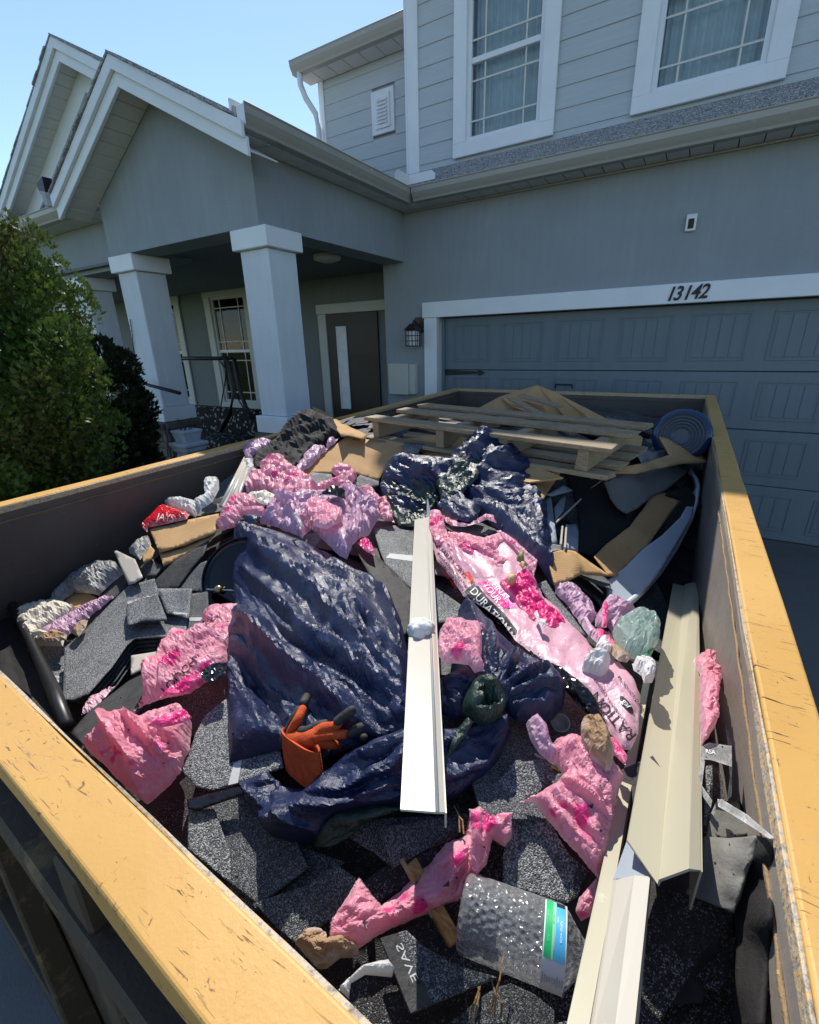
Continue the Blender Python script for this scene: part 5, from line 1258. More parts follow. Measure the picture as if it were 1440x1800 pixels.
for k in range(NB_): pbox('bottom_board', .0, LEN * 1.0, .0 + k * (DEP - .08) / (NB_ - 1), .078 + k * (DEP - .08) / (NB_ - 1), -.113, -.097, .012)

# ================================================================ things at the back right
jc = EYE + rays([[1197, 765]])[0] * (2.55 / rays([[1197, 765]])[0][1])
ax_ = (Vector(EYE) - Vector(jc)).normalized(); ax_ = (ax_ + Vector((-.10, 0, .10))).normalized()
MJ = frame_from(ax_, (0, 0, 1), jc) @ Matrix.Scale(.93, 4)
M['blue_jug'] = (lambda t: t.set((.014, .055, .15), .14, t.bump(t.noise(12, 3), .15, .01), spec=.6, Transmission_Weight=.45))(NT('blue_clear_plastic'))
M['jug_base'] = m_paint('grey_blue_moulded_base', (.07, .085, .105), .1, .35)
jug = thing('water_jug', 'large translucent blue water jug lying with its ringed base towards the camera', 'water jug', jc)
MB().lathe([(.0, -.42), (.03, -.42), (.03, -.34), (.10, -.27), (.137, -.22), (.138, -.14), (.130, -.13), (.138, -.12), (.140, -.03), (.132, -.005), (.112, .0)], MJ, 40).build('jug_body', M['blue_jug'], jug, smooth=True)
prof = [(.112, .0)]
for k in range(4): r0 = .108 - k * .016; prof += [(r0, -.004 - .002 * k), (r0 - .005, -.012 - .002 * k), (r0 - .011, -.012 - .002 * k), (r0 - .014, -.005 - .002 * k)]
prof += [(.035, -.02), (0, -.02)]
MB().lathe(prof, MJ, 40).build('ringed_base', M['jug_base'], jug)
sheet('pink_wrapper_scrap', Q(15, [(1200, 400), (1235, 382), (1288, 395), (1280, 430), (1230, 425)]), M['mauve'], None, .14, puff=.01, puffw=.01, seed=90, res=3, label='tiny mauve plastic scrap in front of the blue jug', cat='plastic scrap')
sheet('plastic_film', Q(15, [(835, 420), (870, 450), (950, 490), (1070, 460), (1095, 505), (980, 550), (880, 570), (840, 500)]), M['grey_film'], None, .10, cr=(.02, .05), puff=.02, seed=91, res=3, label='crumpled clear plastic film beside the right end of the pallet', cat='plastic film')
# curved grey plastic lid and the sheets on it
shingle(Q(15, [(625, 1620), (640, 1430), (760, 1340), (900, 1200), (1040, 1100), (1180, 960), (1290, 740), (1270, 660), (1200, 600), (1240, 610), (1298, 700), (1300, 740), (1255, 970), (1220, 1030), (1000, 1400), (900, 1520), (760, 1640)]), 'big curved pale grey plastic lid leaning by the right wall', 'lid_grey', .07, .75, .012, cr=(0, 1), seed=92, name='plastic_cover', cat='plastic cover', res=5)
rimp = on_pile(Q(15, [(1240, 612), (1290, 690), (1302, 745), (1285, 860), (1250, 980), (1130, 1210), (1010, 1390), (900, 1515), (757, 1632)]), .075)
MB().tube([tuple(p) for p in rimp], .009, 8).build('rolled_rim', M['lid_grey'], bpy.data.objects['plastic_cover'], smooth=True)
shingle(Q(15, [(780, 640), (960, 590), (1130, 580), (1240, 620), (1060, 770), (980, 800), (860, 900), (770, 945), (700, 900), (650, 830), (600, 710)]), 'charcoal felt sheet drooping over the grey lid', 'underlay', .085, .0, .005, seed=93, name='felt_sheet', cat='roofing felt', cr=(.008, .12))
shingle(Q(15, [(1060, 800), (1230, 740), (1330, 900), (1250, 990), (1100, 1160), (1010, 1190), (900, 1260), (850, 1300), (930, 1150), (1175, 840)]), 'ragged black felt piece over the right half of the grey lid', 'black_felt', .082, .5, .005, seed=94, name='felt_sheet', cat='roofing felt', tear=1.5)
shingle(Q(15, [(300, 640), (520, 640), (620, 780), (760, 950), (800, 1030), (620, 1170), (520, 1260), (410, 1230), (420, 1000), (380, 800)]), 'black felt sheet hanging in the gap behind the cardboard strip', 'black_felt', .04, .5, .005, seed=95, name='felt_sheet', cat='roofing felt')
# grey metal trims seen in the gap
def bar(name, a, b, w_, t_, mat, parent=None, up=(0, 0, 1)):
    a, b = Vector(a), Vector(b); d = (b - a).normalized(); s = d.cross(Vector(up)).normalized(); n = s.cross(d)
    V = [p + s * (w_ / 2 * i) + n * (t_ / 2 * j) for p in (a, b) for i, j in ((-1, -1), (1, -1), (1, 1), (-1, 1))]
    return obj(name, V, [(0, 1, 2, 3), (7, 6, 5, 4), (0, 4, 5, 1), (1, 5, 6, 2), (2, 6, 7, 3), (3, 7, 4, 0)], mat, parent, bevel=.0015)
def pl(k, x, y, l): return on_pile(Q(k, [(x, y)]), l)[0]
def trim(pts, label, mat='metal_grey', lift=.06): return shingle(Q(15, pts), label, mat, lift, .6, .003, cr=(.001, .1), seed=96, name='metal_trim', cat='metal trim')
trim([(130, 870), (205, 805), (255, 1165), (175, 1160)], 'wide upright grey metal trim beside the blue tarp')
trim([(170, 805), (300, 730), (370, 770), (220, 812)], 'short bent grey metal trim over the upright one', lift=.08)
trim([(320, 1030), (415, 1010), (408, 1225), (318, 1200)], 'bluish metal trim standing in the dark gap', lift=.045)
trim([(228, 900), (300, 800), (318, 820), (300, 920), (240, 1000)], 'thin dark metal trim in the gap behind the upright trim', lift=.05)
for lab, (p, q) in {'thin white wire rod slanting across the dark gap': ((430, 835), (245, 1010)), 'thin pale rod standing upright in the dark gap': ((322, 1030), (310, 1200)), 'second thin pale rod left of the upright one': ((292, 1040), (280, 1175))}.items():
    tag(MB().tube([tuple(pl(15, *p, .085)), tuple(pl(15, *q, .085))], .0035, 6).build('thin_rod', M['enamel_w']), lab, 'rod')
sheet('plastic_ribbon', Q(15, [(175, 1165), (300, 1180), (330, 1205), (200, 1225), (180, 1210)]), M['grey_film'], None, .07, cr=(.01, .03), seed=97, res=3, label='thin clear plastic ribbon above the bent cardboard flap', cat='plastic film')
# broken slats poking out of the box heap
for lab, (p, q), w_ in (('thin broken slat slanting down the left of the box heap', ((898, 700, 2.7), (1008, 762, 2.35)), .05), ('short grey slat across the crumpled box side', ((915, 695, 2.8), (985, 715, 2.7)), .06), ('splintered slat lying at the right foot of the box heap', ((985, 735, 2.6), (1085, 770, 2.3)), .045)):
    tag(bar('broken_slat', at_y(p[0], p[1], p[2]), at_y(q[0], q[1], q[2]), w_, .014, M['pallet']), lab, 'wood slat')
# black felt roll at the left wall
sheet('felt_roll', Q(16, [(250, 400), (300, 350), (420, 270), (510, 160), (590, 70), (680, 60), (780, 85), (860, 95), (900, 160), (930, 205), (830, 240), (700, 330), (560, 480), (430, 420), (300, 500), (250, 520)]), M['black_felt'], None, .045, puff=.06, puffw=.12, cr=(.02, .14), buck=(1.12, .09, 60), seed=98, res=3.5, tear=1.2, folds=[(450, 800, 560, 740, .02, 10), (500, 790, 590, 752, .02, 9)], label='heap of crumpled black felt against the left wall', cat='roofing felt')
# ================================================================ navy tarps
T1 = sheet('blue_tarp', [(413, 923), (420, 917), (440, 922), (475, 931), (530, 950), (575, 972), (620, 1000), (652, 1014), (675, 1042), (692, 1066), (708, 1100), (720, 1170), (726, 1250), (735, 1295), (700, 1296), (640, 1306), (560, 1335), (495, 1318), (450, 1330), (404, 1344), (400, 1240), (398, 1180), (400, 1127), (420, 1077), (412, 1037), (410, 983)],
    M['tarp'], None, .045, puff=0.034, puffw=.13, cr=(0.020, .13), aniso=.3, dirn=.78, buck=(1.035, .10, 90, .5, 1.010), seed=101, res=4.0, folds=[(430, 930, 720, 1250, 0.034, 26), (500, 985, 700, 1180, 0.027, 18), (440, 1010, 560, 1150, 0.020, 16), (415, 1090, 640, 1290, 0.034, 24), (470, 960, 660, 1060, 0.020, 16), (410, 1150, 520, 1310, -0.020, 22), (560, 1130, 730, 1290, 0.027, 18), (650, 1020, 710, 1150, 0.031, 14), (500, 1140, 720, 1275, -0.017, 14), (600, 1060, 715, 1220, 0.017, 10)],
    label='big crumpled navy blue tarp spread over the middle of the debris', cat='tarp')
T2 = sheet('blue_tarp', [(420, 1378, .03), (473, 1358, .05), (500, 1384, .04), (540, 1387, .04), (566, 1358, .05), (605, 1338, .06), (660, 1302, .06), (712, 1290, .05), (790, 1285, .05), (840, 1268, .05), (893, 1254, .05), (897, 1290, .04), (880, 1330, .035), (850, 1370, .03), (800, 1405, .03), (720, 1418, .03), (640, 1425, .035), (610, 1445, .035), (570, 1478, .03), (515, 1484, .028), (478, 1472, .028), (450, 1430, .03)],
    M['tarp'], None, .045, puff=0.031, puffw=.07, cr=(0.0150, .09), buck=(1.05, .075, 80, .45), seed=102, res=3.6, folds=[(475, 1370, 720, 1310, .018, 14), (480, 1440, 700, 1370, .016, 16), (540, 1400, 800, 1300, .012, 10), (620, 1420, 860, 1330, .014, 14), (560, 1460, 500, 1400, .012, 12)],
    label='lower fold of navy tarp bunched below the orange glove', cat='tarp')
sheet('green_flap', Q(4, [(430, 945, .035), (440, 900, .05), (470, 855, .06), (540, 805, .07), (700, 782, .07), (815, 778, .06), (820, 800, .05), (720, 830, .05), (640, 862, .05), (590, 920, .04), (520, 962, .03), (440, 968, .03)]), M['tarp_green'], T2, .05, puff=0.012, puffw=.03, cr=(0.0037, .06), buck=(1.10, .035, 60, .2), seed=103, res=3.2)
T3 = sheet('blue_tarp', [(806, 1075), (815, 1058), (828, 1060), (850, 1085), (875, 1115), (902, 1143), (930, 1160), (960, 1175), (985, 1195), (993, 1217), (990, 1245), (970, 1268), (930, 1274), (905, 1265), (885, 1245), (840, 1258), (800, 1268), (770, 1252), (770, 1200), (790, 1190), (800, 1130)],
    M['tarp'], None, .05, puff=0.031, puffw=.06, cr=(0.0150, .08), buck=(1.05, .06, 80, .4), seed=104, res=3.6, folds=[(850, 1230, 820, 1070, .018, 10), (860, 1225, 860, 1100, .016, 9), (865, 1225, 910, 1150, .018, 9), (868, 1230, 960, 1190, .018, 9), (868, 1236, 990, 1225, .016, 9), (865, 1240, 960, 1265, .014, 8), (840, 1235, 775, 1215, .014, 8)],
    label='knotted navy tarp corner gathered right of the white flashing', cat='tarp')
kn = sheet('green_knot', [(850 + 36 * math.cos(a) * (1 + .1 * math.sin(3 * a)), 1234 + 40 * math.sin(a)) for a in np.linspace(0, 2 * math.pi, 20)[:-1]], M['tarp_green'], T3, .085, puff=0.028, puffw=.03, cr=(0.0088, .03), buck=(1.10, .035, 60, .2), seed=105, res=2.8, folds=[(835, 1205, 865, 1262, .012, 6), (822, 1230, 880, 1215, .010, 6), (828, 1252, 872, 1245, -.010, 6), (840, 1225, 858, 1245, -.02, 9)])
sheet('green_strip', Q(4, [(975, 560, .06), (1030, 480, .075), (1095, 400, .09), (1125, 420, .09), (1090, 490, .075), (1010, 590, .06), (975, 610, .06)]), M['tarp_green'], T3, .07, puff=0.009, puffw=.015, cr=(0.0019, .05), buck=(1.10, .035, 60, .2), seed=106, res=3)
# bundle at the back
T4 = sheet('blue_tarp', [(668, 856, .05), (672, 835, .08), (690, 806, .11), (710, 798, .13), (745, 802, .14), (790, 808, .13), (815, 780, .14), (850, 752, .16), (868, 768, .16), (885, 785, .15), (898, 782, .14), (912, 806, .12), (930, 842, .09), (945, 876, .08), (956, 912, .07), (966, 960, .055), (974, 1030, .05), (955, 1008, .045), (925, 970, .045), (895, 945, .045), (872, 928, .05), (835, 900, .06), (790, 890, .05), (766, 897, .04), (735, 922, .03), (703, 925, .03), (680, 905, .03)],
    M['tarp'], None, .06, puff=0.037, puffw=.09, cr=(0.0250, .11), buck=(1.07, .06, 70, .25), seed=107, res=3.6, folds=[(700, 810, 800, 850, .02, 12), (855, 760, 815, 870, .03, 14), (895, 790, 830, 860, .022, 14), (905, 800, 950, 960, .02, 14), (830, 870, 965, 1000, .018, 14), (880, 930, 968, 1010, .012, 9), (800, 880, 900, 900, -.02, 14)],
    label='upright navy tarp bundle with dark green lining in front of the pallet', cat='tarp')
sheet('tarp_lining', [(672, 842, .07), (690, 826, .11), (725, 828, .12), (760, 836, .12), (768, 850, .11), (772, 878, .08), (755, 915, .05), (722, 926, .04), (703, 924, .04), (684, 905, .045)], M['tarp_green'], T4, .09, puff=0.014, puffw=.03, cr=(0.0125, .06), buck=(1.10, .035, 60, .2), seed=108, res=3.2, folds=[(700, 850, 740, 860, -.02, 8), (690, 870, 750, 890, .02, 8)])
sheet('tarp_lining', [(800, 806, .16), (828, 772, .17), (850, 752, .18), (868, 770, .18), (862, 800, .16), (842, 838, .14), (812, 868, .11), (778, 882, .10), (765, 850, .11), (786, 832, .13)], M['tarp_green'], T4, .12, puff=0.019, puffw=.04, cr=(0.0112, .08), buck=(1.10, .035, 60, .2), seed=109, res=3.2)
sheet('tarp_fold', Q(2, [(948, 490, .10), (1000, 425, .12), (1040, 410, .12), (1090, 460, .12), (1145, 478, .11), (1132, 542, .08), (1085, 560, .07), (1010, 540, .07), (980, 520, .08)]), M['tarp'], T4, .09, puff=0.019, puffw=.03, cr=(0.0088, .05), buck=(1.07, .06, 70, .25), seed=110, res=3)
sheet('blue_tarp', Q(16, [(170, 850), (180, 815), (250, 812), (300, 835), (260, 875), (200, 872)]), M['tarp'], None, .09, puff=0.012, puffw=.02, cr=(0.0075, .03), buck=(1.07, .06, 70, .25), seed=111, res=2.6, label='small dark tarp tip poking up behind the big navy tarp', cat='tarp')

# ================================================================ pink insulation wrappers
def wrap(poly, label, mat='pink', lift=.04, puff=0.019, puffw=.04, cr=(0.0150, .06), seed=1, res=3.0, tear=1.1, buck=None, **k):
    if buck is None:
        q = np.array([p[:2] for p in poly]); A_ = abs(np.dot(q[:, 0], np.roll(q[:, 1], 1)) - np.dot(q[:, 1], np.roll(q[:, 0], 1))) / 2; dd = np.linalg.norm(on_pile([q.mean(0)], .03)[0] - EYE)
        buck = (1.11, min(.075, max(.028, .32 * math.sqrt(A_) * dd / FPX)), 60, .4, 1.06)
    puff *= .7; cr = (cr[0] * .35, cr[1])
    return sheet('pink_wrapper', poly, M[mat], None, lift, puff=puff, puffw=puffw, cr=cr, seed=seed, res=res, tear=tear, label=label, cat='plastic wrapper', buck=buck, **k)
W1 = wrap(Q(16, [(185, 640), (240, 510), (310, 500), (305, 450), (350, 410), (480, 390), (520, 440), (560, 490), (650, 550), (700, 590), (740, 640), (690, 690), (520, 690), (430, 660), (370, 620), (280, 620)]), 'bright pink wrapper lobe at the back of the centre left wad', 'pink', .07, .075, .07, (.022, .09), 121)
W2 = wrap(Q(16, [(380, 700), (400, 660), (500, 690), (690, 660), (830, 650), (950, 620), (1040, 630), (1200, 740), (1205, 830), (1130, 960), (1040, 1010), (1000, 1040), (960, 1145), (900, 1120), (790, 1010), (690, 910), (620, 985), (450, 910), (300, 870), (350, 800)]), 'large mauve and pink crumpled wrapper wad behind the big navy tarp', 'mauve', .055, .075, .08, (.024, .10), 122, folds=[(600, 880, 640, 960, .02, 8), (490, 880, 530, 940, .02, 8), (480, 870, 500, 940, -.02, 8), (590, 870, 610, 930, -.015, 8)])
sheet('pink_fold', Q(16, [(635, 800, .12), (665, 705, .14), (760, 720, .14), (920, 790, .13), (930, 850, .12), (800, 920, .11), (700, 890, .11), (720, 830, .12)]), M['pink'], W2, .12, puff=0.022, puffw=.03, cr=(0.0075, .05), buck=(1.14, .022, 50), seed=123, res=3)
sheet('black_print', Q(16, [(750, 650, .15), (830, 600, .16), (940, 598, .16), (950, 690, .15), (860, 655, .15)]), M['gloss_black'], W2, .15, puff=0.007, puffw=.02, cr=(0.0050, .03), buck=(1.10, .02, 50), seed=124, res=3)
sheet('white_fold', Q(16, [(545, 800, .12), (630, 742, .13), (560, 800, .13), (620, 880, .12), (600, 910, .12)]), M['white_film'], W2, .13, puff=0.012, puffw=.02, cr=(0.0063, .03), buck=(1.14, .022, 50), seed=125, res=3)
wrap(Q(16, [(840, 480), (900, 430), (990, 450), (1040, 510), (1000, 570), (1030, 620), (960, 600), (830, 600), (730, 640), (720, 600), (800, 560), (900, 530)]), 'thin pink wrapper strip bridging to the flat cardboard', 'pink', .06, .035, .03, (.012, .05), 126)
wrap(Q(16, [(1050, 620), (1130, 585), (1220, 690), (1260, 670), (1290, 770), (1330, 870), (1210, 840), (1205, 740), (1120, 680)]), 'ragged pink wrapper point right of the mauve wad', 'pink', .06, .03, .03, (.012, .05), 127)
wrap(Q(16, [(0, 830), (60, 730), (170, 680), (260, 690), (330, 740), (200, 770), (340, 770), (330, 830), (170, 810), (100, 900), (0, 930), (-40, 900)]), 'torn pink wrapper strip behind the tip of the navy tarp', 'pink', .06, .035, .03, (.012, .05), 128)
sheet('white_plastic', Q(16, [(190, 650), (330, 612), (405, 650), (360, 740), (300, 720)]), M['cream_cloth'], None, .085, cr=(0.0037, .05), buck=(1.14, .022, 50), seed=129, res=3, label='dirty cream plastic scrap on the pink wrapper left of the mauve wad', cat='plastic scrap')
wrap(Q(16, [(175, 350), (178, 290), (205, 245), (240, 275), (330, 240), (415, 262), (340, 320), (250, 360), (240, 395), (200, 385)]), 'small twisted pink wrapper against the left wall by the white gutter piece', 'mauve', .07, .04, .03, (.014, .05), 130)
wrap(Q(16, [(560, 470), (640, 370), (720, 290), (800, 300), (830, 240), (910, 215), (860, 260), (760, 350), (690, 430), (600, 495)]), 'thin mauve film along the edge of the flat cardboard', 'mauve', .05, .03, .02, (.012, .05), 131)
sheet('pink_wrapper_scrap', Q(16, [(1040, 1020), (1110, 985), (1160, 1050), (1175, 1120), (1110, 1090)]), M['hot_pink'], None, .05, puff=0.009, cr=(0.0050, .04), buck=(1.14, .022, 50), seed=132, res=3, label='hot pink film scrap under the mauve wad beside the grey felt', cat='plastic scrap')
W3 = wrap(Q(12, [(1185, 930), (1290, 870), (1420, 845), (1390, 930), (1370, 1050), (1330, 1120), (1330, 1190), (1290, 1270), (1190, 1330), (1100, 1400), (900, 1440), (760, 1500), (720, 1530), (830, 1440), (840, 1300), (960, 1160), (1050, 1040), (1140, 1030), (1225, 1020)]), 'pink wrapper with black print hanging left of the big navy tarp', 'pink', .06, .045, .06, (.014, .08), 133, folds=[(330, 1130, 260, 1230, .02, 12), (380, 1120, 300, 1200, .015, 10)])
sheet('hot_pink_lining', Q(12, [(900, 1430, .07), (1000, 1330, .08), (1140, 1250, .085), (1180, 1290, .08), (1090, 1390, .07)]), M['hot_pink'], W3, .08, puff=0.007, cr=(0.0037, .04), buck=(1.14, .022, 50), seed=134, res=3)
print_on(W3, 'TOUGH', Q(12, [(1020, 1290)])[0], (17, -17), (13, 13), M['ink']); print_on(W3, 'P2X,991', Q(12, [(1240, 930)])[0], (8, -5), (3, 8), M['ink'])
sheet('black_print', Q(12, [(1165, 1300, .09), (1170, 1250, .09), (1240, 1210, .09), (1330, 1205, .09), (1320, 1290, .09), (1210, 1330, .09)]), M['gloss_black'], W3, .09, cr=(0.0050, .03), buck=(1.10, .02, 50), seed=135, res=3)
W4 = wrap(Q(6, [(440, 205), (510, 120), (590, 40), (650, 45), (720, 70), (790, 30), (900, 0), (935, 60), (920, 200), (900, 220), (880, 300), (840, 350), (720, 455), (650, 400), (560, 320), (510, 265)]), 'crumpled pink wrapper wad beside the near yellow rim on the left', 'pink', .05, .075, .06, (.022, .07), 136, folds=[(200, 1270, 260, 1370, .03, 12), (240, 1280, 310, 1360, .025, 10)])
sheet('hot_pink_lining', Q(6, [(710, 70, .12), (790, 25, .13), (900, -5, .11), (935, 30, .10), (900, 55, .12), (780, 85, .13)]), M['hot_pink'], W4, .12, puff=0.009, cr=(0.0050, .03), buck=(1.14, .022, 50), seed=137, res=3)
sheet('hot_pink_lining', Q(6, [(745, 150, .135), (770, 130, .135), (810, 180, .13), (785, 205, .13)]), M['hot_pink'], W4, .135, puff=0.005, cr=(0.0025, .03), buck=(1.14, .022, 50), seed=138, res=3)
# long printed wrapper on the right
PW = [(752, 912), (760, 901), (778, 906), (787, 940), (810, 938), (850, 946), (882, 935), (905, 950), (946, 988), (938, 1010), (955, 1050), (985, 1075), (1005, 1102), (1030, 1125), (1060, 1160), (1090, 1170), (1115, 1200), (1126, 1225), (1122, 1290), (1108, 1320), (1092, 1318), (1072, 1290), (1060, 1262), (1030, 1228), (990, 1195), (950, 1160), (905, 1125), (880, 1092), (850, 1068), (815, 1048), (790, 1012), (768, 985), (757, 950)]
W5 = wrap(PW, 'long pale pink printed wrapper stretched down the right of the white flashing', 'pale_pink', .05, .022, .06, (.02, .12), 139, buck=(1.035, .05, 60, .25), tear=.5, folds=[(760, 910, 800, 1020, .012, 6), (770, 915, 815, 1030, -.01, 6), (790, 960, 900, 1110, .01, 12)])
print_on(W5, 'QUARRY CRYSTAL', Q(9, [(395, 740)])[0], (8.2, 9.4), (8, -7.5), M['ink'], sub=3)
for q in range(3): print_on(W5, ['INSULATION SHEATHING', 'MADE FOR ROOFS', 'TEAR HERE'][q], Q(9, [(385 - 28 * q, 830 + 42 * q)])[0], (5.0, 6.0), (5, -4.6), M['ink' if q < 2 else 'ink_red'], sub=2)
patch_on(W5, Q(9, [(490, 830), (555, 818), (622, 940), (545, 965)]), M['ink_red'], 'red_panel')
patch_on(W5, Q(9, [(655, 935), (800, 930), (900, 1000), (1090, 1180), (1100, 1240), (960, 1240), (880, 1170), (760, 1070)]), M['ink_pink'], 'pink_panel')
print_on(W5, 'YOUR', Q(9, [(815, 1065)])[0], (9.5, 11.5), (12, -9), M['ink_white'], eps=.0022); print_on(W5, 'FINAL', Q(9, [(915, 1060)])[0], (9.5, 11.5), (12, -9), M['ink_white'], eps=.0022)
patch_on(W5, Q(9, [(500, 1050), (560, 990), (660, 985), (780, 1130), (960, 1300), (1110, 1500), (1080, 1590), (960, 1510), (800, 1360), (620, 1200)]), M['ink'], 'black_panel')
print_on(W5, 'DURATION', Q(9, [(800, 1265)])[0], (12.6, 14.4), (15, -13), M['ink_white'], eps=.0022)
print_on(W5, 'RATION', Q(10, [(905, 1565)])[0], (-19, -21), (-19, 17), M['ink'], eps=.0016)
ov = Q(10, [(1055 + 130 * (math.cos(a) * .55 - math.sin(a) * .35 * .6), 1435 + 130 * (math.cos(a) * .75 + math.sin(a) * .42 * .55)) for a in np.linspace(0, 2 * math.pi, 28)[:-1]])
patch_on(W5, ov, M['ink'], 'oval_badge', 4); print_on(W5, 'gaf', Q(10, [(1050, 1430)])[0], (9, 11), (9, -7), M['ink_white'], eps=.0024)
print_on(W5, 'LIMITED WARRANTY', Q(10, [(870, 1400)])[0], (6, 8.4), (5.5, -4), M['ink'], sub=2); print_on(W5, 'PRODUCT DATA', Q(10, [(1110, 1310)])[0], (6, 8), (5.5, -4), M['ink'], sub=2)
sheet('torn_edge', Q(9, [(310, 360, .07), (400, 385, .07), (520, 395, .07), (640, 420, .075), (700, 440, .075), (900, 385, .075), (960, 440, .07), (880, 500, .07), (900, 640, .06), (1120, 720, .06), (1050, 830, .06), (800, 760, .06), (640, 640, .06), (400, 520, .065)]), M['pink'], W5, .065, puff=0.007, cr=(0.0088, .035), buck=(1.14, .022, 50), seed=140, res=3, tear=1.6)
sheet('hot_pink_lining', [(877, 1022, .07), (908, 1010, .085), (920, 1000, .09), (938, 1010, .09), (945, 1040, .085), (962, 1065, .08), (982, 1078, .07), (995, 1100, .06), (968, 1108, .06), (930, 1085, .065), (900, 1050, .065)], M['hot_pink'], W5, .075, puff=0.009, cr=(0.0050, .05), buck=(1.14, .022, 50), seed=141, res=3)
sheet('raised_edge', Q(9, [(870, 345, .07), (930, 350, .075), (1340, 690, .08), (1300, 860, .085), (1270, 800, .09), (1180, 790, .09), (1290, 700, .09), (1000, 470, .08)]), M['pink'], W5, .085, puff=0.007, puffw=.02, cr=(0.0025, .05), buck=(1.14, .022, 50), seed=142, res=3)
sheet('pink_band', Q(9, [(100, 140, .09), (220, 130, .09), (260, 190, .08), (400, 260, .075), (560, 270, .075), (700, 200, .085), (750, 165, .09), (840, 190, .085), (870, 260, .07), (760, 215, .08), (620, 270, .075), (500, 300, .07), (350, 290, .07), (260, 230, .07), (310, 470, .065), (360, 560, .06), (180, 500, .07), (90, 300, .08)]), M['pink'], W5, .08, puff=0.009, puffw=.015, cr=(0.0037, .03), buck=(1.14, .022, 50), seed=143, res=3)
sheet('black_tape', Q(10, [(-60, 800, .06), (60, 900, .065), (300, 1000, .07), (520, 1160, .075), (640, 1280, .075), (720, 1380, .07), (780, 1560, .06), (840, 1660, .055), (720, 1580, .05), (600, 1530, .05), (480, 1420, .05), (340, 1250, .05), (180, 1060, .05), (-60, 900, .05)]), M['gloss_black'], W5, .06, puff=0.006, puffw=.02, cr=(0.0032, .03), buck=(1.10, .02, 50), seed=144, res=3)
wrap(Q(10, [(240, 60), (380, 50), (480, 110), (600, 260), (690, 420), (680, 470), (620, 520), (700, 640), (770, 700), (720, 720), (640, 660), (500, 470), (380, 290), (280, 190), (230, 150)]), 'narrow mauve wrapper beyond the shingle strip on the right', 'mauve', .06, .03, .03, (.010, .05), 145)
_o = wrap(Q(10, [(740, 360), (800, 240), (830, 215), (960, 270), (1140, 400), (1150, 440), (1040, 470), (960, 540), (880, 590), (840, 520), (770, 560), (690, 540), (700, 440)]), 'torn mauve wrapper end with hot pink edge beside the curved lid', 'mauve', .07, .04, .03, (.014, .04), 146)
sheet('hot_pink_edge', Q(10, [(780, 280, .12), (825, 230, .12), (850, 300, .12), (830, 400, .115), (830, 540, .10), (770, 540, .10), (775, 420, .11)]), M['hot_pink'], _o, .11, puff=0.006, cr=(0.0050, .03), buck=(1.14, .022, 50), seed=147, res=2.6)
sheet('pink_wrapper_scrap', Q(10, [(690, 560), (770, 590), (880, 660), (960, 750), (900, 750), (800, 680), (720, 640)]), M['hot_pink'], None, .085, puff=0.007, cr=(0.0037, .03), buck=(1.14, .022, 50), seed=148, res=2.6, label='dark red pink film scrap next to the crumpled clear bag', cat='plastic scrap')
W6 = wrap(Q(9, [(200, 1580), (290, 1400), (420, 1410), (620, 1440), (740, 1465), (690, 1500), (700, 1600), (700, 1760), (690, 1860), (730, 1960), (620, 1980), (560, 1900), (400, 1870), (280, 1880), (210, 1800)]), 'torn square pink wrapper patch on the knotted tarp', 'pink', .105, .03, .03, (.008, .05), 149, tear=1.5)
W7 = wrap(Q(7, [(380, 720), (400, 610), (440, 540), (530, 390), (580, 460), (640, 530), (720, 470), (800, 390), (880, 320), (950, 230), (1040, 190), (1075, 60), (1120, 45), (1170, 90), (1280, 80), (1270, 200), (1240, 250), (1180, 210), (1150, 330), (1110, 380), (1010, 510), (960, 520), (900, 560), (790, 600), (700, 640), (620, 680), (520, 745), (430, 720)]), 'twisted pink wrapper running from the near rim up to the front shingles', 'pink', .06, .035, .04, (.013, .06), 150, folds=[(770, 1560, 830, 1430, .014, 8), (800, 1570, 835, 1480, .012, 7)])
sheet('hot_pink_lining', Q(7, [(970, 290, .11), (1065, 235, .11), (1060, 280, .105), (1010, 350, .10), (985, 320, .10)]), M['hot_pink'], W7, .105, puff=0.005, cr=(0.0032, .03), buck=(1.14, .022, 50), seed=151, res=2.6)
sheet('torn_edge', Q(7, [(1065, 60, .11), (1130, 70, .115), (1130, 180, .115), (1150, 300, .10), (1100, 370, .09), (1060, 330, .10), (1080, 200, .11)]), M['pink'], W7, .105, puff=0.009, cr=(0.0075, .03), buck=(1.14, .022, 50), seed=152, res=2.6, tear=1.5)
W8 = wrap(Q(5, [(250, 560), (290, 500), (370, 490), (430, 520), (540, 600), (590, 660), (560, 720), (540, 850), (525, 900), (510, 1000), (480, 1110), (430, 1050), (380, 990), (330, 940), (290, 890), (190, 770), (130, 770), (200, 740), (290, 690), (330, 650)]), 'glossy pink wrapper spread beside the cream strip on the right', 'pink', .065, .03, .05, (.012, .09), 153, folds=[(985, 1380, 1070, 1440, .012, 10), (960, 1400, 1060, 1500, -.01, 10)])
wrap(Q(5, [(375, 1241), (390, 1190), (470, 1100), (480, 1130), (455, 1260), (400, 1290)]), 'small pink wrapper end between bottle and cream strip', 'pink', .05, .015, .02, (.006, .05), 154)
wrap(Q(14, [(65, 135), (105, 90), (260, 105), (245, 160), (230, 300), (205, 590), (125, 700), (112, 500), (110, 350), (120, 210)]), 'narrow pink wrapper squeezed between cream flashing and right wall', 'pink', .09, .03, .02, (.010, .04), 155)
sheet('hot_pink_scrap', Q(5, [(520, 480), (560, 500), (605, 570), (595, 610), (540, 560)]), M['hot_pink'], None, .07, puff=0.006, cr=(0.0037, .04), buck=(1.14, .022, 50), seed=156, res=3, label='hot pink film scrap behind the brown paper bag', cat='plastic scrap')
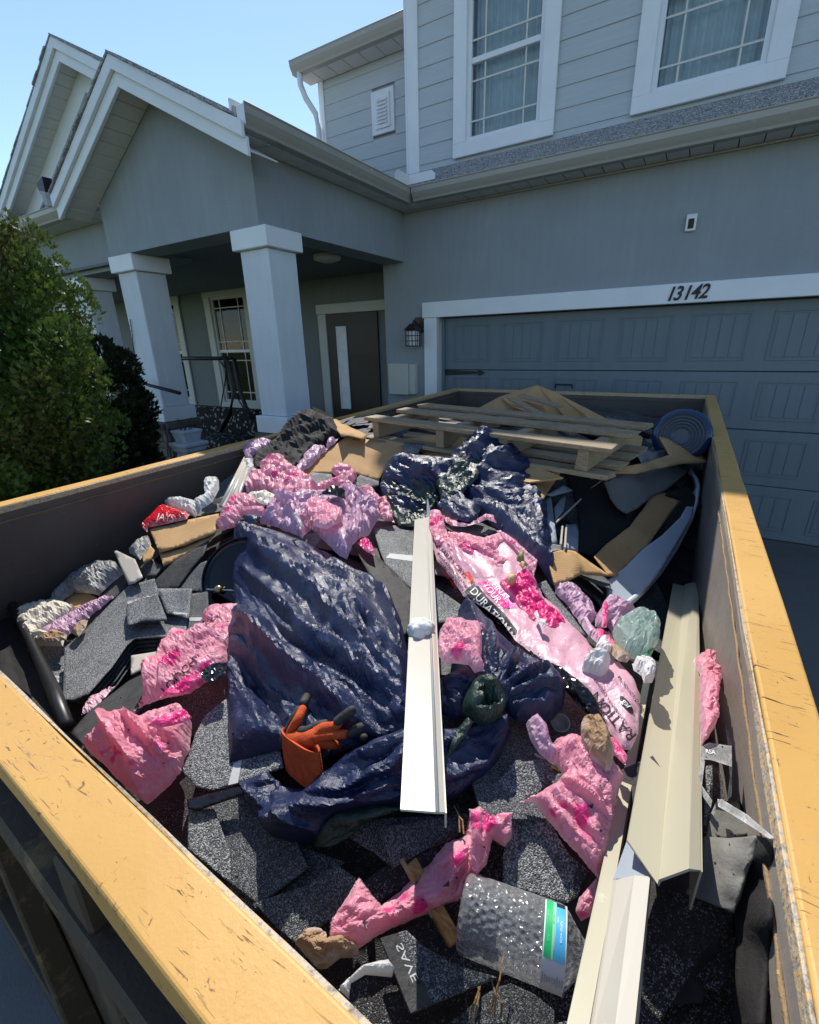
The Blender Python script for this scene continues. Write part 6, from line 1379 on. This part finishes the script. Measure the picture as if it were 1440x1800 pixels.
wrap(Q(1, [(215, 790), (300, 740), (440, 660), (560, 600), (600, 600), (540, 650), (420, 750), (360, 800), (240, 810)]), 'mauve wrapper strip left of the curved shingle stack', 'mauve', .05, .02, .02, (.008, .05), 157)
wrap(Q(1, [(430, 1220), (480, 1140), (610, 1066), (560, 1120), (490, 1200)]), 'sliver of pink wrapper under the felt strip on the left', 'pale_pink', .05, .012, .02, (.005, .05), 158)

# ================================================================ white and clear plastics, papers, bags
def plast(name, k, pts, mat, label, cat, lift=.05, puff=0.012, puffw=.03, cr=(0.0100, .05), seed=1, res=3.0, buck=(1.14, .022, 50), **kw):
    cr = (cr[0] * .4, cr[1])
    return sheet(name, Q(k, pts), M[mat], None, lift, puff=puff, puffw=puffw, cr=cr, seed=seed, res=res, label=label, cat=cat, buck=buck, **kw)
plast('plastic_film', 12, [(215, 845), (260, 790), (400, 660), (560, 590), (640, 590), (680, 640), (600, 700), (520, 780), (480, 770), (360, 760), (250, 840)], 'grey_film', 'dusty translucent plastic film against the left wall', 'plastic film', .05, .05, .05, (.012, .09), 161)
plast('cream_cloth', 12, [(0, 910), (80, 870), (200, 845), (320, 850), (400, 880), (330, 930), (260, 970), (160, 1030), (300, 1060), (290, 1100), (100, 1100), (20, 1010)], 'cream_cloth', 'cream coloured cloth bundle in the left corner of the load', 'cloth', .045, .05, .06, (.014, .09), 162)
plast('orange_scrap', 12, [(130, 1060), (240, 1000), (320, 1030), (310, 1060), (220, 1080)], 'brown_paper', 'orange brown paper scrap at the edge of the cream cloth', 'paper scrap', .07, .01, .02, (.006, .03), 163)
plast('dry_leaf', 12, [(355, 1010), (400, 960), (450, 935), (435, 985), (390, 1040)], 'brown_paper', 'curled dry brown leaf on the curved shingle stack', 'leaf', .085, .01, .01, (.008, .03), 164, 2.6)
plast('white_plastic', 12, [(1195, 85), (1205, 55), (1278, 52), (1280, 110), (1235, 190), (1160, 240), (1130, 205), (1210, 170)], 'white_film', 'white plastic twist standing against the left wall', 'plastic scrap', .08, .03, .02, (.008, .04), 165)
plast('pink_white_bag', 12, [(940, 215), (990, 185), (1060, 190), (1150, 210), (1162, 245), (1130, 285), (1050, 250)], 'white_film', 'pinkish white plastic bag behind the red crisp bag', 'plastic bag', .07, .04, .03, (.008, .05), 166)
rb = plast('crisp_bag', 12, [(790, 350), (850, 290), (900, 230), (940, 215), (1090, 270), (1075, 300), (830, 352), (825, 380)], 'red_bag', 'red crisp bag with white lettering by the left wall', 'crisp bag', .085, .025, .03, (.006, .05), 167, buck=(1.03, .03, 40))
print_on(rb, 'JAYS', Q(12, [(945, 290)])[0], (15.5, 1.5), (4.5, -17), M['ink_white'], eps=.003)
plast('plastic_film', 12, [(715, 510), (770, 460), (840, 410), (850, 460), (800, 520), (780, 555)], 'grey_film', 'grey plastic film scrap under the torn cardboard', 'plastic film', .055, .02, .02, (.008, .05), 168)
plast('white_plastic', 16, [(175, 390), (245, 395), (252, 470), (215, 530), (240, 590), (190, 610), (180, 520), (200, 450)], 'white_film', 'white plastic ribbon beside the white gutter piece', 'plastic scrap', .07, .02, .02, (.010, .04), 169)
cb = plast('clear_bag', 10, [(880, 605), (1000, 500), (1110, 462), (1250, 490), (1330, 570), (1362, 690), (1365, 760), (1330, 860), (1250, 930), (1120, 900), (1010, 860), (950, 750)], 'clear_bag', 'crumpled clear plastic bag with green tint by the cream flashing', 'plastic bag', .075, .065, .05, (.016, .045), 170, 2.8)
sheet('green_bottom', Q(10, [(1230, 900, .09), (1300, 780, .10), (1365, 730, .10), (1370, 800, .09), (1300, 940, .08), (1250, 935, .08)]), M['green_film'], cb, .09, puff=0.006, cr=(0.0037, .03), buck=(1.14, .022, 50), seed=171, res=2.6)
plast('crumpled_paper', 10, [(540, 1020), (560, 970), (640, 920), (760, 930), (860, 1000), (830, 1060), (760, 1110), (660, 1080), (560, 1050)], 'paper', 'crumpled white paper lying on the printed pink wrapper', 'paper', .07, .04, .03, (.014, .03), 172, 2.8)
plast('crumpled_paper', 10, [(1120, 960), (1200, 960), (1300, 1000), (1365, 1060), (1350, 1180), (1260, 1180), (1230, 1100), (1140, 1040)], 'paper', 'crumpled white paper next to the cream strip', 'paper', .075, .035, .03, (.014, .03), 173, 2.8)
plast('tan_scrap', 10, [(830, 760), (920, 780), (1000, 850), (1100, 900), (1060, 950), (960, 930), (860, 830)], 'brown_paper', 'tan peeled scraps below the clear plastic bag', 'paper scrap', .075, .012, .02, (.008, .03), 174, 2.8)
plast('crumpled_paper', 10, [(700, 770), (760, 660), (830, 670), (840, 740), (900, 800), (820, 830), (740, 800)], 'paper', 'small torn white paper above the tan scraps', 'paper', .08, .015, .02, (.010, .03), 175, 2.6)
plast('paper_bag', 5, [(400, 440), (430, 432), (490, 450), (520, 500), (545, 560), (530, 630), (510, 640), (440, 590), (400, 520)], 'brown_paper', 'crumpled small brown paper bag beside the printed pink wrapper', 'paper bag', .085, .04, .03, (.010, .05), 176, 3)
plast('white_plastic', 5, [(160, 430), (200, 398), (250, 460), (262, 520), (290, 560), (270, 600), (220, 560), (180, 500)], 'mauve', 'pale grey plastic twist below the knotted tarp', 'plastic scrap', .07, .025, .02, (.012, .04), 177, 3)
plast('white_plastic', 7, [(430, 940), (490, 880), (540, 830), (670, 800), (700, 840), (690, 880), (560, 870), (490, 910), (480, 985)], 'white_film', 'white plastic bag edge over the black shingle at the near rim', 'plastic bag', .085, .012, .015, (.008, .04), 178, 3)
plast('dry_leaf', 7, [(220, 720), (280, 660), (340, 655), (380, 700), (450, 690), (520, 740), (530, 780), (440, 790), (370, 840), (330, 840)], 'brown_paper', 'clump of dry brown leaves at the near rim', 'leaves', .06, .025, .02, (.016, .03), 179, 2.8)
plast('apple_core', 9, [(1098, 660), (1130, 618), (1180, 620), (1190, 690), (1150, 715), (1105, 695)], 'green_scrap', 'greenish food scrap in the fold of the printed wrapper', 'food scrap', .10, .015, .006, (.004, .02), 181, 2)
plast('food_scrap', 9, [(1130, 740), (1160, 715), (1205, 745), (1170, 790)], 'tan_scrap', 'small tan food scrap just below the greenish one', 'food scrap', .10, .010, .005, (.004, .02), 182, 2)
plast('food_scrap', 9, [(980, 930), (1000, 885), (1080, 885), (1095, 930), (1060, 965), (1000, 960)], 'tan_scrap', 'pale peeled food scrap on the hot pink lining', 'food scrap', .095, .012, .006, (.006, .02), 183, 2)
plast('white_plastic', 9, [(1300, 1300), (1330, 1260), (1370, 1380), (1440, 1400), (1430, 1460), (1370, 1440)], 'paper', 'small white paper curl on the lower hot pink lining', 'paper', .09, .008, .008, (.008, .02), 184, 2.4)

# metal offcuts
shingle(Q(12, [(612, 497), (630, 495), (745, 550), (795, 665), (740, 700), (705, 710)]), 'white painted metal offcut with pointed shaded end left of the cardboard scrap', 'enamel_w', .085, .8, .003, cr=(0, 1), seed=191, name='metal_offcut', cat='metal offcut')
shingle(Q(12, [(722, 1160), (900, 1132), (902, 1182), (820, 1232), (720, 1280)]), 'white rectangular metal offcut in front of the curved shingle stack', 'enamel_w', .065, .8, .003, cr=(0, 1), seed=192, name='metal_offcut', cat='metal offcut')
gp = on_pile(Q(16, [(-5, 740), (180, 370)]), .075); gp2 = on_pile(Q(16, [(95, 760), (220, 400)]), .075)
gt = thing('gutter_piece', 'white gutter offcut leaning along the left wall', 'gutter', gp[0])
obj('face', [gp[0], gp[1], gp2[1], gp2[0]], [(0, 1, 2, 3)], M['enamel_w'], gt, solid=.003)
for a, b, nm in ((gp[0], gp[1], 'outer_lip'), (gp2[0], gp2[1], 'inner_lip'), (gp[0] * .55 + gp2[0] * .45, gp[1] * .55 + gp2[1] * .45, 'ridge')): MB().tube([tuple(a), tuple(b)], .008, 8).build(nm, M['enamel_w'], gt, smooth=True)
# ================================================================ long flashings
n_soft = len(TOPS)
def strip3(name, label, near, far, mat, profile, ends=None):
    """near / far: two cross sections given as lists of world points; joined into a folded metal length with thickness"""
    V = [tuple(p) for p in near] + [tuple(p) for p in far]; n = len(near)
    o = obj(name, V, [(i, i + 1, n + i + 1, n + i) for i in range(n - 1)], mat, None, solid=.0025, offset=0)
    return tag(o, label, 'flashing')
zn, zf = zz(-.452), zz(-.56)
nl, nr, nlip = at_z(704, 1424, zn), at_z(769, 1429, zn), at_z(782, 1429, zn - .006)
fl_, fr_, flip = at_z(729, 914, zf), at_z(750, 910, zf), at_z(757, 906, zf - .004)
o = strip3('white_flashing', 'long white metal flashing lying down the middle of the load', [nl, nr, nlip], [fl_, fr_, flip], M['enamel_w'], None)
MB().tube([tuple(nr + [0, 0, .001]), tuple(fr_ + [0, 0, .001])], .0022, 6).build('folded_seam', M['enamel_w'], o, smooth=True)
drop = np.array([0, 0, -.022])
obj('side_lip', [nlip, flip, flip + drop * .8, nlip + drop], [(0, 1, 2, 3)], M['enamel_w'], o, solid=.002)
TOPS.append(bvh([nl, nr, nlip, fl_, fr_, flip], [(0, 1, 4, 3), (1, 2, 5, 4)]))
tip = MB(); tip.add([tuple(flip), tuple(fr_), tuple(at_z(751, 872, zf + .03))], [(0, 1, 2)]).build('bent_tip', M['metal_grey'], o, solid=.002)
# cream box shaped flashing on the right
def sec(pts): return [at_z(px, py, zz(r)) for px, py, r in pts]
o = strip3('cream_flashing', 'wide cream valley flashing running along the right wall into shade', sec([(1102, 1478, -.525), (1157, 1556, -.525), (1160, 1548, -.522), (1212, 1529, -.49), (1231, 1531, -.50)]), sec([(1183, 1026, -.86), (1203, 1030, -.885), (1204, 1028, -.88), (1218, 1024, -.86), (1227, 1026, -.87)]), M['enamel_c'], None)
a, b = at_z(1231, 1531, zz(-.50)), at_z(1227, 1026, zz(-.87)); c, d = at_z(1160, 1548, zz(-.522)), at_z(1204, 1028, zz(-.88))
obj('outer_side', [a, b, b + [0, 0, -.05], a + [0, 0, -.06]], [(0, 1, 2, 3)], M['enamel_c'], o, solid=.002)
o2 = strip3('cream_strip', 'narrow cream metal strip left of the wide cream flashing', sec([(990, 1830, -.53), (1030, 1830, -.53), (1034, 1832, -.545)]), sec([(1138, 1168, -.665), (1147, 1168, -.665), (1149, 1168, -.675)]), M['enamel_c'], None)
o3 = strip3('white_channel', 'short white metal channel at the near end of the cream flashing', sec([(1030, 1830, -.54), (1040, 1838, -.52), (1080, 1830, -.495), (1113, 1828, -.49), (1117, 1830, -.52)]), sec([(1078, 1545, -.56), (1086, 1548, -.55), (1116, 1541, -.535), (1141, 1541, -.53), (1143, 1543, -.56)]), M['enamel_w'], None)
obj('pointed_fold', sec([(1078, 1545, -.555), (1141, 1541, -.53), (1103, 1475, -.56)]), [(0, 1, 2)], M['metal_grey'], o3, solid=.002)
# foam lump on the white flashing
M['foam'] = (lambda t: t.set(t.ramp(t.noise(40, 5), [(.3, (.62, .60, .54)), (.7, (.82, .80, .76))]), .9, t.bump(t.noise(120, 5, .7), .4, .003), spec=.2))(NT('torn_foam'))
fp, fn_ = cast(740, 1112)
bm = bmesh.new(); bmesh.ops.create_icosphere(bm, subdivisions=4, radius=1)
V = []; F = [[v.index for v in f.verts] for f in bm.faces]
for v in bm.verts:
    c = v.co; k = 1 + .32 * float(pnoise(np.array([c.x * 1.6 + c.z]), np.array([c.y * 1.6 - c.z * .7]), 5)[0]) + .12 * float(pnoise(np.array([c.x * 5 + c.z * 3]), np.array([c.y * 5]), 6)[0])
    V.append(fp + Vector((c.x * .021 * k, c.y * .024 * k, max(-.3, c.z) * .022 * k + .004)))
bm.free(); tag(obj('foam_chunk', V, F, M['foam'], None, smooth=True), 'torn lump of white foam stuck on the long white flashing', 'foam')

# ================================================================ black drum lid half under the tarp
lc = on_pile([(424, 1012)], .03)[0]; ML = frame_from((Vector(EYE) - Vector(lc)).normalized() + Vector((-.45, -.1, .15)), (0, 0, 1), lc)
ld = thing('drum_lid', 'round glossy black lid with brass knob half under the navy tarp', 'lid', lc)
RL = 67 * np.linalg.norm(lc - EYE) / FPX
MB().lathe([(RL * .86, -.02), (RL, -.02), (RL * 1.0, .0), (RL * .975, .008), (RL * .95, .004), (RL * .92, -.006), (RL * .80, -.004), (RL * .5, .004), (0, .008)], ML, 48).build('lid_disc', M['gloss_black'], ld, smooth=True)
M['brass'] = m_paint('dull_brass', (.38, .28, .15), .1, .3); M['brass'].node_tree.nodes['Principled BSDF'].inputs['Metallic'].default_value = .8
kp = lc + rays([[388, 1038]])[0] * 0; kd = Vector(rays([[388, 1038]])[0]); nrm_ = Vector((ML[0][2], ML[1][2], ML[2][2])); tt = (Vector(lc) - Vector(EYE)).dot(nrm_) / kd.dot(nrm_); kp = Vector(EYE) + kd * tt
MB().lathe([(0, .022), (.008, .022), (.012, .016), (.012, .012), (.006, .010), (.006, 0)], frame_from(nrm_, None, kp), 20).build('knob', M['brass'], ld, smooth=True)
side = Vector((ML[0][0], ML[1][0], ML[2][0])).cross(nrm_)
MB().tube([kp - side * RL * .32 + nrm_ * .008, kp + side * RL * .8 + nrm_ * .010], .0025, 6).build('bail_wire', M['metal_grey'], ld)

# ================================================================ work glove
M['glove_knit'] = (lambda t: t.set(t.ramp(t.noise(60, 3), [(.3, (.40, .055, .015)), (.7, (.56, .095, .025))]), .85, t.bump(t.noise(300, 3), .6, .002), spec=.2))(NT('orange_knit'))
M['glove_rubber'] = (lambda t: t.set(t.ramp(t.noise(70, 6, .7), [(.35, (.016, .015, .014)), (.7, (.06, .055, .045))]), .7, t.bump(t.noise(160, 5), .6, .002), spec=.35))(NT('black_latex_coating'))
def gp3(px, py, up):
    p, n = cast(px, py); d = Vector(EYE) - p; return p + d.normalized() * up * .75 + Vector((0, 0, up * .5))
gl = thing('work_glove', 'orange knit work glove with black rubber fingertips lying on the navy tarp', 'glove', gp3(535, 1350, 0))
def skin(name, chains, mat, parent, sub=2):
    V, E, R = [], [], []
    def vid(p):
        for i, q in enumerate(V):
            if (q - p).length < 1e-5: return i
        V.append(p); R.append(None); return len(V) - 1
    for ch in chains:
        prev = None
        for p, r in ch:
            i = vid(p); R[i] = r
            if prev is not None: E.append((prev, i))
            prev = i
    off = Vector(wloc(parent)); me = bpy.data.meshes.new(name); me.from_pydata([v - off for v in V], E, []); o = bpy.data.objects.new(name, me); COL.objects.link(o); o.parent = parent
    me.materials.append(mat)
    sk = o.modifiers.new('skin', 'SKIN'); sk.use_smooth_shade = True; sk.use_x_symmetry = False
    for i, r in enumerate(R): me.skin_vertices[0].data[i].radius = r if hasattr(r, '__len__') else (r, r)
    me.skin_vertices[0].data[0].use_root = True
    s = o.modifiers.new('sub', 'SUBSURF'); s.levels = sub; s.render_levels = sub
    # bake the grown surface, so the mesh is plain geometry
    dg = bpy.context.evaluated_depsgraph_get(); nm = bpy.data.meshes.new_from_object(o.evaluated_get(dg)); o.modifiers.clear(); o.data = nm
    nm.polygons.foreach_set('use_smooth', [True] * len(nm.polygons))
    return o
g = lambda x, y, u: gp3(480 + x / 7.2, 1200 + y / 7.2, u)
palm = g(420, 740, 0.0154); wrist = g(330, 860, 0.0140)
kn1, kn2, kn3, kn4 = g(620, 640, 0.0182), g(650, 730, 0.0182), g(640, 830, 0.0168), g(620, 920, 0.0140)
PX = .0072
th1, th2, th3 = g(215, 700, 0.0140), g(330, 520, 0.0168), g(400, 350, 0.0182)
skin('knit_body', [[(palm, (.021, .0095)), (wrist, (.020, .0085))], [(palm, (.021, .0095)), (kn1, 0.0083), (g(800, 620, 0.0196), 0.0069), (g(880, 560, 0.0210), 0.0066)], [(palm, (.021, .0095)), (kn2, 0.0083), (g(820, 725, 0.0196), 0.0066), (g(960, 720, 0.0210), 0.0063)],
    [(palm, (.021, .0095)), (kn3, 0.0079), (g(760, 850, 0.0196), 0.0066), (g(900, 880, 0.0210), 0.0063)], [(palm, (.021, .0095)), (g(470, 860, 0.0168), 0.0086), (kn4, 0.0069)], [(palm, (.021, .0095)), (th1, 0.0096), (th2, 0.0076), (th3, 0.0069)]], M['glove_knit'], gl)
skin('thumb_coating', [[(g(360, 360, 0.0189), 0.0071), (g(405, 310, 0.0189), 0.0075), (g(435, 240, 0.0189), 0.0074), (g(450, 205, 0.0189), 0.0059)]], M['glove_rubber'], gl)
skin('finger_coating', [[(g(790, 590, 0.0210), 0.0074), (g(900, 510, 0.0217), 0.0076), (g(1000, 430, 0.0217), 0.0073), (g(1060, 395, 0.0210), 0.0058)]], M['glove_rubber'], gl)
skin('finger_coating', [[(g(960, 735, 0.0210), 0.0059), (g(1050, 680, 0.0217), 0.0071), (g(1120, 640, 0.0217), 0.0074), (g(1160, 640, 0.0210), 0.0059)]], M['glove_rubber'], gl)
skin('finger_coating', [[(g(890, 890, 0.0210), 0.0063), (g(1000, 850, 0.0217), 0.0071), (g(1110, 790, 0.0217), 0.0069), (g(1170, 760, 0.0210), 0.0053)]], M['glove_rubber'], gl)
skin('finger_coating', [[(g(640, 950, 0.0182), 0.0073), (g(740, 940, 0.0196), 0.0089), (g(830, 910, 0.0196), 0.0076)]], M['glove_rubber'], gl)
skin('palm_coating', [[(g(330, 640, 0.0112), 0.0066), (g(430, 660, 0.0126), 0.0073), (g(560, 590, 0.0140), 0.0066), (g(720, 560, 0.0154), 0.0063)], ], M['glove_rubber'], gl)
skin('palm_coating', [[(g(110, 800, 0.0070), 0.0053), (g(160, 680, 0.0084), 0.0059), (g(250, 500, 0.0098), 0.0056), (g(340, 330, 0.0112), 0.0053)], ], M['glove_rubber'], gl)
# ribbed cuff: stacked knit ribs, each an oval ring
A_, B_ = g(350, 800, .026), g(400, 1270, .022); axc = (B_ - A_); Lc = axc.length; axc.normalize(); sx = (g(560, 790, .024) - g(150, 860, .024)); sx -= axc * sx.dot(axc); hw = sx.length / 2 * .98; sx.normalize(); sy = axc.cross(sx)
cf = MB(); n = 28; rings = []; NR_ = 15
for k in range(NR_ * 4 + 1):
    t = k / (NR_ * 4); ph = (k % 4) / 4; bul = .0015 * math.cos(ph * 2 * math.pi)
    w_ = hw * (.94 + .06 * math.sin(t * 3)) + bul; h_ = .0085 + bul * 1.6
    c = A_ + axc * (t * Lc); rings.append([c + sx * (w_ * math.copysign(abs(math.cos(a)) ** .7, math.cos(a))) + sy * (h_ * math.sin(a)) for a in [2 * math.pi * q / n for q in range(n)]])
V = [p for r in rings for p in r]; F = [[i * n + q, i * n + (q + 1) % n, (i + 1) * n + (q + 1) % n, (i + 1) * n + q] for i in range(len(rings) - 1) for q in range(n)]
obj('ribbed_cuff', V, F, M['glove_knit'], gl, smooth=True)

# ================================================================ gallon water bottle
M['clear_pet'] = None
def _pet():
    t = NT('clear_bottle_plastic'); t.n.remove(t.b)
    v = t.vor(150); nm = t.bump(v, .7, .004); nm = t.bump(t.noise(50, 4, .6), .5, .006, nm)
    tr = t.n.new('ShaderNodeBsdfTransparent'); tr.inputs[0].default_value = (.96, .97, .97, 1)
    gl_ = t.n.new('ShaderNodeBsdfGlossy'); gl_.inputs['Roughness'].default_value = .06; t.l.new(nm, gl_.inputs['Normal'])
    df = t.n.new('ShaderNodeBsdfDiffuse'); df.inputs[0].default_value = (.75, .77, .77, 1); t.l.new(nm, df.inputs['Normal'])
    lw = t.n.new('ShaderNodeLayerWeight'); lw.inputs['Blend'].default_value = .28; t.l.new(nm, lw.inputs['Normal'])
    m1 = t.n.new('ShaderNodeMixShader'); t.l.new(lw.outputs['Facing'], m1.inputs[0]); t.l.new(tr.outputs[0], m1.inputs[1]); t.l.new(gl_.outputs[0], m1.inputs[2])
    m2 = t.n.new('ShaderNodeMixShader'); m2.inputs[0].default_value = .13; t.l.new(m1.outputs[0], m2.inputs[1]); t.l.new(df.outputs[0], m2.inputs[2]); t.l.new(m2.outputs[0], t.out.inputs[0])
    return t.m
M['clear_pet'] = _pet()
b0, b1 = Vector(at_z(812, 1600, zz(-.60))), Vector(at_z(1050, 1690, zz(-.60)))
bx_ = (b1 - b0).normalized(); Lb = (b1 - b0).length * 1.04; RB = .0365; DP = .0078
MBt = frame_from(bx_, (0, 0, 1), b0)
bt = thing('water_bottle', 'empty dimpled clear gallon water bottle with green and blue label', 'water bottle', b0)
nth = 128; prof = []
for k in range(131):
    t = k / 130; h_ = t * Lb
    if t < .05: r_b = RB * (.80 + .20 * math.sqrt(1 - (1 - t / .05) ** 2))
    elif t < .70: r_b = RB
    elif t < .92: u = (t - .70) / .22; r_b = RB * (1 - .70 * (u * u * (3 - 2 * u)))
    else: r_b = RB * .30
    prof.append((max(r_b, .001), h_, t))
V = []; F = []
for i, (r_b, h_, t) in enumerate(prof):
    for k in range(nth):
        a = 2 * math.pi * k / nth; dm = 0
        if .07 < t < .90 and not (.585 < t < .745):
            q = (h_ / DP); row = math.floor(q); uu = (a * RB / DP + .5 * (row % 2)) % 1 - .5; vv = q - row - .5
            dm = -.0017 * max(0, 1 - (uu * uu + vv * vv) * 5.5)
        V.append(MBt @ Vector(((r_b + dm) * math.cos(a), (r_b + dm) * math.sin(a), h_)))
for i in range(len(prof) - 1):
    for k in range(nth): F.append([i * nth + k, i * nth + (k + 1) % nth, (i + 1) * nth + (k + 1) % nth, (i + 1) * nth + k])
F.append(list(range(nth))[::-1]); obj('bottle_body', V, F, M['clear_pet'], bt, smooth=True)
M['lab_w'] = m_paint('label_white', (.74, .76, .78), .02, .4); M['lab_g'] = m_paint('label_green', (.02, .42, .14), .15, .4, 60); M['lab_b'] = m_paint('label_blue', (.06, .36, .62), .15, .4, 60); M['lab_lg'] = m_paint('label_pale_green', (.24, .58, .32), .1, .4, 60)
# camera-facing angle on the bottle wall
toc = (Vector(EYE) - (b0 + bx_ * Lb * .66)).normalized(); X_, Y_ = Vector((MBt[0][0], MBt[1][0], MBt[2][0])), Vector((MBt[0][1], MBt[1][1], MBt[2][1])); ang0 = math.atan2(toc.dot(Y_), toc.dot(X_))
upv = Vector((0, 0, 1)); 
imgup = Vector(CR[:, 2]); sgn = 1 if (Y_ * math.cos(ang0) - X_ * math.sin(ang0)).dot(imgup) > 0 else -1
def bpt(s, a, e): r_ = RB + e; a = ang0 + sgn * a; return MBt @ Vector((r_ * math.cos(a), r_ * math.sin(a), s * Lb))
def lab(name, s0, s1, a0, a1, e, mat, parent):
    n_ = 24; V = [bpt(s, a0 + (a1 - a0) * k / n_, e) for k in range(n_ + 1) for s in (s0, s1)]
    return obj(name, V, [(2 * k, 2 * k + 1, 2 * k + 3, 2 * k + 2) for k in range(n_)], mat, parent, smooth=True)
lb = lab('label', .59, .74, -1.25, 1.15, .0012, M['lab_w'], bt)
lab('green_panel', .597, .645, -.30, 1.13, .0018, M['lab_g'], lb); lab('green_panel', .645, .660, -.30, 1.13, .0018, M['lab_lg'], lb); lab('blue_panel', .664, .732, -.30, 1.13, .0018, M['lab_b'], lb); lab('emblem', .668, .725, .95, 1.10, .0022, M['ink'], lb)
def btext(s, sc, ac, hs, mat, wid=.62):
    V, F = text_mesh(s, 1.0, 0, 0, 3); kx = hs * Lb / RB * wid
    obj('lettering', [bpt(sc + v[1] * hs, ac - v[0] * kx, .0024) for v in V], F, mat, lb)
btext('PURIFIED WATER', .702, .32, .020, M['ink_white'], .75); btext('DRINKING', .680, .55, .012, M['ink_white']); btext('RECYCLE', .652, .55, .020, M['lab_g'], .7); btext('PLEASE', .622, .10, .016, M['lab_lg']); btext('CRUSH FIRST', .612, .65, .012, M['lab_lg'])
for k in range(9): btext(['NUTRITION FACTS', 'SERVING SIZE', 'CALORIES 0', 'SODIUM 0', 'TOTAL FAT 0', 'PROTEIN 0', 'NO ADDED SUGAR', 'KEEP COOL', 'BOTTLED AT'][k], .602 + k * .0155, -.76, .014, M['ink'], .62)

# ================================================================ small things
def stick(pts, rr, mat, name, label, cat, group=None):
    return tag(MB().tube([tuple(p) for p in pts], rr, 6).build(name, mat), label, cat, group)
s0, s1 = cast(722, 1545)[0] + Vector((0, 0, .03)), cast(800, 1672)[0] + Vector((0, 0, .015))
sp = thing('wood_splinter', 'split reddish wooden stick lying across the pink wrapper beside the bottle', 'wood', s0)
bar('splinter_face', s0, s1, .016, .010, M['splinter'], sp); bar('splinter_edge', s0 + Vector((-.010, -.004, .004)), s0 * .25 + s1 * .75 + Vector((-.010, -.004, .003)), .005, .006, M['pallet'], sp)
for k, (a, b) in enumerate((((828, 1790), (845, 1735)), ((835, 1800), (838, 1740)), ((858, 1795), (884, 1700)), ((868, 1800), (862, 1745)), ((880, 1800), (872, 1770)), ((808, 1475), (798, 1440)), ((815, 1478), (803, 1455)))):
    p, q = cast(*a)[0] + Vector((0, 0, .012)), cast(*b)[0] + Vector((0, 0, .025)); m_ = (p + q) / 2 + Vector((.003, 0, .008))
    stick([p, m_, q], [.0011, .0011, .0006], M['splinter'] if k % 2 == 0 else M['pallet'], 'pine_needle', 'dry pine needle sticking up from the front shingles', 'pine needle', 'pine needles on the shingles')
M['yellow_cap'] = m_paint('yellow_green_cap', (.62, .66, .10), .05, .3)
cp, cn = cast(981, 1357); cp += Vector((0, 0, .008))
nl_ = thing('cap_nail', 'yellow green plastic capped nail on the pink wrapper', 'nail', cp)
MC = frame_from((Vector(EYE) - cp).normalized() * .6 + Vector((.2, 0, .8)), None, cp)
MB().lathe([(0, .004), (.0035, .004), (.004, .002), (.007, .0015), (.0105, .0022), (.0115, .001), (.0115, 0), (0, -.001)], MC, 24).build('cap', M['yellow_cap'], nl_, smooth=True)
pq = cast(940, 1337)[0] + Vector((0, 0, .012)); MB().tube([cp, pq], .0016, 6).build('shank', M['metal_grey'], nl_)
pc, pn = cast(984, 1281); pc += Vector((0, 0, .010)); MC = frame_from((Vector(EYE) - pc).normalized() * .6 + Vector((0, 0, .6)), None, pc)
M['clear_cup'] = m_film('clear_cup_plastic', (.45, .46, .45), .2, .1, .4)
tag(MB().lathe([(.0, -.006), (.0125, -.006), (.014, .004), (.0155, .005), (.0155, .0065), (.013, .0055), (.0115, -.004), (0, -.0045)], MC, 28).build('sauce_cup', M['clear_cup'], None, smooth=True), 'small clear plastic sauce cup in shade below the knotted tarp', 'cup')
# crumbs of shingle and felt shaken out over everything
_r = np.random.default_rng(5); V, F = [], []
for i in range(1100):
    px, py = _r.uniform(60, 1300), _r.uniform(820, 1800)
    h = None; d = Vector(rays([[px, py]])[0]).normalized()
    for b in TOPS[:n_soft]:
        q = b.ray_cast(Vector(EYE), d)
        if q[0] is not None and (h is None or q[3] < h[3]): h = q
    if h is None: continue
    n_ = h[1] if h[1].dot(d) < 0 else -h[1]
    if n_.z < .45: continue
    s_ = _r.uniform(.0006, .0018) * (1 + .6 * (_r.random() < .12)); p = h[0] + n_ * s_ * .3; k = len(V)
    V += [p + Vector(_r.normal(size=3) * s_) for _ in range(4)]; F += [(k, k + 1, k + 2), (k, k + 2, k + 3), (k, k + 3, k + 1), (k + 1, k + 3, k + 2)]
tag(obj('shingle_crumbs', V, F, M['shingle_bk'], None), 'black crumbs of shingle scattered over the debris', 'crumbs', kind='stuff')
# scraps that end up wholly buried are left out
_dg = bpy.context.evaluated_depsgraph_get(); _e = Vector(EYE)
for o in [o for o in bpy.data.objects if o.name.startswith('shingle_scrap')]:
    seen = False
    for v in o.data.vertices:
        p = o.matrix_basis @ v.co + Vector((0, 0, .0015)); d = (p - _e); h = SC.ray_cast(_dg, _e, d.normalized())
        if h[0] and (h[4] == o or h[4].name == o.name or (h[1] - _e).length > d.length - .004): seen = True; break
    if not seen: bpy.data.objects.remove(o)
